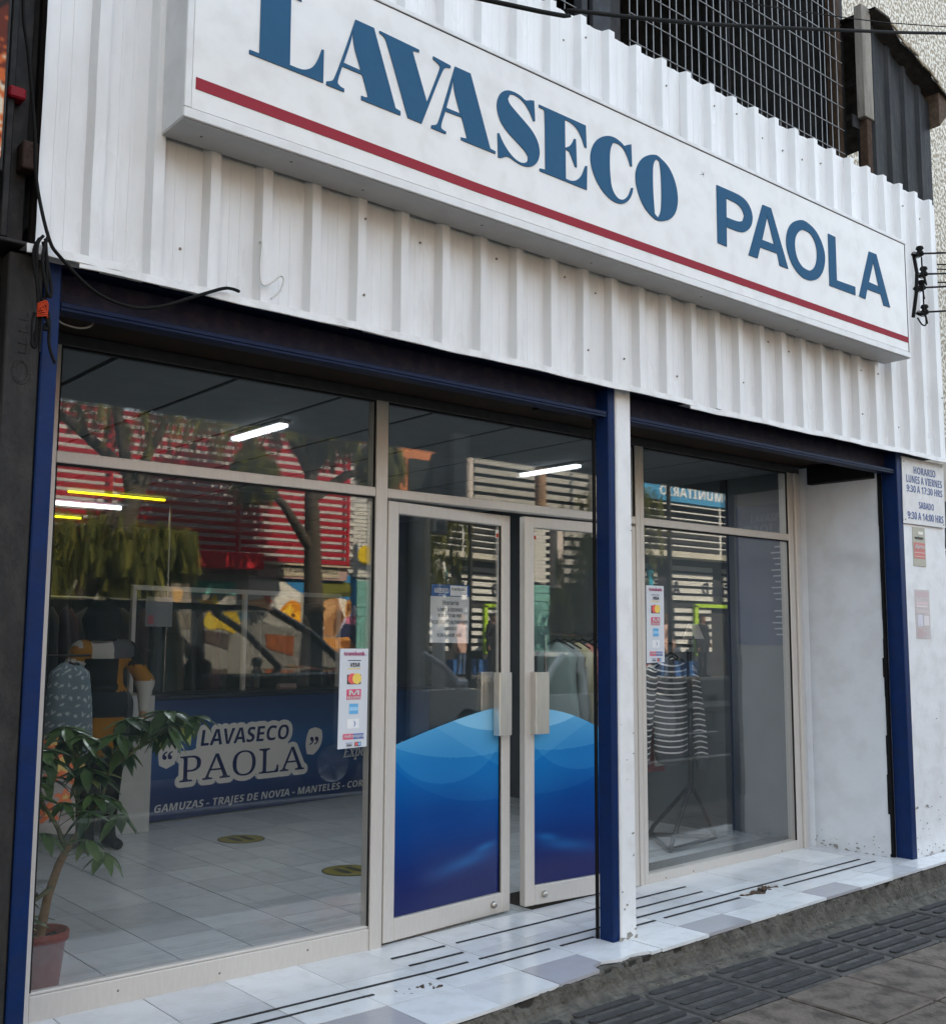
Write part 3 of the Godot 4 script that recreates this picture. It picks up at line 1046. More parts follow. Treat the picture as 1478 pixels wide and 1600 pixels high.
func shop_sign() -> void:
	var t := thing("shop_sign", "long white box sign with blue raised letters and a red stripe above the shopfront", "shop sign", Vector3(2.55, 3.19, 0.7))
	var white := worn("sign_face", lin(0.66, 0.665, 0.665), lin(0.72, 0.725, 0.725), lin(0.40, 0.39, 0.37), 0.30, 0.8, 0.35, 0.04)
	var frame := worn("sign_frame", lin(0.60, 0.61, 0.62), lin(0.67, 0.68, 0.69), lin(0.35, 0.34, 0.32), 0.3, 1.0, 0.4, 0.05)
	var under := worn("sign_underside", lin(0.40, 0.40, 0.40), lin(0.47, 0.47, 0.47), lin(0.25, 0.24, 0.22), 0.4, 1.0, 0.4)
	bar(Vector3(0.086, 3.193, 0.716), Vector3(4.998, 3.955, 0.893), "box", frame, t, 0.004)
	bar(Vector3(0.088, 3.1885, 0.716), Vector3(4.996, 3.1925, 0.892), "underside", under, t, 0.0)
	bar(Vector3(0.112, 3.228, 0.8935), Vector3(4.978, 3.932, 0.9), "face", white, t, 0.002)
	bar(Vector3(0.084, 3.19, 0.8935), Vector3(5.0, 3.2265, 0.903), "frame_rail", frame, t, 0.003)
	bar(Vector3(0.084, 3.9345, 0.8935), Vector3(5.0, 3.958, 0.903), "frame_rail", frame, t, 0.003)
	bar(Vector3(0.084, 3.2270, 0.8935), Vector3(0.1105, 3.9340, 0.903), "frame_rail", frame, t, 0.003)
	bar(Vector3(4.9800, 3.2270, 0.8935), Vector3(5.0, 3.9340, 0.903), "frame_rail", frame, t, 0.003)
	var s := S()
	span(s, Vector3(0.112, 3.9315, 0.8945), Vector3(4.979, 3.9345, 0.9022))
	span(s, Vector3(4.978, 3.228, 0.8945), Vector3(4.980, 3.932, 0.9022))
	fin(s, "seam", mat("seam", lin(0.05, 0.05, 0.055), 0.7), t)
	s = S()
	prism(s, PackedVector2Array([Vector2(0.125, 3.302), Vector2(1.4, 3.284), Vector2(3.2, 3.282), Vector2(4.976, 3.286), Vector2(4.976, 3.323), Vector2(3.2, 3.323), Vector2(1.4, 3.325), Vector2(0.125, 3.346)]), 0.9, 0.9018)
	fin(s, "red_stripe", worn("red_stripe", lin(0.26, 0.034, 0.048), lin(0.285, 0.040, 0.056), lin(0.5, 0.2, 0.2), 0.0, 2.0, 0.6), t)
	mats["red_stripe"].metallic_specular = 0.12
	var blue := worn("letter_blue", lin(0.032, 0.098, 0.192), lin(0.036, 0.108, 0.205), lin(0.10, 0.18, 0.32), 0.0, 2.5, 0.6)
	blue.metallic_specular = 0.12
	var letters := [
		["L", [325, 3518, 326, 3506, 637, 3503, 632, 3627, 622, 3626, 607, 3581, 588, 3548, 563, 3525, 537, 3516, 494, 3518, 487, 3571, 476, 3773, 352, 3722, 364, 3521]],
		["A", [777, 3813, 865, 3812, 975, 3514, 999, 3509, 1000, 3492, 811, 3494, 811, 3511, 829, 3510, 843, 3516, 814, 3598, 807, 3613, 762, 3727], [777, 3813, 762, 3727, 727, 3616, 721, 3600, 703, 3542, 701, 3524, 713, 3514, 731, 3512, 732, 3499, 651, 3500, 652, 3514, 675, 3523, 689, 3541, 756, 3743], [727, 3616, 807, 3613, 814, 3598, 721, 3600]],
		["V", [892, 3811, 1089, 3804, 1089, 3793, 1067, 3791, 1056, 3784, 1132, 3592, 1193, 3748, 1199, 3771, 1190, 3780, 1161, 3791, 1162, 3803, 1255, 3795, 1254, 3784, 1229, 3779, 1211, 3760, 1106, 3492, 1036, 3494, 928, 3776, 915, 3795, 892, 3802]],
		["A2", [1278, 3800, 1363, 3799, 1475, 3499, 1505, 3495, 1504, 3484, 1313, 3487, 1313, 3499, 1335, 3500, 1346, 3506, 1315, 3592, 1306, 3605, 1266, 3714], [1278, 3800, 1266, 3714, 1233, 3602, 1229, 3587, 1206, 3520, 1207, 3505, 1219, 3499, 1233, 3498, 1232, 3487, 1155, 3489, 1157, 3502, 1179, 3509, 1194, 3527], [1233, 3602, 1308, 3602, 1315, 3588, 1229, 3586]],
		["S", [1570, 3797, 1609, 3803, 1653, 3798, 1675, 3786, 1693, 3789, 1707, 3797, 1733, 3802, 1739, 3709, 1729, 3704, 1715, 3729, 1689, 3762, 1653, 3784, 1609, 3791, 1587, 3782, 1576, 3758, 1583, 3740, 1614, 3720, 1680, 3683, 1724, 3656, 1756, 3618, 1769, 3574, 1760, 3533, 1737, 3502, 1706, 3484, 1662, 3477, 1618, 3484, 1584, 3495, 1562, 3490, 1541, 3476, 1521, 3473, 1517, 3582, 1525, 3585, 1545, 3552, 1575, 3521, 1609, 3498, 1644, 3488, 1675, 3492, 1695, 3509, 1697, 3528, 1679, 3550, 1627, 3578, 1566, 3609, 1528, 3647, 1511, 3696, 1516, 3738, 1536, 3775]],
		["E", [1763, 3795, 2063, 3792, 2067, 3683, 2054, 3684, 2038, 3720, 2009, 3758, 1966, 3776, 1926, 3777, 1927, 3642, 1960, 3660, 1979, 3688, 1986, 3704, 1997, 3704, 2002, 3571, 1991, 3570, 1974, 3601, 1955, 3631, 1929, 3637, 1930, 3495, 1968, 3493, 2007, 3511, 2036, 3541, 2058, 3593, 2070, 3597, 2067, 3480, 1767, 3484, 1767, 3496, 1802, 3500, 1800, 3771, 1793, 3781, 1763, 3783]],
		["C", [2208, 3790, 2259, 3797, 2306, 3786, 2327, 3774, 2348, 3786, 2378, 3798, 2382, 3686, 2369, 3686, 2357, 3716, 2326, 3759, 2285, 3774, 2249, 3767, 2227, 3728, 2223, 3646, 2230, 3561, 2245, 3521, 2280, 3495, 2317, 3499, 2354, 3530, 2374, 3576, 2388, 3580, 2380, 3544, 2353, 3504, 2311, 3477, 2259, 3471, 2199, 3487, 2139, 3531, 2100, 3596, 2091, 3650, 2106, 3706, 2147, 3758]],
		["O", [2564, 3800, 2587, 3796, 2654, 3770, 2703, 3711, 2726, 3633, 2717, 3560, 2675, 3500, 2607, 3469, 2568, 3463, 2568, 3477, 2593, 3512, 2600, 3605, 2596, 3726, 2586, 3773, 2564, 3780], [2564, 3800, 2564, 3780, 2541, 3756, 2533, 3701, 2535, 3587, 2544, 3492, 2568, 3477, 2568, 3463, 2540, 3464, 2470, 3498, 2423, 3564, 2404, 3633, 2415, 3696, 2459, 3756, 2520, 3790]],
		["P", [3042, 3781, 3123, 3781, 3118, 3464, 3041, 3466], [3123, 3781, 3237, 3781, 3302, 3765, 3342, 3727, 3355, 3680, 3335, 3625, 3281, 3583, 3229, 3572, 3121, 3572, 3123, 3625, 3225, 3626, 3264, 3644, 3277, 3676, 3260, 3709, 3212, 3728, 3122, 3730]],
		["A3", [3447, 3783, 3488, 3728, 3435, 3580, 3415, 3533, 3387, 3464, 3308, 3464], [3447, 3783, 3525, 3784, 3674, 3471, 3593, 3471, 3572, 3538, 3543, 3584, 3488, 3728], [3435, 3580, 3545, 3581, 3572, 3536, 3415, 3533]],
		["O2", [3834, 3795, 3875, 3795, 3964, 3769, 4028, 3705, 4055, 3632, 4034, 3547, 3977, 3482, 3908, 3455, 3879, 3451, 3882, 3508, 3927, 3527, 3960, 3574, 3971, 3638, 3952, 3700, 3902, 3740, 3831, 3739], [3834, 3795, 3831, 3739, 3791, 3720, 3755, 3681, 3742, 3626, 3760, 3553, 3816, 3510, 3882, 3508, 3879, 3451, 3812, 3449, 3721, 3492, 3668, 3574, 3660, 3640, 3682, 3706, 3727, 3756, 3794, 3787]],
		["L2", [4091, 3781, 4168, 3779, 4167, 3515, 4367, 3519, 4367, 3467, 4088, 3466]],
		["A4", [4540, 3781, 4587, 3727, 4526, 3584, 4502, 3534, 4479, 3467, 4408, 3470], [4540, 3781, 4625, 3783, 4766, 3473, 4689, 3471, 4659, 3535, 4636, 3582, 4587, 3727], [4526, 3584, 4642, 3581, 4659, 3535, 4502, 3534]],
	]
	for l in letters:
		s = S()
		for k in range(1, l.size()):
			var p := poly(l[k])
			if l[0] == "L" and k == 1:
				var q := PackedVector2Array()
				for v in p:
					if v.y > 3.7:
						continue
					q.append(v)
				p = PackedVector2Array([Vector2(0.325, 3.520), Vector2(0.325, 3.505), Vector2(0.637, 3.503), Vector2(0.637, 3.634), Vector2(0.628, 3.634), Vector2(0.612, 3.585), Vector2(0.592, 3.550), Vector2(0.565, 3.529), Vector2(0.537, 3.521), Vector2(0.492, 3.522), Vector2(0.490, 3.79), Vector2(0.535, 3.79), Vector2(0.535, 3.80), Vector2(0.325, 3.80), Vector2(0.325, 3.79), Vector2(0.366, 3.79), Vector2(0.366, 3.520)])
			prism(s, softened(p), 0.9, 0.904)
		fin(s, "letter", blue, t)
	s = S()
	for q in [[0.2, 0.80], [0.55, 0.83], [0.9, 0.79], [1.5, 0.82], [2.2, 0.80], [3.0, 0.82], [3.9, 0.8]]:
		lathe(s, [Vector2(0, 0.003), Vector2(0.005, 0.002), Vector2(0.006, 0.0)], 8, Transform3D(Basis(Vector3(1, 0, 0), PI), Vector3(q[0], 3.1885, q[1])))
	fin(s, "rivet", mat("old_screw", lin(0.25, 0.22, 0.19), 0.5, 0.6), t).set_meta("kind", "stuff")
	# small cracked hole near the second word
	s = S()
	for q in [[0.0, 0.012, 0.006], [0.9, 0.02, 0.002], [2.2, 0.016, 0.002], [3.6, 0.022, 0.002], [5.2, 0.014, 0.002]]:
		flat_poly(s, bar_between(Vector2(2.93, 3.808), Vector2(2.93 + cos(q[0]) * q[1], 3.808 + sin(q[0]) * q[1]), q[2]), 0.9006)
	fin(s, "crack", mat("seam", lin(0.05, 0.05, 0.055), 0.7), t)


func upper_storey() -> void:
	var dark := worn("sooty_sheet", lin(0.012, 0.013, 0.015), lin(0.03, 0.031, 0.034), lin(0.06, 0.058, 0.055), 0.4, 1.2, 0.7, 0.3)
	var room := thing("upper_storey", "dark unglazed upper room behind wire mesh, above the white corrugated parapet", "upper floor", Vector3(2.5, 4.5, 0.3))
	bar(Vector3(-0.34, 3.003, -3.2), Vector3(5.2, 7.6, -3.0), "rear_wall", dark, room)
	bar(Vector3(-0.34, 7.252, -2.998), Vector3(5.2, 8.6, 0.30), "upper_wall", dark, room)
	bar(Vector3(-0.34, 7.1, -2.998), Vector3(5.2, 7.25, 0.60), "roof", dark, room)
	bar(Vector3(-0.34, 3.003, -2.998), Vector3(-0.2, 7.098, 0.6), "side_wall", dark, room)
	bar(Vector3(5.06, 3.003, -2.998), Vector3(5.2, 7.098, 0.40), "side_wall", dark, room)
	bar(Vector3(-0.2, 3.003, 0.30), Vector3(5.058, 4.30, 0.38), "parapet", dark, room)
	var board := worn("grey_board", lin(0.028, 0.032, 0.04), lin(0.05, 0.055, 0.066), lin(0.02, 0.02, 0.02), 0.5, 1.5, 0.7)
	bar(Vector3(2.50, 4.302, 0.40), Vector3(2.545, 7.09, 0.46), "upright", board, room)
	bar(Vector3(2.575, 4.302, 0.44), Vector3(2.715, 7.09, 0.47), "board", board, room)
	bar(Vector3(2.72, 4.302, 0.43), Vector3(2.81, 7.09, 0.455), "board", dark, room)
	for q in [[0.4, 0.3], [1.2, 0.5], [3.3, 0.2], [4.2, 0.25], [4.55, 0.12], [4.75, 0.16]]:
		bar(Vector3(q[0], 3.1, -2.6), Vector3(q[0] + q[1], 7.0, -2.55), "board", board, room)
	for k in 5:
		bar(Vector3(4.80 + k * 0.045, 4.0, -0.3 - k * 0.1), Vector3(4.815 + k * 0.045, 7.0, -0.28 - k * 0.1), "batten", board, room)
	bar(Vector3(4.968, 4.0, 0.40), Vector3(5.045, 7.09, 0.47), "upright", worn("old_brown_wood", lin(0.03, 0.02, 0.015), lin(0.07, 0.045, 0.03), lin(0.01, 0.01, 0.01), 0.5, 2.0, 0.85), room)
	# the mesh: each rod a piece
	var wire := mat("mesh_wire", lin(0.26, 0.27, 0.28), 0.45, 0.3)
	var mesh := thing("wire_mesh", "tall galvanised wire mesh screen closing the dark upper opening", "wire mesh", Vector3(3.9, 4.4, 0.5))
	var x := 2.835
	while x < 4.97:
		var s := S()
		var o := rng.randf_range(-0.004, 0.004)
		tube(s, [Vector3(x + o, 4.30, 0.5), Vector3(x + o + 0.003, 5.2, 0.5 + o), Vector3(x - o, 7.09, 0.5)], 0.0032, 6, false)
		fin(s, "vertical_wire", wire, mesh)
		x += 0.0672
	for k in 17:
		var y := 4.36 + k * 0.161
		var s := S()
		tube(s, [Vector3(2.82, y, 0.508), Vector3(3.9, y + rng.randf_range(-0.008, 0.004), 0.509), Vector3(4.985, y + rng.randf_range(-0.004, 0.004), 0.508)], 0.0032, 6, false)
		fin(s, "horizontal_wire", wire, mesh)
	var mesh2 := thing("wire_mesh", "smaller piece of wire mesh left of the grey boards, at the upper opening", "wire mesh", Vector3(1.8, 4.4, 0.4))
	for k in 22:
		var s := S()
		tube(s, [Vector3(1.0 + k * 0.0672, 4.30, 0.42), Vector3(1.0 + k * 0.0672, 7.09, 0.42)], 0.003, 6, false)
		fin(s, "vertical_wire", wire, mesh2)
	for k in 14:
		var s := S()
		tube(s, [Vector3(0.98, 4.45 + k * 0.161, 0.427), Vector3(2.49, 4.45 + k * 0.161, 0.427)], 0.003, 6, false)
		fin(s, "horizontal_wire", wire, mesh2)
	# weathered plank
	var pl := thing("wooden_post", "weathered grey timber post standing at the right end of the mesh", "post", Vector3(5.1, 4.88, 0.6))
	bar(Vector3(5.05, 4.93, 0.57), Vector3(5.165, 5.74, 0.63), "plank", worn("grey_timber", lin(0.16, 0.145, 0.125), lin(0.27, 0.25, 0.22), lin(0.05, 0.04, 0.03), 0.6, 1.6, 0.85, 0.6, 0.0, 0.12), pl, 0.004)
	bar(Vector3(5.085, 4.52, 0.56), Vector3(5.145, 4.928, 0.62), "stub", worn("rotten_wood", lin(0.035, 0.02, 0.014), lin(0.075, 0.045, 0.03), lin(0.01, 0.01, 0.01), 0.6, 3.0, 0.9, 0.6), pl, 0.004)
	bar(Vector3(5.0, 4.86, 0.555), Vector3(5.20, 4.95, 0.569), "bracket", dark, pl, 0.002)
	# black corrugated lean-to
	var shed := thing("lean_to", "black corrugated lean-to with a ragged sloping roof at the parapet's right end", "lean-to", Vector3(5.6, 4.45, 0.5))
	var blk := worn("black_sheet", lin(0.012, 0.0135, 0.016), lin(0.024, 0.027, 0.031), lin(0.09, 0.09, 0.09), 0.2, 1.0, 0.6, 0.3, 0.0, 0.25)
	for k in 4:
		var s := S()
		s.set_smooth_group(-1)
		var x0 := 5.20 + k * 0.208
		var prof := [[0.0, 0.0], [0.015, 0.022], [0.045, 0.022], [0.06, 0.0], [0.12, 0.004], [0.13, 0.0], [0.207, 0.0]]
		for i in prof.size() - 1:
			var a := Vector3(x0 + prof[i][0], 4.40, 0.585 + prof[i][1])
			var b := Vector3(x0 + prof[i + 1][0], 4.40, 0.585 + prof[i + 1][1])
			var ta := Vector3(a.x, 5.70 - (a.x - 5.2) * 0.36 - 0.04, a.z)
			var tb := Vector3(b.x, 5.70 - (b.x - 5.2) * 0.36 - 0.04, b.z)
			quad(s, a, b, tb, ta)
		fin(s, "wall_sheet", blk, shed)
	bar(Vector3(5.20, 4.46, 0.48), Vector3(6.03, 5.30, 0.57), "core", dark, shed)
	var nz := FastNoiseLite.new()
	nz.seed = 3
	nz.frequency = 5.0
	var s := S()
	s.set_smooth_group(-1)
	var g := []
	for i in 17:
		var f := i / 16.0
		var xx := lerpf(5.14, 6.26, f)
		var y := 5.70 - (xx - 5.2) * 0.30 + nz.get_noise_1d(xx * 3.0) * 0.025
		g.append([Vector3(xx, y - 0.016, 0.69 + nz.get_noise_1d(xx + 7.0) * 0.05), Vector3(xx, y, 0.69 + nz.get_noise_1d(xx + 7.0) * 0.05), Vector3(xx + 0.02, y + 0.04 + 0.03 * nz.get_noise_1d(xx * 2.0 + 3.0), 0.25), Vector3(xx, y - 0.10 + (0.018 if i % 2 == 0 else 0.0), -0.8)])
	for i in 16:
		for k in 3:
			quad(s, g[i][k], g[i + 1][k], g[i + 1][k + 1], g[i][k + 1])
		quad(s, g[i][0], g[i][3], g[i + 1][3], g[i + 1][0])
	fin(s, "roof_sheet", worn("tarred_sheet", lin(0.022, 0.021, 0.02), lin(0.05, 0.045, 0.04), lin(0.10, 0.08, 0.06), 0.5, 2.0, 0.85, 0.8), shed)
	s = S()
	for i in range(3, 13):
		var f := i / 16.0
		var xx := lerpf(5.14, 6.26, f)
		var y := 5.70 - (xx - 5.2) * 0.30 + nz.get_noise_1d(xx * 3.0) * 0.025
		box(s, Vector3(xx, y - 0.026 - 0.012 * sin(i * 1.7), 0.705), Vector3(0.085, 0.014 + 0.01 * absf(sin(i * 2.3)), 0.012), Basis(Vector3(0, 0, 1), -0.3 + 0.1 * sin(i * 3.0)), 0.002)
	fin(s, "splintered_batten", worn("pale_wood", lin(0.20, 0.16, 0.11), lin(0.36, 0.30, 0.22), lin(0.06, 0.05, 0.04), 0.6, 4.0, 0.9), shed)
	s = S()
	prism(s, PackedVector2Array([Vector2(6.03, 5.16), Vector2(6.24, 5.36), Vector2(6.24, 5.40), Vector2(6.03, 5.42)]), 0.48, 0.66)
	fin(s, "eave_bracket", worn("brown_eave", lin(0.06, 0.04, 0.028), lin(0.12, 0.085, 0.06), lin(0.02, 0.02, 0.02), 0.5, 3.0, 0.85), shed)


func neighbours() -> void:
	# tall stuccoed neighbour on the right
	var st := mat("blotched_stucco", Color.WHITE, 0.9)
	st.albedo_texture = noise_tex(0.05, 2, 77, lin(0.34, 0.30, 0.235), lin(0.70, 0.67, 0.60), 0.5, 0.07, 1024)
	st.uv1_triplanar = true
	st.uv1_scale = Vector3(0.42, 0.36, 0.42)
	st.normal_enabled = true
	st.normal_texture = bump_tex(0.05, 2, 77, 8.0, 1024)
	st.normal_scale = 0.7
	var b := thing("stucco_building", "tall neighbouring building faced in blotched beige and white stucco", "building", Vector3(9, 0, -1))
	bar(Vector3(5.61, -0.3, -5.0), Vector3(9.8, 8.8, -0.9), "wall", st, b)
	bar(Vector3(9.805, -0.3, -5.0), Vector3(42, 11.5, -0.9), "wall", st, b)
	bar(Vector3(5.2, 5.95, -5.0), Vector3(5.605, 8.8, -0.9), "wall", st, b)
	# low wall with a poster right beside the shop
	var p := thing("poster_wall", "strip of dark papered wall just past the shop's right pier", "wall", Vector3(6.4, 0, 0.3))
	bar(Vector3(5.83, -0.3, 0.1), Vector3(9.5, 2.95, 0.36), "wall", worn("old_wall", lin(0.30, 0.28, 0.24), lin(0.42, 0.40, 0.35), lin(0.1, 0.1, 0.09), 0.6, 0.9, 0.9), p)
	var po := thing("poster", "black street poster with white and yellow lettering at the right edge", "poster", Vector3(6.5, 1.8, 0.37))
	var x := Transform3D(Basis.IDENTITY, Vector3(5.86, 0.95, 0.37))
	var s := S()
	span(s, Vector3(5.86, 0.95, 0.362), Vector3(6.9, 2.45, 0.368))
	fin(s, "paper", mat("black_paper", lin(0.016, 0.016, 0.018), 0.6), po)
	patches(po, "print", [[0.1, 1.13, 0.9, 0.012, Color(0.6, 0.6, 0.6)], [0.1, 0.36, 0.9, 0.012, Color(0.6, 0.6, 0.6)], [0.12, 1.2, 0.2, 0.2, Color(0.12, 0.12, 0.12)]], x)
	words(po, "white_lettering", [["Fe", "Droid Sans", Rect2(0.14, 1.0, 0.2, 0.06)], ["M", "Droid Sans", Rect2(0.14, 0.9, 0.14, 0.085), 0.2], ["3", "Droid Sans", Rect2(0.14, 0.18, 0.1, 0.14)]], mat("white_ink", lin(0.6, 0.6, 0.6), 0.6), Transform3D(Basis.IDENTITY, Vector3(5.86, 0.95, 0.369)))
	words(po, "yellow_lettering", [["U", "Droid Sans", Rect2(0.13, 0.66, 0.13, 0.09)], ["OS", "Droid Sans", Rect2(0.13, 0.55, 0.2, 0.09)]], mat("yellow_ink", lin(0.6, 0.5, 0.05), 0.6), Transform3D(Basis.IDENTITY, Vector3(5.86, 0.95, 0.369)))
	# black neighbour on the left
	var blk := worn("black_paint", lin(0.006, 0.006, 0.0065), lin(0.018, 0.018, 0.019), lin(0.09, 0.09, 0.09), 0.22, 2.2, 0.5, 0.2)
	var grey := worn("worn_black_paint", lin(0.016, 0.016, 0.017), lin(0.030, 0.030, 0.031), lin(0.10, 0.09, 0.09), 0.3, 2.0, 0.6, 0.3, 0.0, 0.4)
	var n := thing("black_building", "black painted neighbouring shopfront along the left edge", "building", Vector3(-0.7, 0, 0.4))
	bar(Vector3(-0.392, -0.1, 0.3), Vector3(-0.280, 2.66, 0.672), "pillar", grey, n, 0.005)
	bar(Vector3(-18, -0.1, 0.25), Vector3(-0.394, 2.66, 0.60), "wall", blk, n)
	bar(Vector3(-18, 2.7, 0.2), Vector3(-0.346, 8.6, 0.645), "upper_wall", blk, n)
	bar(Vector3(-0.428, 2.7, 0.6455), Vector3(-0.405, 7.0, 0.68), "upright", blk, n, 0.003)
	bar(Vector3(-4.2, 2.676, 0.25), Vector3(-0.262, 2.688, 0.71), "ledge", grey, n, 0.003)
	bar(Vector3(-4.2, 2.3, 0.601), Vector3(-0.4, 2.312, 0.615), "shutter_edge", grey, n)
	for k in 3:
		bar(Vector3(-0.60 + k * 0.07, -0.1, 0.601), Vector3(-0.575 + k * 0.07, 2.3, 0.622), "batten", blk, n, 0.003)
	bar(Vector3(-0.38, 2.935, 0.646), Vector3(-0.330, 3.03, 0.712), "bracket", worn("rusty_bracket", lin(0.02, 0.014, 0.012), lin(0.05, 0.03, 0.025), lin(0.1, 0.05, 0.03), 0.4, 8.0, 0.8), n, 0.004)
	bar(Vector3(-0.43, 3.17, 0.646), Vector3(-0.375, 3.21, 0.70), "red_clamp", mat("red_clamp", lin(0.25, 0.01, 0.02), 0.5), n, 0.006)
	# flaked raised ring of old paint on the pillar
	var fl := S()
	for k in 16:
		var a := TAU * k / 16.0
		box(fl, Vector3(-0.335 + cos(a) * 0.024, 2.265 + sin(a) * 0.036, 0.673), Vector3(0.012, 0.014, 0.003), Basis(Vector3(0, 0, 1), a), 0.001)
	for q in [[2.44, 0.03], [2.40, 0.028], [2.36, 0.03], [2.33, 0.026]]:
		box(fl, Vector3(-0.335, q[0], 0.673), Vector3(q[1], 0.008, 0.003), Basis.IDENTITY, 0.001)
		box(fl, Vector3(-0.322, q[0] + 0.012, 0.673), Vector3(0.007, 0.022, 0.003), Basis.IDENTITY, 0.001)
	fin(fl, "flaked_paint", grey, n).set_meta("kind", "stuff")
	var bp := thing("banner_panel", "orange and cream painted advertising panel cut by the left edge", "banner", Vector3(-0.8, 3.5, 0.85))
	bar(Vector3(-1.9, 2.83, 0.82), Vector3(-0.488, 4.6, 0.885), "panel", blk, bp, 0.004)
	var im := Image.create(128, 160, false, Image.FORMAT_RGB8)
	var nz := FastNoiseLite.new()
	nz.seed = 8
	nz.frequency = 0.03
	nz.domain_warp_enabled = true
	nz.domain_warp_amplitude = 40.0
	for j in 160:
		for i in 128:
			var v := nz.get_noise_2d(i, j * 0.7)
			var c := Color(0.10, 0.05, 0.03)
			if v > 0.22:
				c = Color(0.80, 0.76, 0.68)
			elif v > 0.0:
				c = Color(0.72, 0.36, 0.16)
			elif v > -0.25:
				c = Color(0.36, 0.14, 0.08)
			im.set_pixel(i, j, c)
	var pm := mat("banner_print", Color.WHITE, 0.5)
	pm.albedo_texture = ImageTexture.create_from_image(im)
	s = S()
	var c0 := [Vector3(-1.88, 2.87, 0.8865), Vector3(-0.496, 2.87, 0.8865), Vector3(-0.496, 4.58, 0.8865), Vector3(-1.88, 4.58, 0.8865)]
	var uv := [Vector2(0, 1), Vector2(1, 1), Vector2(1, 0), Vector2(0, 0)]
	for k in [0, 2, 1, 0, 3, 2]:
		s.set_uv(uv[k])
		s.add_vertex(c0[k])
	fin(s, "print", pm, bp)


func sticker(at: Vector3, label: String) -> void:
	var t := thing("card_sticker", label, "sticker", at, "payment card stickers on the windows")
	var w := 0.16
	var h := 0.456
	var s := S()
	s.set_smooth_group(-1)
	var xf := Transform3D(Basis.IDENTITY, at)
	prism(s, PackedVector2Array([Vector2(0, 0), Vector2(w, 0.004), Vector2(w + 0.002, h), Vector2(0.004, h)]), 0.0, 0.0006, xf)
	fin(s, "strip", mat("sticker_white", lin(0.66, 0.70, 0.76), 0.35), t)
	# x, y (from the top) and sizes read as shares of the strip
	var r := func(x: float, y: float, ww: float, hh: float) -> Rect2: return Rect2(x * w, (1.0 - y - hh) * h, ww * w, hh * h)
	var ink := lin(0.012, 0.014, 0.03)
	var list := [
		[0.30, 0.116, 0.46, 0.010, ink], [0.29, 0.198, 0.46, 0.012, lin(0.55, 0.35, 0.06)],
		[0.28, 0.262, 0.48, 0.098, lin(0.01, 0.01, 0.014)], [0.27, 0.410, 0.50, 0.103, lin(0.50, 0.012, 0.04)],
		[0.37, 0.555, 0.31, 0.103, lin(0.02, 0.16, 0.55)], [0.38, 0.588, 0.29, 0.036, lin(0.10, 0.36, 0.75)],
		[0.30, 0.705, 0.42, 0.098, lin(0.55, 0.60, 0.66)], [0.308, 0.708, 0.404, 0.091, lin(0.66, 0.70, 0.76)],
		[0.17, 0.853, 0.35, 0.056, lin(0.45, 0.02, 0.05)], [0.52, 0.853, 0.36, 0.056, lin(0.02, 0.04, 0.22)],
		[0.27, 0.942, 0.22, 0.006, lin(0.02, 0.04, 0.22)], [0.57, 0.938, 0.22, 0.042, lin(0.01, 0.01, 0.014)]]
	var out := []
	for q in list:
		var k: Rect2 = r.call(q[0], q[1], q[2], q[3])
		out.append([k.position.x, k.position.y, k.size.x, k.size.y, q[4]])
	patches(t, "print", out, Transform3D(Basis.IDENTITY, at + Vector3(0, 0, 0.0004)), 0.00025)
	s = S()
	for q in [[0.45, 0.303, 0.155, lin(0.60, 0.02, 0.02)], [0.61, 0.303, 0.155, lin(0.75, 0.38, 0.02)], [0.63, 0.959, 0.05, lin(0.5, 0.02, 0.02)], [0.73, 0.959, 0.05, lin(0.04, 0.2, 0.55)]]:
		s.set_color(q[3])
		flat_poly(s, ellipse(Vector2(q[0] * w, (1.0 - q[1]) * h), q[2] * w, q[2] * w, 18), 0.0042 + q[0] * 0.0004, xf)
	s.set_color(lin(0.02, 0.05, 0.2))
	var arc := PackedVector2Array()
	for k in 9:
		arc.append(Vector2(0.50 * w + cos(-1.3 + 2.6 * k / 8.0) * 0.014, 0.246 * h + sin(-1.3 + 2.6 * k / 8.0) * 0.014))
	for k in 9:
		arc.append(Vector2(0.50 * w + cos(1.3 - 2.6 * k / 8.0) * 0.009, 0.246 * h + sin(1.3 - 2.6 * k / 8.0) * 0.013))
	flat_poly(s, arc, 0.0042, xf)
	fin(s, "round_marks", painted(), t)
	var up := Transform3D(Basis.IDENTITY, at + Vector3(0, 0, 0.0045))
	words(t, "dark_lettering", [["VISA", "Droid Sans", r.call(0.36, 0.142, 0.34, 0.040), 0.18], ["VISA", "Droid Sans", r.call(0.28, 0.957, 0.19, 0.02), 0.18]], mat("dark_ink", ink, 0.5), up)
	words(t, "magenta_lettering", [["transbank.", "Droid Sans", r.call(0.16, 0.028, 0.74, 0.042)]], mat("magenta_ink", lin(0.38, 0.012, 0.13), 0.5), up)
	words(t, "white_lettering", [["MAGNA", "Droid Sans", r.call(0.29, 0.478, 0.46, 0.030)], ["M", "Droid Sans", r.call(0.34, 0.420, 0.36, 0.048)], ["redcompra", "Droid Sans", r.call(0.20, 0.860, 0.65, 0.040), 0.2]], mat("white_ink", lin(0.6, 0.6, 0.6), 0.6), up)


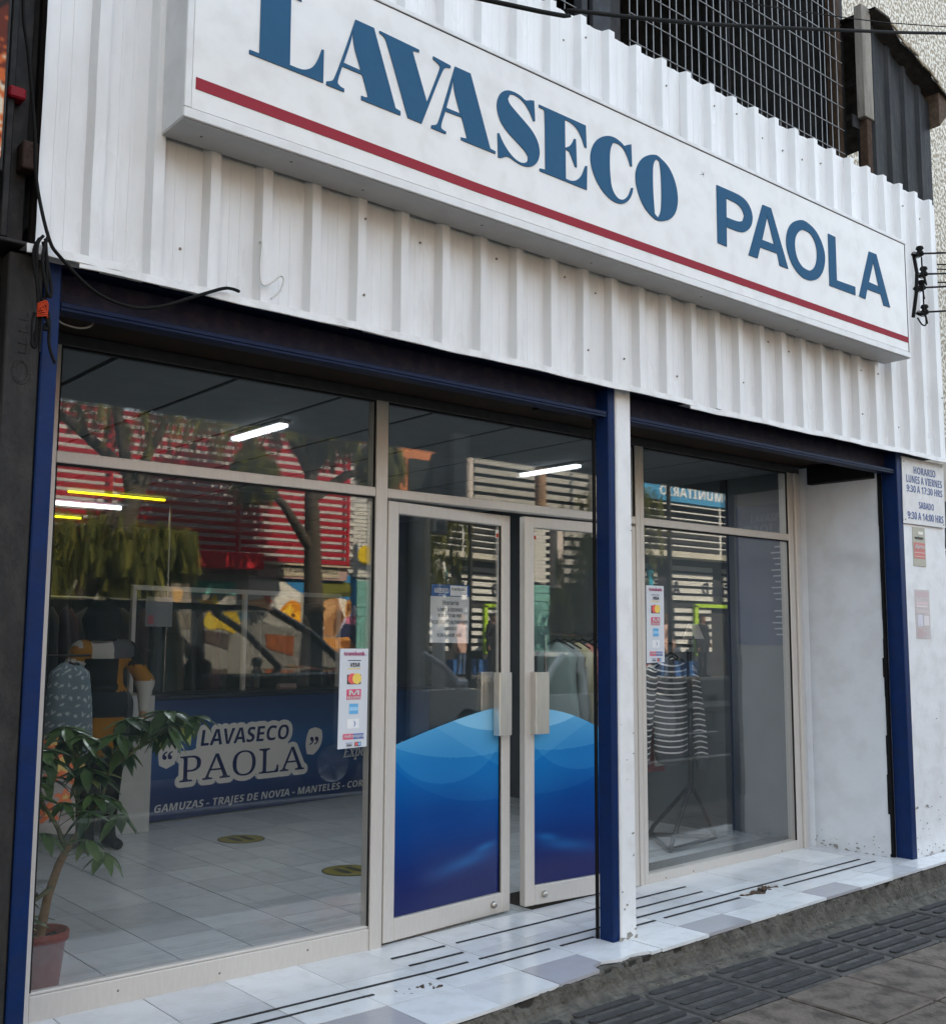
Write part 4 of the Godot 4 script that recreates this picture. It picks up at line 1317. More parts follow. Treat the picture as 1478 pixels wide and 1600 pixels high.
func notices() -> void:
	sticker(Vector3(1.343, 0.907, 0.0038), "white payment card sticker strip on the left window beside the mullion")
	sticker(Vector3(3.474, 1.276, 0.0038), "white payment card sticker strip on the right window above the striped sweater")
	# opening hours plate
	var t := thing("hours_plate", "white metal plate with blue opening hours on the right pier", "sign", Vector3(5.49, 2.17, 0.69))
	var s := S()
	prism(s, PackedVector2Array([Vector2(5.215, 2.175), Vector2(5.772, 2.18), Vector2(5.784, 2.62), Vector2(5.226, 2.607)]), 0.6865, 0.6905)
	fin(s, "plate", worn("plate_white", lin(0.56, 0.56, 0.56), lin(0.66, 0.66, 0.66), lin(0.28, 0.26, 0.24), 0.35, 2.0, 0.45, 0.1), t)
	var x := Transform3D(Basis.IDENTITY, Vector3(5.222, 2.18, 0.691))
	words(t, "blue_lettering", [["HORARIO", "Droid Sans", Rect2(0.15, 0.335, 0.29, 0.048)], ["LUNES A VIERNES", "Droid Sans", Rect2(0.05, 0.270, 0.475, 0.050)], ["9:30 A 17:30 HRS", "Droid Sans", Rect2(0.05, 0.207, 0.475, 0.048)], ["SABADO", "Droid Sans", Rect2(0.20, 0.106, 0.20, 0.045)], ["9:30 A 14:00 HRS", "Droid Sans", Rect2(0.05, 0.028, 0.475, 0.050)]], worn("plate_blue", lin(0.03, 0.07, 0.24), lin(0.06, 0.11, 0.30), lin(0.4, 0.4, 0.45), 0.5, 8.0, 0.5), x)
	s = S()
	for q in [[5.25, 2.585], [5.75, 2.60], [5.24, 2.20], [5.75, 2.20]]:
		lathe(s, [Vector2(0, 0.003), Vector2(0.005, 0.002), Vector2(0.006, 0.0)], 8, Transform3D(Basis(Vector3(1, 0, 0), PI / 2), Vector3(q[0], q[1], 0.6905)))
	fin(s, "screw", mat("old_screw", lin(0.16, 0.14, 0.12), 0.5, 0.6), t)
	# alarm sticker
	t = thing("alarm_sticker", "small cream and red alarm sticker under the opening hours plate", "sticker", Vector3(5.42, 1.9, 0.682))
	s = S()
	span(s, Vector3(5.341, 1.903, 0.678), Vector3(5.503, 2.160, 0.6815))
	fin(s, "paper", mat("cream_paper", lin(0.42, 0.41, 0.34), 0.5), t)
	x = Transform3D(Basis.IDENTITY, Vector3(5.341, 1.903, 0.6817))
	patches(t, "print", [[0.008, 0.05, 0.146, 0.105, lin(0.26, 0.035, 0.03)], [0.012, 0.088, 0.138, 0.003, lin(0.45, 0.40, 0.35)], [0.012, 0.062, 0.138, 0.003, lin(0.45, 0.40, 0.35)], [0.07, 0.21, 0.06, 0.02, lin(0.55, 0.54, 0.46)]], x)
	words(t, "lettering", [["Alarma", "Droid Sans", Rect2(0.02, 0.115, 0.12, 0.03), 0.2]], mat("white_ink", lin(0.6, 0.6, 0.6), 0.6), Transform3D(Basis.IDENTITY, Vector3(5.341, 1.903, 0.6838)))
	words(t, "dark_lettering", [["verisure", "Droid Sans", Rect2(0.02, 0.178, 0.115, 0.02)]], mat("dark_ink", lin(0.012, 0.014, 0.03), 0.5), Transform3D(Basis.IDENTITY, Vector3(5.341, 1.903, 0.6838)))
	# faded flyer
	t = thing("faded_flyer", "sun-faded pink flyer pasted low on the right pier", "flyer", Vector3(5.43, 1.43, 0.682))
	s = S()
	span(s, Vector3(5.337, 1.428, 0.678), Vector3(5.525, 1.748, 0.681))
	fin(s, "paper", worn("faded_paper", lin(0.50, 0.46, 0.46), lin(0.60, 0.56, 0.56), lin(0.35, 0.25, 0.26), 0.5, 6.0, 0.8), t)
	x = Transform3D(Basis.IDENTITY, Vector3(5.337, 1.428, 0.6811))
	var pr := [[0.006, 0.27, 0.176, 0.04, lin(0.26, 0.17, 0.18)], [0.02, 0.225, 0.15, 0.012, lin(0.48, 0.26, 0.29)], [0.02, 0.205, 0.14, 0.012, lin(0.5, 0.36, 0.38)], [0.01, 0.165, 0.17, 0.022, lin(0.33, 0.26, 0.26)], [0.02, 0.08, 0.07, 0.075, lin(0.36, 0.36, 0.46)], [0.10, 0.085, 0.07, 0.065, lin(0.44, 0.40, 0.42)]]
	for k in 5:
		pr.append([0.015, 0.012 + k * 0.012, 0.08 + 0.05 * ((k * 7) % 3) / 2.0, 0.005, lin(0.33, 0.18, 0.20)])
	patches(t, "print", pr, x, 0.0003)
	pass
	# opening hours sheet inside the left door, turned with the leaf
	var turn := Basis(Vector3.UP, deg_to_rad(6.5))
	t = thing("hours_sheet", "white opening hours sheet under a blue card, taped inside the left door", "notice", Vector3(1.598, 1.39, 0) + turn * Vector3(0.46, 0, -0.02))
	x = Transform3D(turn, Vector3(1.598, 0, 0) + turn * Vector3(0.322, 1.392, -0.0195))
	s = S()
	prism(s, PackedVector2Array([Vector2(0, 0), Vector2(0.279, -0.004), Vector2(0.283, 0.235), Vector2(0.002, 0.232)]), -0.001, 0.0, x)
	fin(s, "paper", mat("sheet_paper", lin(0.60, 0.62, 0.63), 0.6), t)
	s = S()
	prism(s, PackedVector2Array([Vector2(0.006, 0.233), Vector2(0.282, 0.236), Vector2(0.284, 0.295), Vector2(0.010, 0.292)]), -0.0008, 0.0002, x)
	fin(s, "blue_card", mat("blue_card", lin(0.02, 0.10, 0.32), 0.5), t)
	patches(t, "print", [[0.142, 0.238, 0.125, 0.052, lin(0.50, 0.52, 0.53)]], Transform3D(x.basis, x * Vector3(0, 0, 0.0002)), 0.0005)
	var at := Transform3D(x.basis, x * Vector3(0, 0, 0.0008))
	words(t, "dark_lettering", [["Horario", "Droid Sans", Rect2(0.088, 0.190, 0.115, 0.026)], ["LUNES A VIERNES", "Droid Sans", Rect2(0.05, 0.157, 0.18, 0.018)], ["9:30 A 17:30 HRS", "Droid Sans", Rect2(0.055, 0.128, 0.17, 0.017)], ["HORARIO CONTINUADO", "Droid Sans", Rect2(0.010, 0.092, 0.262, 0.020)], ["SABADO", "Droid Sans", Rect2(0.10, 0.062, 0.085, 0.018)], ["9:30 A 14:00 HRS", "Droid Sans", Rect2(0.05, 0.028, 0.175, 0.018)], ["transbank", "Droid Sans", Rect2(0.150, 0.265, 0.105, 0.018)]], mat("grey_ink", lin(0.10, 0.13, 0.15), 0.6), at)
	words(t, "white_lettering", [["ABIERTO", "Droid Sans", Rect2(0.025, 0.25, 0.105, 0.024)]], mat("white_ink", lin(0.6, 0.6, 0.6), 0.6), at)


# a garment shell lofted from rings [height, half width, half depth], banded by `tone`
func shell(s: SurfaceTool, rings: Array, x: Transform3D, tone: Callable, step := 0.02, n := 18, ruffle := 0.06, sd := 1.0) -> void:
	s.set_smooth_group(0)
	var ys := []
	var y: float = rings[0][0]
	while y < rings[-1][0]:
		ys.append(y)
		y += step
	ys.append(rings[-1][0])
	var loop := []
	for h in ys:
		var k := 0
		while k < rings.size() - 2 and rings[k + 1][0] < h:
			k += 1
		var f: float = clampf((h - rings[k][0]) / maxf(rings[k + 1][0] - rings[k][0], 0.0001), 0.0, 1.0)
		var rx: float = lerpf(rings[k][1], rings[k + 1][1], f)
		var rz: float = lerpf(rings[k][2], rings[k + 1][2], f)
		var ox: float = lerpf(rings[k][3] if rings[k].size() > 3 else 0.0, rings[k + 1][3] if rings[k + 1].size() > 3 else 0.0, f)
		var ring := []
		for q in n:
			var a := TAU * q / n
			var w := 1.0 + ruffle * sin(a * 5.0 + sd + h * 2.0) * (1.0 - 0.5 * f) + ruffle * 0.6 * sin(a * 3.0 - h * 9.0 + sd * 2.0)
			ring.append(x * Vector3(ox + cos(a) * rx, h + ruffle * 0.10 * sin(a * 2.0 + sd), sin(a) * rz * w))
		loop.append(ring)
	for i in loop.size() - 1:
		for q in n:
			var r := (q + 1) % n
			s.set_color(tone.call((ys[i] + ys[i + 1]) / 2.0, float(q) / n))
			quad(s, loop[i][q], loop[i + 1][q], loop[i + 1][r], loop[i][r])


func cloth() -> StandardMaterial3D:
	if mats.has("cloth"):
		return mats["cloth"]
	var m := mat("cloth", Color.WHITE, 0.95)
	m.vertex_color_use_as_albedo = true
	m.normal_enabled = true
	m.normal_texture = bump_tex(0.2, 2, 66, 5.0, 256)
	m.normal_scale = 0.35
	m.uv1_triplanar = true
	m.uv1_scale = Vector3(9, 9, 9)
	return m


func hanger(parent: Node, top: Vector3, half: float, turn := 0.0) -> void:
	var s := S()
	var d := Vector3(cos(turn), 0, -sin(turn))
	tube(s, [top + Vector3(0.02, -0.01, 0), top + Vector3(0.012, 0.012, 0), top, top - Vector3(0, 0.05, 0)], 0.0022, 6)
	tube(s, [top - Vector3(0, 0.05, 0), top - Vector3(0, 0.075, 0) + d * half * 0.4, top - Vector3(0, 0.12, 0) + d * half], 0.006, 6)
	tube(s, [top - Vector3(0, 0.05, 0), top - Vector3(0, 0.075, 0) - d * half * 0.4, top - Vector3(0, 0.12, 0) - d * half], 0.006, 6)
	fin(s, "hanger", mat("black_plastic", lin(0.012, 0.012, 0.013), 0.5), parent)


func shop_inside() -> void:
	# floor tiles
	var s := S()
	span(s, Vector3(-0.06, -0.3, -7.41), Vector3(5.29, -0.012, -0.0551))
	var fl := structure("shop_floor", s, worn("mortar", Color.WHITE, Color.WHITE, Color.WHITE, 0.0, 1.0))
	var tones := []
	for k in 4:
		var f: float = [0.56, 0.60, 0.53, 0.62][k]
		var m := worn("floor_tile_%d" % k, lin(f * 0.91, f * 0.98, f), lin(f * 1.0, f * 1.06, f * 1.09), lin(0.16, 0.15, 0.14), 0.2, 0.9 + k * 0.13, 0.2)
		tones.append(m)
	for i in 16:
		for j in 12:
			s = S()
			var x0 := 0.102 + (i - 1) * STEP + 0.0015
			var z1 := -0.057 - j * STEP - 0.0015
			var dy := rng.randf_range(-0.0008, 0.0006)
			span(s, Vector3(maxf(x0, -0.055), -0.012, z1 - STEP + 0.0065), Vector3(minf(x0 + STEP - 0.0065, 5.278), dy, z1))
			fin(s, "tile", tones[rng.randi() % 4], fl)
	s = S()
	span(s, Vector3(-0.055, -0.012, -7.39), Vector3(5.278, 0.0, -4.236))
	fin(s, "rear_floor", tones[0], fl)
	# ceiling boards with dark cover strips
	s = S()
	span(s, Vector3(-0.05, 2.652, -7.39), Vector3(5.27, 2.668, -0.125))
	var ce := structure("ceiling", s, mat("ceiling_void", lin(0.02, 0.02, 0.02), 0.9))
	var board := worn("ceiling_board", lin(0.26, 0.28, 0.29), lin(0.31, 0.33, 0.34), Color.BLACK, 0.0, 0.8, 0.8)
	for i in range(-1, 9):
		for j in 6:
			s = S()
			var x0 := 0.35 + i * 0.5855
			var z1 := -0.127 - j * 1.22
			if x0 + 0.57 < 0.0 or x0 > 5.2:
				continue
			span(s, Vector3(maxf(x0 + 0.014, -0.05), 2.622, maxf(z1 - 1.205, -7.38)), Vector3(minf(x0 + 0.5715, 5.27), 2.632, z1), 0.002)
			fin(s, "ceiling_panel", board, ce)
		s = S()
		span(s, Vector3(0.35 + i * 0.5855 - 0.011, 2.626, -7.38), Vector3(0.35 + i * 0.5855 + 0.011, 2.645, -0.127))
		if 0.35 + i * 0.5855 > 0.0 and i < 9:
			fin(s, "cover_strip", mat("dark_strip", lin(0.03, 0.03, 0.03), 0.8), ce)
	# pilaster and dark dado on the right wall
	bar_to("wall_pilaster", Vector3(5.262, 0, -0.80), Vector3(5.2795, 2.62, -0.74), mat("pilaster_grey", lin(0.06, 0.065, 0.07), 0.7))
	# lamps
	var glow := mat("tube_glow", lin(0.9, 0.95, 1.0), 0.5)
	glow.emission_enabled = true
	glow.emission = Color(0.93, 0.97, 1.0)
	glow.emission_energy_multiplier = 1.6
	for q in [[1.592, -1.27, "white strip lamp on the ceiling behind the left window"], [3.836, -1.18, "white strip lamp on the ceiling above the doors"]]:
		var t := thing("ceiling_lamp", q[2], "ceiling lamp", Vector3(q[0], 2.6, q[1]), "strip lamps on the shop ceiling")
		s = S()
		box(s, Vector3(q[0], 2.611, q[1]), Vector3(0.075, 0.02, 0.60), Basis.IDENTITY, 0.004)
		fin(s, "housing", mat("lamp_white", lin(0.6, 0.6, 0.6), 0.5), t)
		s = S()
		box(s, Vector3(q[0], 2.592, q[1]), Vector3(0.06, 0.017, 0.57), Basis.IDENTITY, 0.005)
		fin(s, "lamp_tube", glow, t)
		lamp_light(t, Vector3(0, -0.022, 0), Vector2(0.06, 0.57), 0.5, Color(0.93, 0.97, 1.0))
	var yellow := mat("yellow_glow", lin(0.8, 0.75, 0.02), 0.5)
	yellow.emission_enabled = true
	yellow.emission = Color(1.0, 0.95, 0.1)
	yellow.emission_energy_multiplier = 1.0
	for q in [[2.11, -4.62, 0.84, yellow, "upper thin yellow light tube at the back of the shop", 0.018], [2.1, -5.45, 0.75, glow, "white strip lamp at the back of the shop between yellow tubes", 0.035], [2.2, -6.55, 0.62, yellow, "lower thin yellow light tube at the back of the shop", 0.02]]:
		var t := thing("back_lamp", q[4], "lamp", Vector3(q[0], 2.6, q[1]), "thin lamps at the back of the shop")
		s = S()
		box(s, Vector3(q[0], 2.599, q[1]), Vector3(q[2], q[5], 0.022), Basis.IDENTITY, 0.004)
		fin(s, "lamp_tube", q[3], t)
		lamp_light(t, Vector3(0, -0.02, 0), Vector2(q[2], 0.03), 0.04, q[3].emission)
		bar(Vector3(q[0] - 0.02, 2.609, q[1] - 0.008), Vector3(q[0] + 0.02, 2.6215, q[1] + 0.008), "bracket", mat("lamp_white", Color.WHITE), t)


func lamp_light(t: Node3D, at: Vector3, size: Vector2, energy: float, c: Color) -> void:
	var l := AreaLight3D.new()
	l.name = "lamp_light"
	l.area_size = size
	l.light_energy = energy
	l.light_color = c
	l.area_range = 12.0
	l.area_attenuation = 2.0
	l.shadow_enabled = true
	t.add_child(l, true)
	l.position = at
	l.rotation.x = -PI / 2


func bar_to(called: String, a: Vector3, b: Vector3, m: Material) -> void:
	var s := S()
	span(s, a, b, 0.002)
	structure(called, s, m)


func inside_things() -> void:
	var s: SurfaceTool
	# counter with its printed front
	var dirn := Vector3(0.9896, 0, -0.1438)
	var turn := Basis.looking_at(-Vector3(0.1438, 0, 0.9896), Vector3.UP)
	var o := Vector3(2.05, 0, -3.81)
	var t := thing("counter", "navy reception counter with white lettering on its printed front", "counter", o)
	t.rotation.y = atan2(0.1438, 0.9896)
	t.set_meta("base", Vector3.ZERO)
	var navy := mat("banner_navy", Color.WHITE, 0.42)
	var g := Gradient.new()
	g.set_color(0, lin(0.012, 0.035, 0.13))
	g.set_color(1, lin(0.010, 0.020, 0.11))
	g.add_point(0.4, lin(0.022, 0.105, 0.30))
	var gt := GradientTexture2D.new()
	gt.gradient = g
	gt.width = 8
	gt.height = 128
	gt.fill_from = Vector2(0, 0)
	gt.fill_to = Vector2(0, 1)
	navy.albedo_texture = gt
	s = S()
	span(s, Vector3(0, 0.06, -0.6), Vector3(3.16, 0.93, -0.012), 0.004)
	fin(s, "body", mat("counter_body", lin(0.02, 0.025, 0.05), 0.6), t)
	s = S()
	span(s, Vector3(-0.02, 0.931, -0.62), Vector3(3.18, 0.962, 0.015), 0.005)
	fin(s, "top", mat("counter_top", lin(0.025, 0.03, 0.055), 0.35), t)
	s = S()
	var c := [Vector3(0.0, 0.012, 0), Vector3(3.16, 0.0, 0), Vector3(3.16, 0.925, 0), Vector3(0.0, 0.925, 0)]
	var uv := [Vector2(0, 1), Vector2(1, 1), Vector2(1, 0), Vector2(0, 0)]
	for k in [0, 2, 1, 0, 3, 2]:
		s.set_uv(uv[k])
		s.add_vertex(c[k])
	var pr := fin(s, "printed_front", navy, t)
	var xf := Transform3D.IDENTITY
	# pale outline shapes behind the name
	s = S()
	flat_poly(s, poly([360, 300, 1560, 290, 1480, 470, 1400, 540, 1400, 670, 540, 670, 540, 560, 360, 480]), 0.0002)
	var halo := []
	for k in 16:
		var d := Vector2.from_angle(TAU * k / 16.0) * 0.042
		for w in [["LAVASECO", "Droid Sans", Rect2(0.535, 0.553, 0.88, 0.125), 0.12, 700], ["PAOLA", "Droid Serif", Rect2(0.35, 0.285, 1.25, 0.205), 0.0, 400]]:
			halo.append([w[0], w[1], Rect2(w[2].position + d, w[2].size), w[3], w[4], 0.0003 + k * 0.00005 + (0.00002 if w[0] == "PAOLA" else 0.0)])
	flat_poly(s, softened(poly([1620, 560, 1650, 620, 1720, 640, 1790, 610, 1806, 540, 1770, 450, 1700, 400, 1630, 410, 1610, 480])), 0.0012)
	flat_poly(s, softened(poly([150, 520, 180, 580, 250, 600, 320, 570, 330, 500, 300, 430, 230, 400, 165, 430])), 0.0018)
	var grey := mat("banner_grey", lin(0.70, 0.70, 0.68), 0.5)
	var q1 := fin(s, "pale_outline", grey, pr)
	s = S()
	for w in halo:
		lettering(s, w[0], w[1], w[2], Transform3D(Basis.IDENTITY, Vector3(0, 0, w[5])), 0.00002, w[3], w[4])
	place(s.commit(), "pale_outline", grey, pr)
	var ink := mat("banner_ink", lin(0.012, 0.02, 0.10), 0.5)
	words(pr, "navy_lettering", [["LAVASECO", "Droid Sans", Rect2(0.535, 0.553, 0.88, 0.125), 0.12], ["PAOLA", "Droid Serif", Rect2(0.35, 0.285, 1.25, 0.205), 0.0, 400], ["”", "Droid Serif", Rect2(1.655, 0.485, 0.10, 0.07)], ["“", "Droid Serif", Rect2(0.19, 0.47, 0.09, 0.065)]], ink, Transform3D(Basis.IDENTITY, Vector3(0, 0, 0.0022)))
	words(pr, "white_lettering", [["GAMUZAS - TRAJES DE NOVIA - MANTELES - CORTINAS", "Droid Sans", Rect2(0.13, 0.06, 2.43, 0.074), 0.18], ["Experiencia de", "Droid Serif", Rect2(2.04, 0.32, 0.80, 0.13), 0.22]], mat("banner_white", lin(0.60, 0.61, 0.62), 0.5), Transform3D(Basis.IDENTITY, Vector3(0, 0, 0.0012)))
	# glazed screen on the counter
	var sc := thing("counter_screen", "aluminium framed glass screen standing on the counter", "screen", o)
	sc.rotation.y = t.rotation.y
	sc.set_meta("base", Vector3.ZERO)
	var a := alu()
	for q in [0.05, 1.13, 2.21]:
		bar(Vector3(q, 0.964, -0.32), Vector3(q + 0.035, 1.79, -0.28), "post", a, sc)
	bar(Vector3(0.05, 1.7905, -0.32), Vector3(2.245, 1.83, -0.28), "top_rail", a, sc)
	for q in [0.087, 1.167]:
		s = S()
		span(s, Vector3(q, 0.966, -0.303), Vector3(q + 1.04, 1.79, -0.297))
		fin(s, "pane", glass("window_glass"), sc)
	# little things on the counter
	var card := thing("notice_card", "small grey notice taped up on the counter screen", "notice", Vector3(2.2, 1.6, -3.9))
	bar(Vector3(2.19, 1.50, -4.15), Vector3(2.42, 1.74, -4.145), "card", mat("dim_card", lin(0.30, 0.31, 0.33), 0.7), card)
	patches(card, "print", [[0.02, 0.02, 0.05, 0.07, lin(0.25, 0.03, 0.04)], [0.08, 0.17, 0.09, 0.012, lin(0.1, 0.1, 0.1)]], Transform3D(Basis.IDENTITY, Vector3(2.19, 1.50, -4.1445)))
	var roll := thing("cloth_roll", "short pale roll lying on the counter beside the card strip", "roll", Vector3(3.55, 0.985, -4.2))
	s = S()
	tube(s, [Vector3(3.42, 0.992, -4.15), Vector3(3.60, 0.992, -4.17)], 0.028, 12)
	fin(s, "roll", mat("roll_pink", lin(0.34, 0.27, 0.25), 0.8), roll)
	# white cabinet at the end of the counter
	var cab := thing("white_cabinet", "plain white cabinet at the left end of the navy counter", "cabinet", Vector3(1.85, 0, -3.6))
	var cw := worn("cabinet_white", lin(0.42, 0.42, 0.41), lin(0.48, 0.48, 0.47), Color.BLACK, 0.0, 1.0, 0.5)
	bar(Vector3(1.72, 0.0, -3.95), Vector3(2.005, 0.80, -3.50), "carcass", cw, cab, 0.004)
	bar(Vector3(1.71, 0.802, -3.96), Vector3(2.01, 0.985, -3.49), "drawer", cw, cab, 0.006)
	# floor stickers
	for q in [[2.39, -2.82, "yellow round footprint sticker on the shop floor, nearer the counter"], [2.40, -1.47, "yellow round footprint sticker on the shop floor, nearer the left door"]]:
		var st := thing("floor_sticker", q[2], "floor sticker", Vector3(q[0], 0.0, q[1]), "yellow stickers on the shop floor")
		var fx := Transform3D(Basis(Vector3(1, 0, 0), Vector3(0, 0, -1), Vector3(0, 1, 0)), Vector3(q[0], 0.0012, q[1]))
		s = S()
		prism(s, ellipse(Vector2.ZERO, 0.165, 0.165, 32), 0.0, 0.0008, fx)
		fin(s, "disc", mat("dark_ring", lin(0.03, 0.03, 0.008), 0.5), st)
		s = S()
		flat_poly(s, ellipse(Vector2.ZERO, 0.155, 0.155, 32), 0.0016, fx)
		fin(s, "yellow_print", mat("sticker_yellow", lin(0.21, 0.175, 0.012), 0.5), st)
		s = S()
		for e in [-0.045, 0.045]:
			flat_poly(s, softened(PackedVector2Array([Vector2(e - 0.03, -0.02), Vector2(e - 0.024, 0.085), Vector2(e + 0.024, 0.085), Vector2(e + 0.03, -0.02), Vector2(e + 0.018, -0.085), Vector2(e - 0.018, -0.085)])), 0.0022, fx)
		flat_poly(s, bar_between(Vector2(-0.11, 0.115), Vector2(0.11, 0.115), 0.012), 0.0022, fx)
		fin(s, "footprints", mat("dark_ring", Color.BLACK), st)
	# price board on the right wall
	var pb := thing("price_board", "tall navy price list board on the shop's right inner wall", "price board", Vector3(5.27, 1.9, -0.35))
	var wall := Transform3D(Basis(Vector3(0, 0, 1), Vector3(0, 1, 0), Vector3(-1, 0, 0)), Vector3(5.268, 1.38, -0.66))
	s = S()
	prism(s, PackedVector2Array([Vector2(0, 0), Vector2(0.60, 0), Vector2(0.60, 1.02), Vector2(0, 1.02)]), -0.008, 0.002, wall)
	fin(s, "board", mat("board_navy", lin(0.012, 0.03, 0.10), 0.45), pb)
	var rows := []
	for k in 16:
		if k == 10:
			continue
		var w := 0.07 + 0.03 * ((k * 5) % 3) / 2.0
		rows.append([0.40 - w, 0.70 - k * 0.042, w, 0.010, lin(0.16, 0.20, 0.26)])
		rows.append([0.48, 0.70 - k * 0.042, 0.05, 0.012, lin(0.14, 0.18, 0.24)])
	patches(pb, "price_lines", rows, Transform3D(wall.basis, wall * Vector3(0, 0, 0.002)), 0.0001)
	words(pb, "white_lettering", [["LAVASECO", "Droid Sans", Rect2(0.13, 0.895, 0.34, 0.055), 0.15], ["“PAOLA”", "Droid Serif", Rect2(0.03, 0.80, 0.44, 0.075)]], mat("board_white", lin(0.15, 0.19, 0.26), 0.5), Transform3D(wall.basis, wall * Vector3(0, 0, 0.0025)))
	rack()
	back_rail()
	shop_person()


func rack() -> void:
	var s := S()
	var steel := mat("rack_steel", lin(0.02, 0.022, 0.025), 0.35, 0.3)
	var t := thing("clothes_rack", "dark tubular clothes rack on a triangular foot behind the right window", "clothes rack", Vector3(4.71, 0, -0.68))
	tube(s, [Vector3(4.71, 0.36, -0.68), Vector3(4.715, 1.42, -0.68)], 0.020, 12)
	fin(s, "pole", steel, t)
	var f := [Vector3(4.38, 0.018, -0.60), Vector3(5.02, 0.018, -0.72), Vector3(4.72, 0.018, -1.08)]
	for k in 3:
		s = S()
		var d: Vector3 = (f[k] - Vector3(4.71, 0.016, -0.68)).normalized()
		tube(s, [Vector3(4.71, 0.40, -0.68) + d * 0.012, f[k] - d * 0.05 + Vector3(0, 0.07, 0), f[k] - d * 0.012 + Vector3(0, 0.012, 0), f[k]], 0.016, 8)
		fin(s, "leg", steel, t)
		s = S()
		tube(s, [f[k], f[(k + 1) % 3]], 0.016, 8)
		fin(s, "foot_bar", steel, t)
	s = S()
	tube(s, [Vector3(4.715, 1.38, -0.68), Vector3(4.66, 1.41, -1.18)], 0.011, 8)
	fin(s, "arm", steel, t)
	var card := thing("tent_card", "folded white card standing on top of the clothes rack", "card", Vector3(4.76, 1.42, -0.68))
	var b := Basis(Vector3.UP, 0.25)
	s = S()
	for k in [-1.0, 1.0]:
		box(s, Vector3(4.765, 1.475, -0.68) + b * Vector3(0, 0, 0.025 * k), Vector3(0.155, 0.115, 0.002), b * Basis(Vector3(1, 0, 0), -0.40 * k), 0.0005)
	fin(s, "card", mat("white_card", lin(0.82, 0.82, 0.80), 0.7), card)
	# striped sweater
	var sw := thing("striped_sweater", "black and white striped sweater hung on the dark clothes rack", "sweater", Vector3(4.63, 0.6, -0.80))
	var black := lin(0.010, 0.011, 0.013)
	var white := lin(0.78, 0.77, 0.74)
	var band := func(h: float, _u: float) -> Color:
		if h < -0.62 or h > 0.03:
			return black
		return white if fposmod(h + 0.004, 0.040) < 0.010 else black
	s = S()
	shell(s, [[-0.68, 0.175, 0.06], [-0.63, 0.205, 0.07], [-0.40, 0.215, 0.075], [-0.12, 0.22, 0.07], [-0.03, 0.205, 0.055], [0.02, 0.12, 0.045], [0.045, 0.075, 0.04]], Transform3D(Basis(Vector3.UP, 0.1), Vector3(4.665, 1.235, -0.80)), band, 0.010, 26, 0.10)
	fin(s, "body", cloth(), sw)
	for k in [-1.0, 1.0]:
		s = S()
		var band2 := func(h: float, _u: float) -> Color:
			if h < -0.64:
				return black
			return white if fposmod(h + 0.016, 0.040) < 0.010 else black
		shell(s, [[-0.74, 0.042, 0.035, 0.075 * k], [-0.65, 0.05, 0.045, 0.07 * k], [-0.35, 0.058, 0.05, 0.045 * k], [-0.08, 0.06, 0.052, 0.0], [0.0, 0.03, 0.035, -0.02 * k]], Transform3D(Basis(Vector3(0, 0, 1), 0.04 * k), Vector3(4.665 + 0.225 * k, 1.215, -0.80)), band2, 0.010, 14, 0.09, 2.0 + k)
		fin(s, "sleeve", cloth(), sw)
	hanger(sw, Vector3(4.675, 1.345, -0.80), 0.2, 0.1)
	for q in [["cream_coat", "cream coat hung behind the striped sweater", "coat", Vector3(4.84, 1.25, -0.95), 0.72, lin(0.62, 0.58, 0.53), 0.22], ["red_garment", "dark red garment showing below the striped sweater", "garment", Vector3(4.69, 1.2, -1.06), 0.74, lin(0.26, 0.02, 0.028), 0.22], ["rust_skirt", "rust red skirt hanging lowest at the left of the rack", "skirt", Vector3(4.34, 0.95, -0.98), 0.62, lin(0.24, 0.04, 0.03), 0.085], ["black_jacket", "black jacket hung at the back of the clothes rack", "jacket", Vector3(4.60, 1.26, -1.16), 0.62, lin(0.012, 0.012, 0.013), 0.2]]:
		var gt := thing(q[0], q[1], q[2], q[3] - Vector3(0, q[4], 0))
		var tone := func(_h: float, _u: float) -> Color: return q[5]
		s = S()
		shell(s, [[-q[4], q[6] * 1.05, 0.05], [-0.3, q[6], 0.055], [-0.05, q[6] * 0.95, 0.05], [0.0, q[6] * 0.7, 0.04], [0.03, 0.06, 0.03]], Transform3D(Basis(Vector3.UP, 0.15), q[3]), tone, 0.03, 18, 0.09, q[3].x)
		fin(s, "body", cloth(), gt)
		if q[6] > 0.1:
			for k in [-1.0, 1.0]:
				s = S()
				shell(s, [[-0.60, 0.045, 0.04, 0.09 * k], [-0.3, 0.055, 0.045, 0.05 * k], [-0.03, 0.055, 0.045, 0.0], [0.0, 0.03, 0.03, -0.02 * k]], Transform3D(Basis.IDENTITY, q[3] + Vector3(q[6] * k, -0.02, 0)), tone, 0.04, 12, 0.06, 1.0)
				fin(s, "sleeve", cloth(), gt)
		hanger(gt, q[3] + Vector3(0, 0.12, 0), q[6] * 0.9, 0.15)
	# rail with coloured garments seen through the right door
	var r := thing("clothes_rail", "steel clothes rail with coloured garments behind the right door", "clothes rail", Vector3(4.75, 0, -1.75))
	s = S()
	tube(s, [Vector3(4.30, 1.45, -1.75), Vector3(5.24, 1.45, -1.75)], 0.012, 8)
	fin(s, "rail", mat("chrome", lin(0.4, 0.4, 0.4), 0.25, 0.9), r)
	for x in [4.34, 5.2]:
		s = S()
		tube(s, [Vector3(x, 0.03, -1.75), Vector3(x, 1.45, -1.75)], 0.012, 8)
		box(s, Vector3(x, 0.02, -1.75), Vector3(0.03, 0.03, 0.42), Basis.IDENTITY, 0.006)
		fin(s, "upright", mat("chrome", Color.WHITE), r)
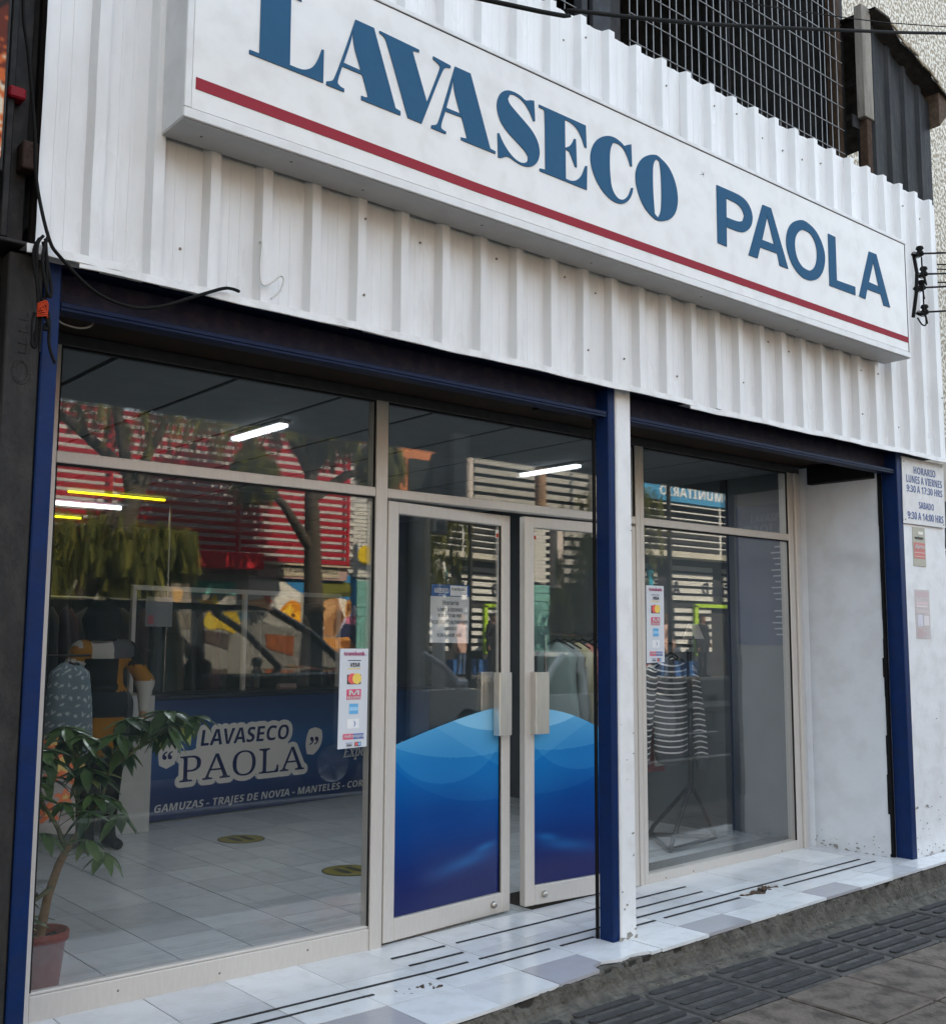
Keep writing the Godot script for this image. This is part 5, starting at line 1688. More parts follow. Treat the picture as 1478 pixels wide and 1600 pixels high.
	var cols := [[4.46, lin(0.06, 0.10, 0.09), "dark green patterned dress hung first on the steel rail", "dress"], [4.54, lin(0.10, 0.13, 0.12), "grey green dress hung second on the steel rail", "dress"], [4.64, lin(0.26, 0.22, 0.08), "mustard garment hung on the steel rail", "garment"], [4.74, lin(0.50, 0.10, 0.065), "coral red coat hung on the steel rail", "coat"], [4.86, lin(0.07, 0.08, 0.085), "grey coat hung on the steel rail beside the coral coat", "coat"], [4.97, lin(0.04, 0.04, 0.04), "black coat hung last on the steel rail", "coat"]]
	for q in cols:
		var gt := thing("hung_garment", q[2], q[3], Vector3(q[0], 0.6, -1.75))
		var tone := func(_h: float, _u: float) -> Color: return q[1]
		s = S()
		shell(s, [[-0.86, 0.028, 0.24], [-0.4, 0.032, 0.22], [-0.06, 0.034, 0.21], [0.0, 0.025, 0.15], [0.04, 0.015, 0.06]], Transform3D(Basis(Vector3.UP, rng.randf_range(-0.15, 0.15)), Vector3(q[0], 1.34, -1.75)), tone, 0.04, 18, 0.12, q[0] * 9.0)
		fin(s, "body", cloth(), gt)
		hanger(gt, Vector3(q[0], 1.465, -1.75), 0.18, PI / 2)


func back_rail() -> void:
	var s := S()
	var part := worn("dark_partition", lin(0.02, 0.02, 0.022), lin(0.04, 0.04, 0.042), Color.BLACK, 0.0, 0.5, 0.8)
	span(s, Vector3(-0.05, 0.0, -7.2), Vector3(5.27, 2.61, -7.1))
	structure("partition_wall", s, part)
	var r := thing("storage_rail", "long rail of finished garments in the dark behind the counter", "clothes rail", Vector3(2.7, 0, -5.1))
	s = S()
	tube(s, [Vector3(0.6, 1.75, -5.1), Vector3(5.2, 1.75, -5.1)], 0.014, 8)
	fin(s, "rail", mat("chrome", lin(0.4, 0.4, 0.4), 0.25, 0.9), r)
	for x in [0.65, 2.8, 5.15]:
		s = S()
		tube(s, [Vector3(x, 0.0, -5.1), Vector3(x, 2.6, -5.1)], 0.014, 8)
		fin(s, "upright", mat("chrome", Color.WHITE), r)
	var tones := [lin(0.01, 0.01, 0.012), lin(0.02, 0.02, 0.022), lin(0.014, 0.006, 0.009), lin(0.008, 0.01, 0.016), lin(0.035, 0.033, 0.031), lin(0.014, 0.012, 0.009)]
	for k in 26:
		var x := 0.9 + k * 0.165 + rng.randf_range(-0.03, 0.03)
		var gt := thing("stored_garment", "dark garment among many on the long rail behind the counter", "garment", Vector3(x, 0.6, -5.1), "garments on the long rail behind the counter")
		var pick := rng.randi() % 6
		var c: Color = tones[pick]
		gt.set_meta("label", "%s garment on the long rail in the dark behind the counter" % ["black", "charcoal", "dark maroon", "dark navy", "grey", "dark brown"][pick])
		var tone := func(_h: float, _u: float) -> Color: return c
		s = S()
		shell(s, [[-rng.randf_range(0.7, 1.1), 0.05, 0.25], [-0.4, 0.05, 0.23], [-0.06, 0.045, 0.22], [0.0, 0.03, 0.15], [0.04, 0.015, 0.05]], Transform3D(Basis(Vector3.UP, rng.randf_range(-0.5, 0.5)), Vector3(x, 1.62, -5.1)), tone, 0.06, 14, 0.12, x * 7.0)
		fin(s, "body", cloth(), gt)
	# printed dresses hung by the left wall
	var l := thing("short_rail", "short rail of printed dresses beside the left window's plant", "clothes rail", Vector3(0.9, 0, -2.35))
	s = S()
	tube(s, [Vector3(-0.055, 1.30, -2.35), Vector3(1.08, 1.30, -2.35)], 0.008, 8)
	fin(s, "frame", mat("black_plastic", lin(0.012, 0.012, 0.013), 0.5), l)
	var leafy := thing("leaf_print_dress", "slate blue dress printed with pale leaves, hung beside the plant", "dress", Vector3(0.95, 0.75, -2.33))
	s = S()
	var teal := func(h: float, u: float) -> Color:
		var v := sin(u * 60.0 + h * 40.0 + sin(h * 17.0) * 2.0) * sin(h * 95.0 - absf(sin(u * 30.0 + h * 20.0)) * 3.0)
		return lin(0.085, 0.11, 0.118) if v > 0.6 else lin(0.014, 0.024, 0.03)
	shell(s, [[-0.47, 0.16, 0.06], [-0.2, 0.145, 0.06], [0.0, 0.12, 0.05], [0.05, 0.06, 0.03]], Transform3D(Basis.IDENTITY, Vector3(0.95, 1.20, -2.33)), teal, 0.006, 90, 0.1, 3.0)
	fin(s, "body", cloth(), leafy)
	hanger(leafy, Vector3(0.95, 1.31, -2.33), 0.11)
	var ochre := thing("ochre_dress", "ochre brown cloth hanging under the leaf print dress", "cloth", Vector3(0.99, 0.55, -2.42))
	s = S()
	shell(s, [[-0.30, 0.12, 0.04], [0.0, 0.11, 0.04]], Transform3D(Basis.IDENTITY, Vector3(1.0, 0.93, -2.45)), func(_h: float, _u: float) -> Color: return lin(0.20, 0.085, 0.012), 0.03, 16, 0.1, 2.0)
	fin(s, "body", cloth(), ochre)
	var fl := thing("floral_dress", "pale dress printed with orange red flowers beside the pot plant", "dress", Vector3(0.83, 0.3, -2.2))
	s = S()
	var bloom := func(h: float, u: float) -> Color:
		for q in [[-0.16, 0.22, 0.135], [-0.02, 0.30, 0.08], [-0.34, 0.18, 0.05], [-0.42, 0.30, 0.06]]:
			var d := Vector2((h - q[0]), (u - q[1]) * 0.55).length()
			var petal: float = q[2] * (0.75 + 0.25 * sin(atan2(h - q[0], (u - q[1]) * 0.55) * 5.0))
			if d < petal * 0.35:
				return lin(0.6, 0.30, 0.03)
			if d < petal:
				return lin(0.62, 0.042, 0.010)
		return lin(0.13, 0.10, 0.085)
	shell(s, [[-0.55, 0.13, 0.05], [-0.2, 0.115, 0.05], [0.0, 0.09, 0.04], [0.04, 0.05, 0.03]], Transform3D(Basis.IDENTITY, Vector3(0.85, 0.83, -2.2)), bloom, 0.006, 90, 0.06, 5.0)
	fin(s, "body", cloth(), fl)
	var bag := thing("blue_bag", "small shiny blue bag behind the pot plant at the left", "bag", Vector3(0.17, 0.38, -0.75))
	s = S()
	lathe(s, [Vector2(0.0, 0.30), Vector2(0.10, 0.31), Vector2(0.15, 0.36), Vector2(0.15, 0.44), Vector2(0.10, 0.50), Vector2(0.03, 0.53), Vector2(0.0, 0.53)], 18, Transform3D(Basis.IDENTITY, Vector3(0.14, 0.0, -0.85)))
	fin(s, "sack", mat("blue_nylon", lin(0.005, 0.02, 0.12), 0.25), bag)
	s = S()
	tube(s, [Vector3(0.12, 0.52, -0.85), Vector3(0.10, 0.60, -0.85), Vector3(0.16, 0.60, -0.85), Vector3(0.17, 0.52, -0.85)], 0.008, 6)
	fin(s, "strap", mat("blue_nylon", Color.WHITE), bag)
	var st := thing("low_stand", "small dark stand that holds the blue bag behind the plant", "stand", Vector3(0.14, 0, -0.85))
	bar(Vector3(0.0, 0.27, -0.98), Vector3(0.28, 0.298, -0.72), "top", mat("dark_stand", lin(0.05, 0.05, 0.055), 0.5), st, 0.003)
	for q in [[0.02, -0.96], [0.26, -0.96], [0.02, -0.74], [0.26, -0.74]]:
		bar(Vector3(q[0] - 0.012, 0.002, q[1] - 0.012), Vector3(q[0] + 0.012, 0.269, q[1] + 0.012), "leg", mat("dark_stand", Color.WHITE), st)


func plant() -> void:
	var t := thing("pot_plant", "leggy schefflera in a terracotta coloured pot behind the left window", "pot plant", Vector3(0.17, 0, -0.33))
	var s := S()
	var px := Transform3D(Basis.IDENTITY, Vector3(0.165, 0.0, -0.33))
	lathe(s, [Vector2(0.0, 0.001), Vector2(0.070, 0.001), Vector2(0.075, 0.008), Vector2(0.094, 0.195), Vector2(0.104, 0.197), Vector2(0.108, 0.205), Vector2(0.108, 0.232), Vector2(0.102, 0.237), Vector2(0.096, 0.232), Vector2(0.092, 0.19), Vector2(0.0, 0.19)], 28, px)
	fin(s, "pot", worn("pot_plastic", lin(0.19, 0.036, 0.028), lin(0.25, 0.052, 0.04), lin(0.25, 0.2, 0.18), 0.3, 4.0, 0.5), t)
	s = S()
	for k in 60:
		var a := rng.randf() * TAU
		var r := sqrt(rng.randf()) * 0.085
		box(s, Vector3(0.165 + cos(a) * r, 0.192 + rng.randf() * 0.012, -0.33 + sin(a) * r), Vector3(0.022, 0.014, 0.02), Basis(Vector3(rng.randf(), 1, rng.randf()).normalized(), rng.randf() * 6.0), 0.004)
	fin(s, "soil", mat("potting_soil", lin(0.03, 0.022, 0.016), 0.95), t).set_meta("kind", "stuff")
	var bark := worn("plant_bark", lin(0.15, 0.085, 0.035), lin(0.24, 0.15, 0.07), lin(0.08, 0.05, 0.03), 0.4, 8.0, 0.7, 0.5)
	var green := worn("plant_stem", lin(0.06, 0.075, 0.03), lin(0.13, 0.14, 0.06), lin(0.03, 0.03, 0.02), 0.4, 10.0, 0.7)
	var trunk := [Vector3(0.155, 0.18, -0.33), Vector3(0.185, 0.36, -0.335), Vector3(0.225, 0.48, -0.34), Vector3(0.265, 0.56, -0.34)]
	s = S()
	tube(s, trunk, [0.021, 0.018, 0.017, 0.015], 10)
	fin(s, "trunk", bark, t)
	var limbs := [
		[Vector3(0.265, 0.56, -0.34), Vector3(0.335, 0.63, -0.36), Vector3(0.40, 0.73, -0.36), Vector3(0.435, 0.85, -0.37), Vector3(0.52, 0.95, -0.38)],
		[Vector3(0.25, 0.54, -0.34), Vector3(0.20, 0.64, -0.30), Vector3(0.13, 0.74, -0.28), Vector3(0.10, 0.84, -0.28)],
		[Vector3(0.435, 0.85, -0.37), Vector3(0.53, 0.93, -0.33), Vector3(0.61, 0.97, -0.32)],
		[Vector3(0.20, 0.40, -0.33), Vector3(0.12, 0.37, -0.28), Vector3(0.05, 0.33, -0.25)],
		[Vector3(0.335, 0.63, -0.36), Vector3(0.30, 0.76, -0.40), Vector3(0.32, 0.88, -0.44)]]
	for l in limbs:
		s = S()
		var rr := []
		for k in l.size():
			rr.append(lerpf(0.011, 0.005, float(k) / (l.size() - 1)))
		tube(s, l, rr, 8)
		fin(s, "branch", green, t)
	# leaf: a drooping blade with a folded midrib
	var leaf := S()
	leaf.set_smooth_group(0)
	var pts := []
	for i in 6:
		var f := i / 5.0
		var w := 0.018 * sin(PI * pow(f, 0.8)) + 0.0005
		var y := -0.028 * f * f
		pts.append([Vector3(-w, y + 0.006 * (1 - f), f * 0.10), Vector3(0, y - 0.002, f * 0.10), Vector3(w, y + 0.006 * (1 - f), f * 0.10)])
	for i in 5:
		for k in 2:
			quad(leaf, pts[i][k], pts[i + 1][k], pts[i + 1][k + 1], pts[i][k + 1])
	leaf.generate_normals()
	var lm := leaf.commit()
	var kinds := []
	for k in 4:
		var m := mat("plant_leaf_%d" % k, [lin(0.06, 0.11, 0.038), lin(0.085, 0.15, 0.045), lin(0.035, 0.07, 0.03), lin(0.36, 0.40, 0.12)][k], 0.33)
		m.backlight_enabled = true
		m.backlight = Color(0.10, 0.16, 0.04)
		kinds.append(m)
	var whorls := []
	for l in limbs:
		for k in range(1, l.size()):
			whorls.append([l[k], (l[k] - l[k - 1]).normalized(), k == l.size() - 1])
	whorls.append([Vector3(0.24, 0.52, -0.31), Vector3(0.3, 0.2, 0.6).normalized(), false])
	var n := 0
	var rest := []
	for w in whorls:
		for rep in (5 if w[2] else 3):
			var d: Vector3 = (w[1] + Vector3(rng.randf_range(-1, 1), rng.randf_range(-0.5, 0.8), rng.randf_range(-1, 1)) * 0.9).normalized()
			var reach := rng.randf_range(0.09, 0.2)
			var tip: Vector3 = w[0] + d * reach
			tip.z = minf(tip.z, -0.09)
			s = S()
			tube(s, [w[0], w[0] + d * reach * 0.5 + Vector3(0, 0.015, 0), tip], 0.0018, 5)
			fin(s, "leaf_stalk", green, t)
			var light := rng.randf() < 0.14
			for k in 7:
				n += 1
				var a := TAU * k / 7.0 + rng.randf_range(-0.2, 0.2)
				var b := Basis(Vector3.UP, a) * Basis(Vector3(1, 0, 0), rng.randf_range(-0.15, 0.65))
				var z := rng.randf_range(0.95, 1.45)
				var x := Transform3D(b.scaled(Vector3(z, z, z)), tip - t.get_meta("base"))
				if (x * Vector3(0, 0, 0.1)).z + t.position.z > -0.04:
					x = Transform3D((Basis(Vector3.UP, PI) * b).scaled(Vector3(z, z, z)), tip - t.get_meta("base"))
				if n > 296:
					rest.append(x)
					continue
				var o := place(lm, "leaf", kinds[3] if light and k < 3 else kinds[rng.randi() % 3], t)
				o.transform = x
	var mm := MultiMesh.new()
	mm.transform_format = MultiMesh.TRANSFORM_3D
	mm.mesh = lm
	mm.instance_count = rest.size()
	for k in rest.size():
		mm.set_instance_transform(k, rest[k])
	var fo := MultiMeshInstance3D.new()
	fo.name = "foliage"
	fo.multimesh = mm
	fo.material_override = kinds[1]
	fo.set_meta("kind", "stuff")
	t.add_child(fo, true)


# one continuous skin round a skeleton: bones are [from, to, radius from, radius to, tone]
func body(s: SurfaceTool, bones: Array, cell: float, k: float, tone: Callable) -> void:
	var lo := Vector3(1e9, 1e9, 1e9)
	var hi := -lo
	for b in bones:
		var r: float = maxf(b[2], b[3]) + k + cell * 2.0
		for q in [b[0], b[1]]:
			lo = lo.min(q - Vector3(r, r, r))
			hi = hi.max(q + Vector3(r, r, r))
	var nx := int((hi.x - lo.x) / cell) + 2
	var ny := int((hi.y - lo.y) / cell) + 2
	var nz := int((hi.z - lo.z) / cell) + 2
	var f := PackedFloat32Array()
	f.resize(nx * ny * nz)
	f.fill(1.0)
	var best := PackedFloat32Array()
	best.resize(f.size())
	best.fill(1e9)
	var whose := PackedByteArray()
	whose.resize(f.size())
	for bi in bones.size():
		var b: Array = bones[bi]
		var a: Vector3 = b[0]
		var ab: Vector3 = b[1] - a
		var ll := maxf(ab.length_squared(), 1e-9)
		var r: float = maxf(b[2], b[3]) + k + cell * 2.0
		var l: Vector3 = (a.min(b[1]) - Vector3(r, r, r) - lo) / cell
		var h: Vector3 = (a.max(b[1]) + Vector3(r, r, r) - lo) / cell
		for iz in range(maxi(int(l.z), 0), mini(int(h.z) + 1, nz)):
			for iy in range(maxi(int(l.y), 0), mini(int(h.y) + 1, ny)):
				for ix in range(maxi(int(l.x), 0), mini(int(h.x) + 1, nx)):
					var p := lo + Vector3(ix, iy, iz) * cell
					var t := clampf((p - a).dot(ab) / ll, 0.0, 1.0)
					var d: float = (p - a - ab * t).length() - lerpf(b[2], b[3], t)
					var at := ix + nx * (iy + ny * iz)
					var o := f[at]
					var m := clampf(0.5 + 0.5 * (o - d) / k, 0.0, 1.0)
					f[at] = lerpf(o, d, m) - k * m * (1.0 - m) if o < 0.9 else d
					if d < best[at]:
						best[at] = d
						whose[at] = bi
	var vert := {}
	var off := [0, 1, nx, nx + 1, nx * ny, nx * ny + 1, nx * ny + nx, nx * ny + nx + 1]
	var cor := [Vector3(0, 0, 0), Vector3(1, 0, 0), Vector3(0, 1, 0), Vector3(1, 1, 0), Vector3(0, 0, 1), Vector3(1, 0, 1), Vector3(0, 1, 1), Vector3(1, 1, 1)]
	var edges := [[0, 1], [2, 3], [4, 5], [6, 7], [0, 2], [1, 3], [4, 6], [5, 7], [0, 4], [1, 5], [2, 6], [3, 7]]
	for iz in nz - 1:
		for iy in ny - 1:
			for ix in nx - 1:
				var at := ix + nx * (iy + ny * iz)
				var inside := 0
				for q in 8:
					if f[at + off[q]] < 0.0:
						inside += 1
				if inside == 0 or inside == 8:
					continue
				var c := Vector3.ZERO
				var n := 0
				for e in edges:
					var u := f[at + off[e[0]]]
					var v := f[at + off[e[1]]]
					if (u < 0.0) != (v < 0.0):
						c += cor[e[0]].lerp(cor[e[1]], u / (u - v))
						n += 1
				vert[at] = lo + (Vector3(ix, iy, iz) + c / n) * cell
	s.set_smooth_group(0)
	var steps := [[1, nx, nx * ny], [nx, nx * ny, 1], [nx * ny, 1, nx]]
	for at in vert:
		for q in steps:
			if at + q[0] >= f.size():
				continue
			var u := f[at]
			var v := f[at + q[0]]
			if (u < 0.0) == (v < 0.0):
				continue
			var a: int = at - q[1] - q[2]
			var b: int = at - q[2]
			var c: int = at
			var d: int = at - q[1]
			if not (vert.has(a) and vert.has(b) and vert.has(d)):
				continue
			var ring := [vert[a], vert[b], vert[c], vert[d]]
			s.set_color(tone.call((ring[0] + ring[2]) / 2.0, bones[whose[at]][4]))
			if u < 0.0:
				quad(s, ring[0], ring[1], ring[2], ring[3])
			else:
				quad(s, ring[3], ring[2], ring[1], ring[0])


# palm, four unequal bent fingers and a thumb, from the wrist along `d`, palm facing `p`
func hand_bones(w: Vector3, d: Vector3, p: Vector3, side: float, tone) -> Array:
	var across := d.cross(p).normalized() * side
	var out := [[w, w + d * 0.05, 0.022, 0.026, tone], [w + d * 0.045 + across * 0.022, w + d * 0.085 + across * 0.026, 0.016, 0.012, tone], [w + d * 0.045 - across * 0.022, w + d * 0.085 - across * 0.026, 0.016, 0.012, tone]]
	for k in 4:
		var o := (k - 1.5) * 0.0195
		var ln: float = [0.062, 0.074, 0.070, 0.054][k]
		var a := w + d * 0.088 + across * o
		var b := a + (d * 0.85 + p * 0.4).normalized() * ln * 0.45
		var c := b + (d * 0.45 + p * 0.9).normalized() * ln * 0.33
		var e := c + (d * 0.05 + p * 1.0).normalized() * ln * 0.28
		out.append([a, b, 0.0092, 0.0085, tone])
		out.append([b, c, 0.0085, 0.008, tone])
		out.append([c, e, 0.008, 0.007, tone])
	var tb := w + d * 0.03 - across * 0.026
	var tm := tb + (d * 0.7 - across * 0.75 + p * 0.3).normalized() * 0.036
	out.append([tb, tm, 0.012, 0.010, tone])
	out.append([tm, tm + (d * 0.9 - across * 0.1 + p * 0.4).normalized() * 0.03, 0.010, 0.008, tone])
	return out


func head_bones(c: Vector3, look: Vector3, skin) -> Array:
	var side := look.cross(Vector3.UP).normalized()
	return [[c + Vector3(0, 0.025, 0) - look * 0.01, c + Vector3(0, 0.03, 0) + look * 0.015, 0.086, 0.082, skin], [c + Vector3(0, -0.03, 0) + look * 0.015, c + Vector3(0, -0.085, 0) + look * 0.045, 0.066, 0.034, skin],
		[c + Vector3(0, 0.005, 0) + look * 0.088, c + Vector3(0, -0.028, 0) + look * 0.108, 0.008, 0.013, skin],
		[c + side * 0.082 + Vector3(0, 0.01, 0), c + side * 0.084 + Vector3(0, -0.025, 0), 0.012, 0.009, skin], [c - side * 0.082 + Vector3(0, 0.01, 0), c - side * 0.084 + Vector3(0, -0.025, 0), 0.012, 0.009, skin],
		[c + Vector3(0, -0.062, 0) + look * 0.082 + side * 0.016, c + Vector3(0, -0.062, 0) + look * 0.082 - side * 0.016, 0.009, 0.009, Color(0.30, 0.10, 0.08)]]


func face(parent: Node, c: Vector3, look: Vector3, dark: Color) -> void:
	var side := look.cross(Vector3.UP).normalized()
	for k in [-1.0, 1.0]:
		var s := S()
		s.set_color(Color(0.7, 0.68, 0.64))
		var b := Basis(side, Vector3.UP, -look)
		lathe(s, [Vector2(0.0, 0.013), Vector2(0.011, 0.006), Vector2(0.013, 0.0), Vector2(0.011, -0.006), Vector2(0, -0.013)], 10, Transform3D(b, c + side * 0.032 * k + look * 0.074 + Vector3(0, 0.012, 0)))
		s.set_color(Color(0.02, 0.015, 0.01))
		lathe(s, [Vector2(0.0, 0.006), Vector2(0.006, 0.0), Vector2(0, -0.006)], 8, Transform3D(b, c + side * 0.032 * k + look * 0.0845 + Vector3(0, 0.012, 0)))
		s.set_color(dark)
		tube(s, [c + side * 0.018 * k + look * 0.088 + Vector3(0, 0.03, 0), c + side * 0.048 * k + look * 0.078 + Vector3(0, 0.031, 0)], 0.004, 6)
		fin(s, "eye", painted(), parent)


func shop_person() -> void:
	var base := Vector3(1.47, 0.0, -3.10)
	var t := thing("person", "person with black bobbed hair in a colour blocked tunic beside the counter", "person", base)
	var skin := Color(0.36, 0.20, 0.13)
	var black := Color(0.008, 0.008, 0.010)
	var grey := Color(0.07, 0.07, 0.075)
	var white := Color(0.36, 0.35, 0.32)
	var mustard := Color(0.26, 0.115, 0.008)
	var tone := func(p: Vector3, id) -> Color:
		if id is Color:
			return id
		var u := p.x - 1.47
		if id == "arm_left":
			return white if fposmod(p.y + u * 0.3, 0.16) < 0.07 else (mustard if p.y > 1.18 or p.y < 1.05 else black)
		if id == "arm_right":
			return black if p.y > 1.22 else (mustard if p.y > 1.12 else white)
		if p.y > 1.27:
			return mustard if u < -0.13 else (white if u < 0.0 else grey)
		if p.y > 1.05:
			return black if u < 0.04 else mustard
		if p.y > 0.88:
			return Color(0.016, 0.02, 0.03) if u < 0.12 else grey
		if p.y > 0.62:
			return mustard if u < 0.10 else grey
		return Color(0.012, 0.014, 0.02)
	var hd := Vector3(1.42, 1.545, -3.06)
	var look := Vector3(-0.35, -0.35, 0.6).normalized()
	look = Vector3(look.x, 0, look.z).normalized()
	var hl := Vector3(1.10, 0.99, -2.93)
	var hr := Vector3(1.66, 0.92, -2.88)
	var bones := [
		[Vector3(1.41, 0.95, -3.10), Vector3(1.53, 0.95, -3.10), 0.125, 0.125, "torso"], [Vector3(1.47, 0.95, -3.10), Vector3(1.45, 1.28, -3.08), 0.125, 0.125, "torso"],
		[Vector3(1.33, 1.31, -3.08), Vector3(1.57, 1.31, -3.08), 0.085, 0.085, "torso"], [Vector3(1.45, 1.33, -3.08), Vector3(1.43, 1.45, -3.07), 0.055, 0.05, skin],
		[Vector3(1.41, 0.95, -3.10), Vector3(1.41, 0.66, -3.10), 0.13, 0.135, "torso"], [Vector3(1.53, 0.95, -3.10), Vector3(1.54, 0.66, -3.10), 0.13, 0.135, "torso"],
		[Vector3(1.40, 0.62, -3.10), Vector3(1.40, 0.10, -3.12), 0.075, 0.045, black], [Vector3(1.55, 0.62, -3.10), Vector3(1.55, 0.10, -3.13), 0.075, 0.045, black],
		[Vector3(1.40, 0.05, -3.14), Vector3(1.38, 0.035, -2.98), 0.045, 0.035, black], [Vector3(1.55, 0.05, -3.15), Vector3(1.56, 0.035, -2.98), 0.045, 0.035, black],
		[Vector3(1.28, 1.32, -3.08), Vector3(1.17, 1.10, -3.05), 0.062, 0.050, "arm_left"], [Vector3(1.17, 1.10, -3.05), hl, 0.050, 0.032, "arm_left"],
		[Vector3(1.62, 1.32, -3.08), Vector3(1.74, 1.10, -3.06), 0.064, 0.055, "arm_right"], [Vector3(1.74, 1.10, -3.06), hr, 0.058, 0.034, "arm_right"]]
	var s := S()
	body(s, bones, 0.014, 0.045, tone)
	body(s, head_bones(hd, look, skin), 0.007, 0.02, tone)
	body(s, hand_bones(hl, Vector3(-0.45, -0.5, 0.6).normalized(), Vector3(0.5, -0.7, -0.2).normalized(), 1.0, skin), 0.0045, 0.008, tone)
	body(s, hand_bones(hr, Vector3(-0.35, -0.7, 0.5).normalized(), Vector3(-0.7, 0.2, -0.3).normalized(), -1.0, skin), 0.0045, 0.008, tone)
	fin(s, "body", cloth(), t)
	s = S()
	var hair := []
	for k in 11:
		var a := TAU * k / 11.0
		var d := Vector3(cos(a), 0, sin(a))
		hair.append([hd + Vector3(0, 0.07, 0) + d * 0.045, hd + Vector3(0, -0.02, 0) + d * 0.088, 0.045, 0.04, 0])
		hair.append([hd + Vector3(0, -0.02, 0) + d * 0.088, hd + Vector3(0, -0.13, 0) + d * 0.082, 0.04, 0.028, 0])
	hair.append([hd + Vector3(0, 0.085, 0) - look * 0.02, hd + Vector3(0, 0.075, 0) + look * 0.05, 0.055, 0.045, 0])
	body(s, hair, 0.010, 0.03, func(_p: Vector3, _i) -> Color: return Color(0.006, 0.005, 0.005))
	fin(s, "hair", cloth(), t)
	face(t, hd, look, black)


func far_person(at: Vector3, turn: float, label: String, coat: Color, legs: Color, hair: Color, tall: float, stride: float, bend: float) -> void:
	var t := thing("person", label, "person", at, "people on the far pavement")
	t.set_meta("base", Vector3.ZERO)
	t.rotation.y = turn
	t.scale = Vector3.ONE * tall
	var skin := Color(0.38, 0.22, 0.15)
	var tone := func(_p: Vector3, id) -> Color: return id
	var hd := Vector3(0, 1.60, 0.02)
	var hl := Vector3(-0.26, 0.95 + bend, 0.18 * bend * 3.0 + 0.05)
	var hr := Vector3(0.26, 0.82, 0.04)
	var bones := [
		[Vector3(-0.08, 0.95, 0), Vector3(0.08, 0.95, 0), 0.135, 0.135, coat], [Vector3(0, 0.95, 0), Vector3(0, 1.30, 0), 0.135, 0.13, coat], [Vector3(-0.14, 1.37, 0), Vector3(0.14, 1.37, 0), 0.085, 0.085, coat],
		[Vector3(0, 1.38, 0), Vector3(0, 1.50, 0.01), 0.055, 0.05, skin], [Vector3(-0.09, 0.92, 0), Vector3(-0.10, 0.74, 0.0), 0.13, 0.12, coat], [Vector3(0.09, 0.92, 0), Vector3(0.10, 0.74, 0), 0.13, 0.12, coat],
		[Vector3(-0.09, 0.86, 0), Vector3(-0.10, 0.48, stride * 0.5 + 0.02), 0.085, 0.058, legs], [Vector3(-0.10, 0.48, stride * 0.5 + 0.02), Vector3(-0.10, 0.08, stride), 0.056, 0.04, legs],
		[Vector3(0.09, 0.86, 0), Vector3(0.10, 0.48, -stride * 0.4 + 0.02), 0.085, 0.058, legs], [Vector3(0.10, 0.48, -stride * 0.4 + 0.02), Vector3(0.10, 0.08, -stride), 0.056, 0.04, legs],
		[Vector3(-0.10, 0.04, stride - 0.03), Vector3(-0.10, 0.03, stride + 0.14), 0.04, 0.032, Color(0.02, 0.02, 0.02)], [Vector3(0.10, 0.04, -stride - 0.03), Vector3(0.10, 0.03, -stride + 0.14), 0.04, 0.032, Color(0.02, 0.02, 0.02)],
		[Vector3(-0.20, 1.37, 0), Vector3(-0.26, 1.12, -0.02), 0.066, 0.055, coat], [Vector3(-0.26, 1.12, -0.02), hl, 0.055, 0.036, coat],
		[Vector3(0.20, 1.37, 0), Vector3(0.26, 1.10, -0.02), 0.066, 0.055, coat], [Vector3(0.26, 1.10, -0.02), hr, 0.055, 0.036, coat]]
	var s := S()
	body(s, bones, 0.024, 0.05, tone)
	body(s, head_bones(hd, Vector3(0, 0, 1), skin), 0.010, 0.02, tone)
	body(s, hand_bones(hl, Vector3(0, -0.9, 0.4).normalized(), Vector3(1, 0, 0), 1.0, skin), 0.006, 0.008, tone)
	body(s, hand_bones(hr, Vector3(0, -1, 0.1).normalized(), Vector3(-1, 0, 0), -1.0, skin), 0.006, 0.008, tone)
	fin(s, "body", cloth(), t)
	s = S()
	body(s, [[hd + Vector3(0, 0.055, -0.02), hd + Vector3(0, 0.06, 0.03), 0.088, 0.07, 0], [hd + Vector3(0, 0.02, -0.05), hd + Vector3(0, -0.06, -0.055), 0.07, 0.045, 0]], 0.012, 0.03, func(_p: Vector3, _i) -> Color: return hair)
	fin(s, "hair", cloth(), t)
	face(t, hd, Vector3(0, 0, 1), hair)


func far_people() -> void:
	var y := 0.42
	far_person(Vector3(23.55, y, 14.4), 2.6, "person in a long dark coat, taller of the pair on the forecourt", Color(0.012, 0.013, 0.016), Color(0.016, 0.017, 0.02), Color(0.02, 0.015, 0.01), 1.08, 0.02, 0.0)
	far_person(Vector3(24.35, y, 13.9), 3.5, "person in a black jacket holding a brown bag on the forecourt", Color(0.014, 0.015, 0.018), Color(0.03, 0.034, 0.05), Color(0.012, 0.01, 0.01), 1.03, 0.14, 0.1)
	far_person(Vector3(22.75, y, 14.7), 3.1, "person in a dark hooded top standing by the doorway", Color(0.02, 0.02, 0.024), Color(0.02, 0.022, 0.03), Color(0.015, 0.012, 0.01), 1.0, 0.03, 0.0)
	far_person(Vector3(21.15, y, 14.6), 2.9, "person with long fair hair in a pale pink top", Color(0.55, 0.36, 0.30), Color(0.10, 0.14, 0.22), Color(0.20, 0.11, 0.05), 0.97, 0.04, 0.0)
	var b := thing("brown_bag", "small brown paper bag held by the person in the black jacket", "bag", Vector3(24.35, 1.0, 13.6))
	var s := S()
	box(s, Vector3(24.20, 1.12, 13.72), Vector3(0.22, 0.26, 0.10), Basis(Vector3.UP, 0.3), 0.015)
	fin(s, "bag", mat("kraft_paper", lin(0.40, 0.22, 0.10), 0.8), b)


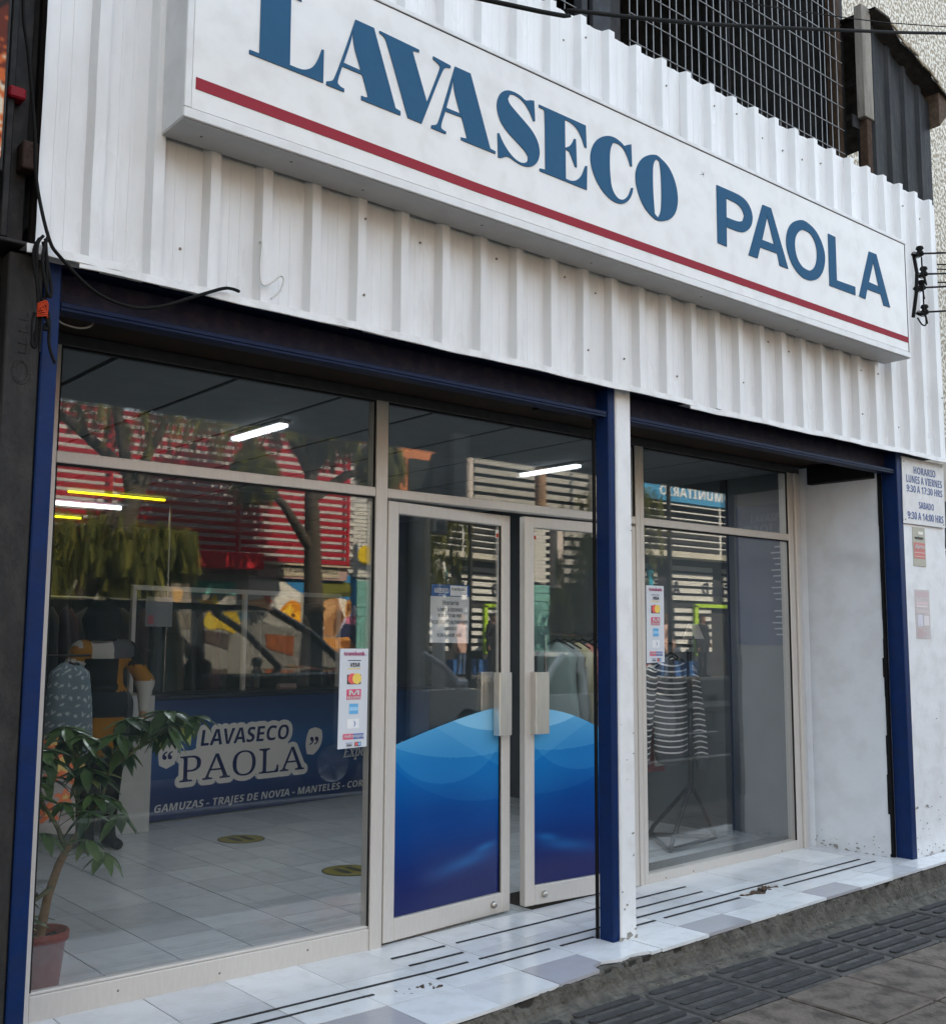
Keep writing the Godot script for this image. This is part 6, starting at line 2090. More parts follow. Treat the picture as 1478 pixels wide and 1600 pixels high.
# text on a wall that faces the shop (towards -z): x runs to -x there
func facing(at: Vector3) -> Transform3D:
	return Transform3D(Basis(Vector3(-1, 0, 0), Vector3(0, 1, 0), Vector3(0, 0, -1)), at)


func far_side() -> void:
	var s: SurfaceTool
	# red slatted building with the mural
	var red := thing("red_slat_building", "low building with red horizontal slats over a painted mural wall, across the street", "building", Vector3(7, 0, 15))
	var pale := worn("far_wall_pale", lin(0.42, 0.42, 0.42), lin(0.55, 0.55, 0.55), lin(0.2, 0.2, 0.2), 0.4, 0.5, 0.9)
	bar(Vector3(-2, -0.2, 15.0), Vector3(12.0, 5.6, 19), "wall", pale, red)
	bar(Vector3(-2, 2.66, 14.93), Vector3(11.23, 2.88, 15.0), "fascia", worn("mauve_fascia", lin(0.26, 0.16, 0.16), lin(0.34, 0.22, 0.21), lin(0.1, 0.1, 0.1), 0.4, 0.8, 0.9), red)
	bar(Vector3(9.1, 2.62, 14.90), Vector3(11.20, 2.95, 14.928), "sign_band", worn("pink_band", lin(0.40, 0.26, 0.25), lin(0.46, 0.31, 0.29), Color.BLACK, 0.0, 0.8, 0.9), red)
	bar(Vector3(9.55, 2.67, 14.875), Vector3(11.0, 2.92, 14.898), "sign_board", mat("cream_board", lin(0.50, 0.44, 0.32), 0.6), red)
	words(red, "dark_lettering", [["ESTACIONAMIENTO", "Droid Sans", Rect2(0.0, 0.10, 1.36, 0.13)]], mat("dark_ink", lin(0.012, 0.014, 0.03), 0.5), facing(Vector3(10.95, 2.65, 14.873)))
	var slat := worn("red_slat", lin(0.42, 0.012, 0.03), lin(0.55, 0.02, 0.045), lin(0.2, 0.02, 0.03), 0.4, 0.8, 0.5)
	var k := 0
	for row in 17:
		for seg in 5:
			var x0: float = -1.6 + seg * 2.565
			s = S()
			var tilt := Basis(Vector3(1, 0, 0), -0.35 + rng.randf_range(-0.05, 0.05)) * Basis(Vector3(0, 0, 1), rng.randf_range(-0.006, 0.006))
			box(s, Vector3(x0 + 1.27, 2.99 + row * 0.158, 14.84), Vector3(2.51, 0.088, 0.02), tilt, 0.004)
			fin(s, "slat", slat, red)
	for seg in 6:
		bar(Vector3(-1.66 + seg * 2.565, 2.885, 14.86), Vector3(-1.60 + seg * 2.565, 5.6, 14.92), "upright", slat, red)
	bar(Vector3(-1.7, 2.885, 14.80), Vector3(11.22, 2.925, 14.855), "lower_rail", worn("timber_rail", lin(0.45, 0.36, 0.25), lin(0.55, 0.45, 0.32), Color.BLACK, 0.0, 1.0, 0.8), red)
	# the painting on the wall below
	var ms := S()
	var layer := 0.0
	ms.set_color(Color(0.34, 0.33, 0.30))
	flat_poly(ms, PackedVector2Array([Vector2(-2, -0.1), Vector2(11.5, -0.1), Vector2(11.5, 2.66), Vector2(-2, 2.66)]), -14.998)
	var art := [
		[Color(0.028, 0.212, 0.479), [9675, 2656, 11496, 2759, 11511, 2016, 10138, 2304]],
		[Color(0.485, 0.456, 0.624), [11217, 2009, 11509, 2125, 11519, 1660, 11128, 1628]],
		[Color(0.694, 0.195, 0.323), [11252, 1874, 11514, 1906, 11518, 1714, 11256, 1711]],
		[Color(0.687, 0.672, 0.604), [8944, 2665, 9526, 2663, 10137, 2344, 10171, 1645, 9557, 1612, 8967, 1962]],
		[Color(0.147, 0.153, 0.023), [10543, 2182, 10524, 2342, 10659, 2562, 11009, 2629, 11335, 2587, 11420, 2453, 11373, 2308, 11049, 2283, 10794, 2243]],
		[Color(0.068, 0.072, 0.013), [10667, 2266, 11014, 2385, 11404, 2397, 11373, 2308, 11049, 2283, 10543, 2182]],
		[Color(0.397, 0.188, 0.068), [10530, 2102, 10637, 2185, 10953, 2274, 11211, 2254, 11282, 2011, 11190, 1764, 11004, 1465, 10781, 1464, 10544, 1516, 10501, 1648, 10460, 1781, 10513, 1888]],
		[Color(0.584, 0.323, 0.138), [10669, 2159, 10921, 2246, 11021, 2114, 10898, 1895, 10742, 1785, 10645, 1890]],
		[Color(0.159, 0.068, 0.023), [11023, 2005, 11217, 2009, 11174, 1764, 11003, 1479, 10919, 1653]],
		[Color(0.815, 0.716, 0.578), [11049, 2261, 11244, 2242, 11313, 2066, 11237, 1847, 11136, 2008]],
		[Color(0.584, 0.266, 0.074), [11246, 2174, 11325, 2258, 11403, 2178, 11381, 1958, 11269, 1834, 11224, 1982]],
		[Color(0.153, 0.045, 0.008), [11279, 2120, 11337, 2176, 11341, 2012, 11284, 1929]],
		[Color(0.045, 0.018, 0.005), [10577, 2076, 10735, 2066, 10752, 2000, 10611, 1991]],
		[Color(0.045, 0.018, 0.005), [10542, 1622, 10684, 1584, 10669, 1530, 10543, 1564]],
		[Color(0.815, 0.716, 0.578), [10524, 1715, 10697, 1691, 10730, 1611, 10620, 1623, 10520, 1606]],
		[Color(0.024, 0.028, 0.078), [11004, 1439, 11223, 1738, 11584, 1688, 11837, 1525, 11849, 921, 11469, 925, 11343, 1427]],
		[Color(0.578, 0.254, 0.058), [10656, 1450, 11004, 1433, 11343, 1454, 11502, 1210, 11353, 1007, 10949, 1090, 10817, 1304]],
		[Color(0.254, 0.091, 0.016), [11070, 1358, 11328, 1386, 11462, 1223, 11268, 1169]],
		[Color(0.871, 0.479, 0.013), [11499, 1359, 11840, 1388, 11845, 1140, 11545, 1196]],
		[Color(0.694, 0.254, 0.007), [9665, 1977, 9838, 2164, 9989, 2194, 10149, 2119, 10160, 1710, 10001, 1748, 9787, 1875]],
		[Color(0.888, 0.533, 0.027), [9725, 1952, 9900, 2113, 9994, 1984, 9877, 1850]],
		[Color(0.922, 0.456, 0.004), [9907, 1877, 10116, 1986, 10158, 1776, 10030, 1774]],
		[Color(0.147, 0.045, 0.002), [9936, 1917, 10027, 1905, 10014, 1840, 9944, 1851]],
		[Color(0.888, 0.624, 0.012), [7856, 2173, 7951, 2138, 8153, 2156, 8231, 2259, 8324, 2124, 8213, 1996, 8287, 1848, 8600, 1979, 8800, 1857, 8791, 1705, 8672, 1502, 8350, 1624, 8175, 1560, 7982, 1682, 8082, 1869, 7982, 2040]],
		[Color(0.807, 0.392, 0.007), [7951, 2138, 8153, 2149, 8198, 2045, 8050, 2029]],
		[Color(0.939, 0.745, 0.068), [8008, 1694, 8164, 1846, 8277, 1748, 8174, 1585]],
		[Color(0.745, 0.392, 0.188), [8932, 2165, 9305, 2201, 9463, 2011, 9254, 1963, 8963, 2064]],
		[Color(0.584, 0.127, 0.068), [9274, 2252, 9419, 2282, 9497, 2129, 9366, 2099]],
		[Color(0.716, 0.456, 0.250), [8797, 2365, 8867, 2406, 8917, 2190, 8789, 2187]],
		[Color(0.159, 0.456, 0.624), [8740, 1957, 8933, 2140, 8985, 1835, 8775, 1755]],
		[Color(0.089, 0.397, 0.323), [7738, 2502, 8638, 2512, 8674, 2259, 7747, 2256]],
		[Color(0.262, 0.231, 0.188), [6962, 2472, 7738, 2502, 7772, 1593, 6999, 1585]],
		[Color(0.591, 0.366, 0.144), [7350, 2365, 7586, 2325, 7519, 2029, 7385, 2123]],
		[Color(0.107, 0.082, 0.065), [7986, 1571, 8588, 1501, 8543, 1201, 8021, 1350]],
		[Color(0.479, 0.122, 0.023), [9355, 1507, 10009, 1460, 9990, 1068, 9393, 1225]],
	]
	for a in art:
		layer += 0.0006
		ms.set_color(a[0])
		flat_poly(ms, softened(poly(a[1])), -(14.996 - layer))
	# painted sheets are laid on the side towards the shop
	var flip := fin(ms, "mural", painted(), red)
	flip.transform = Transform3D(Basis(Vector3(1, 0, 0), Vector3(0, 1, 0), Vector3(0, 0, -1)), -red.position)
	var awn := thing("red_awning", "bright red box awning on the mural wall across the street", "awning", Vector3(8, 2.8, 14.5))
	s = S()
	span(s, Vector3(4.4, 2.74, 14.55), Vector3(9.05, 3.06, 14.79), 0.02)
	fin(s, "canopy", worn("awning_red", lin(0.50, 0.008, 0.02), lin(0.58, 0.015, 0.03), Color.BLACK, 0.0, 1.0, 0.6), awn)
	# white brick gable with a painted yellow disc, teal boards beside it
	var gable := thing("white_brick_house", "white painted brick house with a yellow disc and teal boarding", "house", Vector3(12, 0, 15))
	bar(Vector3(12.003, -0.2, 15.1), Vector3(14.3, 4.35, 19), "wall", mat("joint_grey", lin(0.35, 0.35, 0.34), 0.9), gable)
	bar(Vector3(11.25, 2.90, 14.97), Vector3(12.0, 4.35, 14.998), "return_wall", mat("joint_grey", Color.WHITE), gable)
	var wb := mat("white_brick", lin(0.62, 0.62, 0.58), 0.8)
	for row in 19:
		for q in 13:
			if row * 13 + q > 290:
				continue
			s = S()
			var x0: float = 11.26 + q * 0.225 + (0.11 if row % 2 == 0 else 0.0)
			span(s, Vector3(x0, 2.72 + row * 0.083, 14.935 + rng.randf() * 0.004), Vector3(minf(x0 + 0.214, 14.3), 2.792 + row * 0.083, 14.968))
			fin(s, "brick", wb, gable)
	s = S()
	prism(s, ellipse(Vector2(-11.68, 3.19), 0.19, 0.21, 24), 0.0, 0.004, facing(Vector3(0, 0, 14.933)))
	fin(s, "yellow_disc", mat("disc_yellow", lin(0.70, 0.50, 0.01), 0.6), gable)
	for row in 14:
		bar(Vector3(11.50, 0.0 + row * 0.19, 14.96), Vector3(14.3, 0.18 + row * 0.19, 15.0 + 0.02 * (row % 2)), "teal_board", worn("teal_paint", lin(0.10, 0.34, 0.31), lin(0.18, 0.45, 0.41), lin(0.5, 0.5, 0.48), 0.3, 1.0, 0.7), gable)
	# orange brick block behind
	var ob := thing("orange_brick_block", "orange brick block with one dark window, behind the white brick house", "building", Vector3(13, 0, 16))
	bar(Vector3(11.0, 3.9, 16.5), Vector3(15.1, 6.05, 20), "wall", worn("orange_brick", lin(0.46, 0.15, 0.055), lin(0.56, 0.20, 0.08), lin(0.25, 0.1, 0.05), 0.4, 1.4, 0.85, 0.5, 0.0, 3.0), ob)
	bar(Vector3(13.95, 4.35, 16.44), Vector3(14.85, 5.75, 16.49), "window", mat("dark_window", lin(0.03, 0.035, 0.035), 0.15), ob)
	bar(Vector3(14.83, 4.3, 16.40), Vector3(14.90, 5.4, 16.438), "window_frame", mat("white_paint", lin(0.7, 0.7, 0.7), 0.6), ob)
	# white louvred house
	var wl := thing("white_louvre_house", "house with white horizontal louvres and a brick corner, across the street", "house", Vector3(16, 0, 15))
	bar(Vector3(14.66, 2.6, 15.0), Vector3(19.2, 5.95, 19), "wall", mat("louvre_dark", lin(0.05, 0.052, 0.05), 0.8), wl)
	bar(Vector3(14.31, -0.2, 15.3), Vector3(19.2, 2.598, 19), "ground_floor", worn("grey_shopfront", lin(0.035, 0.035, 0.036), lin(0.06, 0.06, 0.06), Color.BLACK, 0.0, 0.6, 0.8), wl)
	bar(Vector3(14.48, 2.6, 14.9), Vector3(14.655, 5.95, 15.2), "corner_pier", worn("corner_brick", lin(0.5, 0.42, 0.36), lin(0.62, 0.55, 0.5), lin(0.4, 0.12, 0.05), 0.5, 3.0, 0.9), wl)
	var wp := worn("louvre_white", lin(0.52, 0.51, 0.47), lin(0.62, 0.61, 0.57), lin(0.2, 0.2, 0.18), 0.4, 0.8, 0.6)
	for row in 15:
		s = S()
		box(s, Vector3(16.93, 2.78 + row * 0.215, 14.9), Vector3(4.5, 0.12, 0.022), Basis(Vector3(1, 0, 0), -0.4), 0.004)
		fin(s, "louvre", wp, wl)
	# community hall
	var hall := thing("community_hall", "long hall with a blue lettered fascia, railings and white slatted gates", "building", Vector3(26, 0, 15))
	bar(Vector3(19.25, -0.2, 15.6), Vector3(40, 5.9, 22), "wall", mat("hall_dark", lin(0.035, 0.036, 0.038), 0.8), hall)
	bar(Vector3(19.25, 5.24, 14.95), Vector3(40, 6.0, 15.5), "fascia", worn("hall_blue", lin(0.04, 0.22, 0.42), lin(0.06, 0.27, 0.48), Color.BLACK, 0.0, 0.5, 0.6), hall)
	words(hall, "white_lettering", [["O COMUNITARIO", "Droid Sans", Rect2(0, 0, 3.95, 0.27)]], mat("white_paint", Color.WHITE), facing(Vector3(25.3, 5.39, 14.945)))
	bar(Vector3(19.25, 3.70, 14.9), Vector3(40, 3.86, 15.5), "ledge", worn("hall_ledge", lin(0.42, 0.40, 0.32), lin(0.5, 0.48, 0.4), Color.BLACK, 0.0, 0.6, 0.8), hall)
	var rail := mat("rail_white", lin(0.6, 0.6, 0.57), 0.5)
	for row in 7:
		s = S()
		tube(s, [Vector3(19.3, 4.02 + row * 0.19, 15.0), Vector3(40, 4.02 + row * 0.19, 15.0)], 0.024, 6)
		fin(s, "rail", rail, hall)
	for q in 8:
		bar(Vector3(19.4 + q * 2.3, 3.862, 14.985), Vector3(19.47 + q * 2.3, 5.335, 15.015), "baluster", rail, hall)
	for q in 5:
		for row in 5:
			bar(Vector3(19.9 + q * 2.45, 2.55 + row * 0.21, 15.5), Vector3(21.85 + q * 2.45, 2.68 + row * 0.21, 15.56), "white_slat", rail, hall)
		for row in 6:
			bar(Vector3(20.1 + q * 2.45, 1.10 + row * 0.22, 15.5), Vector3(21.75 + q * 2.45, 1.22 + row * 0.22, 15.56), "white_slat", rail, hall)
	bar(Vector3(23.35, 1.0, 15.40), Vector3(23.50, 2.42, 15.49), "lime_post", mat("lime", lin(0.35, 0.55, 0.02), 0.6), hall)
	bar(Vector3(23.35, 2.36, 15.40), Vector3(25.2, 2.46, 15.49), "lime_lintel", mat("lime", Color.WHITE), hall)
	bar(Vector3(25.0, 0.5, 15.40), Vector3(25.35, 2.36, 15.49), "green_panel", mat("leaf_panel", lin(0.12, 0.28, 0.02), 0.7), hall)
	bar(Vector3(21.4, 2.5, 15.40), Vector3(21.55, 3.5, 15.49), "cyan_post", mat("cyan", lin(0.02, 0.35, 0.5), 0.6), hall)
	words(hall, "dark_lettering", [["CAS D", "Droid Sans", Rect2(0, 0, 1.3, 0.36)]], mat("dark_ink", Color.BLACK), facing(Vector3(25.1, 2.72, 15.48)))
	words(hall, "more_dark_lettering", [["ALES", "Droid Sans", Rect2(0, 0, 1.1, 0.36)]], mat("dark_ink", Color.BLACK), facing(Vector3(22.8, 2.72, 15.48)))
	bar(Vector3(21.9, 1.35, 15.36), Vector3(22.1, 1.85, 15.39), "paper", mat("white_paint", Color.WHITE), hall)
	for q in 3:
		bar(Vector3(21.6 + q * 0.6, 0.43, 15.2), Vector3(22.1 + q * 0.6, 0.85, 15.45), "blue_seat", mat("seat_blue", lin(0.03, 0.10, 0.28), 0.5), hall)
	# plain row to the left
	var row_house := thing("cream_row", "plain cream two storey row of houses at the far left across the street", "building", Vector3(-8, 0, 15))
	bar(Vector3(-16, -0.2, 15), Vector3(-2.01, 8.5, 20), "wall", worn("cream_render", lin(0.45, 0.40, 0.32), lin(0.55, 0.50, 0.41), lin(0.2, 0.2, 0.18), 0.3, 0.4, 0.9), row_house)
	for q in 5:
		var wn := bar(Vector3(-15 + q * 2.6, 3.4, 14.95), Vector3(-13.8 + q * 2.6, 4.8, 14.99), "window", mat("dark_window", Color.WHITE), row_house)
		bar(Vector3(-15.06 + q * 2.6, 3.32, 14.88), Vector3(-13.74 + q * 2.6, 3.395, 15.0), "sill", pale, row_house)


func far_trees() -> void:
	var twig := S()      # a hanging spray of narrow leaves
	twig.set_smooth_group(-1)
	for k in 11:
		var y := -0.035 - k * 0.033
		for side in [-1.0, 1.0]:
			var a := Vector3(0, y, 0)
			var tip := Vector3(side * 0.075, y - 0.05, 0.02 * side)
			var w := Vector3(0.0, 0.011, 0.006)
			tri(twig, a - w, tip, a + w)
	twig.generate_normals()
	var spray := twig.commit()
	var leafm := mat("tree_leaf", Color.WHITE, 0.6)
	leafm.vertex_color_use_as_albedo = true
	leafm.backlight_enabled = true
	leafm.backlight = Color(0.35, 0.42, 0.12)
	var bark := worn("tree_bark", lin(0.05, 0.04, 0.032), lin(0.11, 0.09, 0.072), lin(0.02, 0.02, 0.02), 0.5, 1.5, 0.95, 1.5, 0.0, 0.35)
	tree(Vector3(3.7, -0.12, 10.6), "drooping pepper tree with a leaning trunk, leftmost across the street", spray, leafm, bark, 0.20, [Vector3(0.1, 1.6, 0), Vector3(0.75, 2.9, -0.1), Vector3(1.3, 4.0, 0.1)], [[Vector3(1.6, 4.95, 0), Vector3(1.9, 0.75, 1.4)], [Vector3(-1.0, 5.0, 0), Vector3(1.8, 0.8, 1.4)], [Vector3(0.4, 5.9, 0), Vector3(1.8, 0.7, 1.4)], [Vector3(0.3, 2.75, -0.2), Vector3(1.25, 0.42, 0.8)], [Vector3(-0.7, 3.0, 0.1), Vector3(0.8, 0.55, 0.8)], [Vector3(1.5, 2.75, -0.1), Vector3(0.5, 0.35, 0.5)], [Vector3(0.9, 2.35, -0.3), Vector3(0.4, 0.32, 0.4)], [Vector3(-0.3, 2.3, -0.3), Vector3(0.35, 0.3, 0.4)]], 4600, 5)
	tree(Vector3(8.75, -0.12, 12.3), "straight dark trunked pepper tree in front of the mural", spray, leafm, bark, 0.21, [Vector3(0.05, 2.0, 0), Vector3(-0.02, 3.6, 0.0), Vector3(-0.1, 4.9, 0.0)], [[Vector3(-0.9, 5.5, 0), Vector3(1.5, 0.6, 1.3)], [Vector3(0.5, 5.3, 0), Vector3(0.9, 0.6, 1.1)], [Vector3(-0.2, 6.1, 0), Vector3(1.4, 0.6, 1.3)], [Vector3(1.3, 4.7, -0.2), Vector3(0.45, 0.5, 0.5)], [Vector3(-1.3, 4.3, -0.2), Vector3(0.4, 0.45, 0.5)]], 3200, 6)
	tree(Vector3(15.6, -0.12, 11.9), "bushy tree in front of the white louvred house", spray, leafm, bark, 0.17, [Vector3(0.0, 1.5, 0), Vector3(0.15, 2.6, 0.0), Vector3(0.1, 3.8, 0.0)], [[Vector3(0.3, 3.6, 0), Vector3(1.5, 1.2, 1.3)], [Vector3(-0.7, 3.0, 0), Vector3(0.9, 0.9, 1.0)], [Vector3(0.8, 4.4, 0), Vector3(1.0, 0.7, 1.0)], [Vector3(0.6, 2.6, 0), Vector3(0.8, 0.6, 0.8)]], 1600, 7)
	tree(Vector3(11.1, -0.12, 9.6), "small dark tree beyond the white car", spray, leafm, bark, 0.12, [Vector3(0.0, 1.2, 0), Vector3(-0.1, 2.0, 0.0), Vector3(-0.1, 2.7, 0.0)], [[Vector3(0.0, 2.6, 0), Vector3(0.75, 0.8, 0.8)], [Vector3(-0.3, 2.0, 0), Vector3(0.6, 0.5, 0.6)], [Vector3(0.4, 3.1, 0), Vector3(0.6, 0.45, 0.6)]], 800, 8)
	near_tree(spray, leafm, bark)


func near_tree(spray: Mesh, leafm: Material, bark: Material) -> void:
	tree(Vector3(-5.8, -0.08, 3.4), "big leafy street tree on the near pavement, left of the shop", spray, leafm, bark, 0.26, [Vector3(0.0, 2.0, 0), Vector3(0.1, 3.6, 0.0), Vector3(0.1, 5.2, 0.0)], [[Vector3(0.6, 5.4, 0), Vector3(2.2, 1.6, 2.2)], [Vector3(-0.8, 4.6, 0.5), Vector3(2.0, 1.3, 2.0)], [Vector3(0.3, 7.0, 0), Vector3(1.9, 1.3, 1.9)], [Vector3(1.4, 4.0, 0.3), Vector3(1.3, 0.9, 1.5)]], 9000, 9)
	tree(Vector3(-11.5, -0.08, 3.8), "second leafy street tree farther left along the near pavement", spray, leafm, bark, 0.24, [Vector3(0.0, 2.0, 0), Vector3(-0.1, 3.6, 0.0), Vector3(0.1, 5.0, 0.0)], [[Vector3(0.8, 5.0, 0), Vector3(2.2, 1.7, 2.2)], [Vector3(-0.9, 5.4, 0.3), Vector3(2.1, 1.6, 2.1)], [Vector3(0.2, 7.2, 0), Vector3(2.0, 1.4, 2.0)], [Vector3(0.6, 3.4, 0.2), Vector3(1.6, 0.9, 1.6)]], 9000, 10)


func tree(at: Vector3, label: String, spray: Mesh, leafm: Material, bark: Material, r: float, path: Array, clumps: Array, count: int, sd: int) -> void:
	var t := thing("pepper_tree", label, "tree", at, "trees across the street")
	t.set_meta("base", Vector3.ZERO)
	var g := RandomNumberGenerator.new()
	g.seed = sd
	var pts := [Vector3(0, -0.1, 0), Vector3(0.0, 0.5, 0.0)]
	pts.append_array(path)
	var rr := []
	for k in pts.size():
		rr.append(r * lerpf(1.25, 0.45, float(k) / (pts.size() - 1)))
	var s := S()
	tube(s, pts, rr, 12)
	fin(s, "trunk", bark, t)
	for c in clumps:
		s = S()
		var from: Vector3 = path[0].lerp(path[-1], g.randf_range(0.3, 0.9))
		var to: Vector3 = c[0]
		tube(s, [from, from.lerp(to, 0.5) + Vector3(0, 0.15, 0), to, to + Vector3(g.randf_range(-0.4, 0.4), 0.1, g.randf_range(-0.3, 0.3))], [r * 0.5, r * 0.36, r * 0.2, r * 0.08], 8)
		fin(s, "limb", bark, t)
	var mm := MultiMesh.new()
	mm.transform_format = MultiMesh.TRANSFORM_3D
	mm.use_colors = true
	mm.mesh = spray
	mm.instance_count = count
	for k in count:
		var c: Array = clumps[g.randi() % clumps.size()]
		var d := Vector3(g.randfn(), g.randfn(), g.randfn()).normalized() * pow(g.randf(), 0.45)
		var p: Vector3 = c[0] + d * c[1]
		var z := g.randf_range(0.55, 1.1)
		var b := Basis(Vector3.UP, g.randf() * TAU) * Basis(Vector3(1, 0, 0), g.randf_range(-0.45, 0.45))
		mm.set_instance_transform(k, Transform3D(b.scaled(Vector3(z, z, z)), p + Vector3(0, 0.15, 0)))
		var f := g.randf()
		mm.set_instance_color(k, Color(lerpf(0.05, 0.20, f), lerpf(0.065, 0.19, f), lerpf(0.016, 0.035, f)))
	var o := MultiMeshInstance3D.new()
	o.name = "crown"
	o.multimesh = mm
	o.material_override = leafm
	t.add_child(o, true)
	o.set_meta("kind", "stuff")


func car(called: String, label: String, paint: StandardMaterial3D, at: Vector3, L: float, hood: float, belt: float, roof: float, xs: Array) -> void:
	# xs: front of the roof, foot of the windscreen, rear of the roof, foot of the rear window, measured from the tail
	var t := thing(called, label, "car", at)
	t.set_meta("base", Vector3.ZERO)
	var W := 1.78
	var wr := 0.335
	var ax := [0.80, L - 0.88]
	var side := PackedVector2Array([Vector2(0.04, 0.32)])
	for a in ax:
		for k in 9:
			var q := PI - PI * k / 8.0
			side.append(Vector2(a + cos(q) * (wr + 0.06), 0.30 + maxf(sin(q), 0.0) * (wr + 0.07)))
	side.append_array([Vector2(L - 0.06, 0.28), Vector2(L, 0.45), Vector2(L - 0.03, hood - 0.22), Vector2(L - 0.25, hood - 0.07), Vector2(xs[1] + 0.1, hood), Vector2(xs[1] - 0.25, belt), Vector2(xs[3], belt + 0.03), Vector2(0.06, belt - 0.02), Vector2(0.0, 0.62)])
	var s := S()
	var out := softened(side)
	var flat := Transform3D.IDENTITY
	prism(s, out, -W / 2 + 0.07, W / 2 - 0.07, flat)
	var inner := PackedVector2Array()
	for z in [-1.0, 1.0]:      # rounded flanks
		var area := 1.0
		for i in out.size():
			var a := out[i]
			var b := out[(i + 1) % out.size()]
			var m := Vector2(L * 0.5, 0.6)
			var ai := a.lerp(m, 0.035)
			var bi := b.lerp(m, 0.035)
			away(s, Vector3(m.x, m.y, 0), [Vector3(a.x, a.y, (W / 2 - 0.07) * z), Vector3(b.x, b.y, (W / 2 - 0.07) * z), Vector3(bi.x, bi.y, W / 2 * z), Vector3(ai.x, ai.y, W / 2 * z)])
		var face_poly := PackedVector2Array()
		for p in out:
			face_poly.append(p.lerp(Vector2(L * 0.5, 0.6), 0.035))
		flat_poly(s, face_poly, W / 2, Transform3D(Basis(Vector3(1, 0, 0), Vector3(0, 1, 0), Vector3(0, 0, z)), Vector3.ZERO))
	fin(s, "body", paint, t)
	# roof, pillars, glass
	var iw := W / 2 - 0.22
	var bw := W / 2 - 0.09
	s = S()
	var rp := PackedVector2Array([Vector2(xs[2], roof - 0.06), Vector2(xs[2] + 0.25, roof - 0.005), Vector2((xs[0] + xs[2]) / 2, roof + 0.02), Vector2(xs[0] - 0.2, roof - 0.005), Vector2(xs[0], roof - 0.05), Vector2(xs[0] - 0.2, roof - 0.055), Vector2(xs[2] + 0.25, roof - 0.065)])
	prism(s, rp, -iw, iw)
	fin(s, "roof", paint, t)
	var foot := [xs[1], lerpf(xs[3], xs[1], 0.52), lerpf(xs[3], xs[1], 0.26), xs[3] + 0.05]
	var head := [xs[0] - 0.02, lerpf(xs[2], xs[0], 0.63), lerpf(xs[2], xs[0], 0.28), xs[2] + 0.02]
	for z in [-1.0, 1.0]:
		for k in 4:
			s = S()
			tube(s, [Vector3(foot[k], belt - 0.03, bw * z), Vector3(lerpf(foot[k], head[k], 0.55), lerpf(belt, roof, 0.6), lerpf(bw, iw, 0.55) * z), Vector3(head[k], roof - 0.04, iw * z)], 0.045, 8)
			fin(s, "pillar", paint if k != 1 else mat("car_trim", lin(0.01, 0.01, 0.011), 0.4), t)
		for k in 3:
			s = S()
			quad(s, Vector3(foot[k + 1], belt - 0.02, bw * z), Vector3(foot[k], belt - 0.02, bw * z), Vector3(head[k], roof - 0.06, iw * z), Vector3(head[k + 1], roof - 0.06, iw * z))
			fin(s, "side_window", glass("car_glass", 0.25, Color(0.1, 0.12, 0.12)) if k == 0 else mat("privacy_glass", lin(0.01, 0.011, 0.012), 0.08), t)
	s = S()
	quad(s, Vector3(xs[1], belt - 0.02, -bw), Vector3(xs[1], belt - 0.02, bw), Vector3(xs[0], roof - 0.05, iw), Vector3(xs[0], roof - 0.05, -iw))
	fin(s, "windscreen", glass("car_glass"), t)
	s = S()
	quad(s, Vector3(xs[3], belt, bw), Vector3(xs[3], belt, -bw), Vector3(xs[2], roof - 0.06, -iw), Vector3(xs[2], roof - 0.06, iw))
	fin(s, "rear_window", mat("privacy_glass", Color.BLACK), t)
	# seats
	for q in [[0.62, -0.36], [0.62, 0.36], [0.30, -0.36], [0.30, 0.36]]:
		var x0: float = lerpf(xs[3], xs[1], q[0])
		s = S()
		box(s, Vector3(x0, belt - 0.12, q[1]), Vector3(0.14, 0.55, 0.46), Basis(Vector3(0, 0, 1), 0.2), 0.05)
		box(s, Vector3(x0 - 0.09, belt + 0.22, q[1]), Vector3(0.09, 0.17, 0.25), Basis(Vector3(0, 0, 1), 0.2), 0.035)
		fin(s, "seat", mat("car_seat", lin(0.02, 0.02, 0.022), 0.8), t)
	for a in ax:
		for z in [-1.0, 1.0]:
			s = S()
			var wx := Transform3D(Basis(Vector3(1, 0, 0), PI / 2 * z), Vector3(a, wr, (W / 2 - 0.10) * z))
			lathe(s, [Vector2(0.20, 0.085), Vector2(wr - 0.03, 0.09), Vector2(wr, 0.07), Vector2(wr, -0.09), Vector2(0.2, -0.1)], 24, wx)
			var tyre := fin(s, "wheel", mat("tyre", lin(0.015, 0.015, 0.015), 0.9), t)
			s = S()
			lathe(s, [Vector2(0.0, 0.055), Vector2(0.05, 0.06), Vector2(0.06, 0.05), Vector2(0.19, 0.062), Vector2(0.205, 0.085)], 24, wx)
			for k in 5:
				var b := Basis(Vector3(0, 1, 0), TAU * k / 5.0)
				box(s, wx * (b * Vector3(0.12, 0.066, 0)), Vector3(0.15, 0.014, 0.045), wx.basis * b, 0.004)
			fin(s, "rim", mat("alloy", lin(0.40, 0.40, 0.41), 0.3, 0.8), tyre)
	for z in [-1.0, 1.0]:
		s = S()
		box(s, Vector3(L - 0.13, hood - 0.21, (W / 2 - 0.24) * z), Vector3(0.2, 0.13, 0.34), Basis(Vector3.UP, 0.25 * z), 0.04)
		fin(s, "headlight", mat("lamp_lens", lin(0.5, 0.5, 0.5), 0.1), t)
		s = S()
		box(s, Vector3(0.05, belt - 0.22, (W / 2 - 0.17) * z), Vector3(0.1, 0.22, 0.2), Basis.IDENTITY, 0.03)
		fin(s, "tail_light", mat("tail_lens", lin(0.3, 0.01, 0.01), 0.2), t)
		s = S()
		box(s, Vector3(xs[1] - 0.28, belt + 0.08, (W / 2 + 0.06) * z), Vector3(0.10, 0.13, 0.19), Basis.IDENTITY, 0.04)
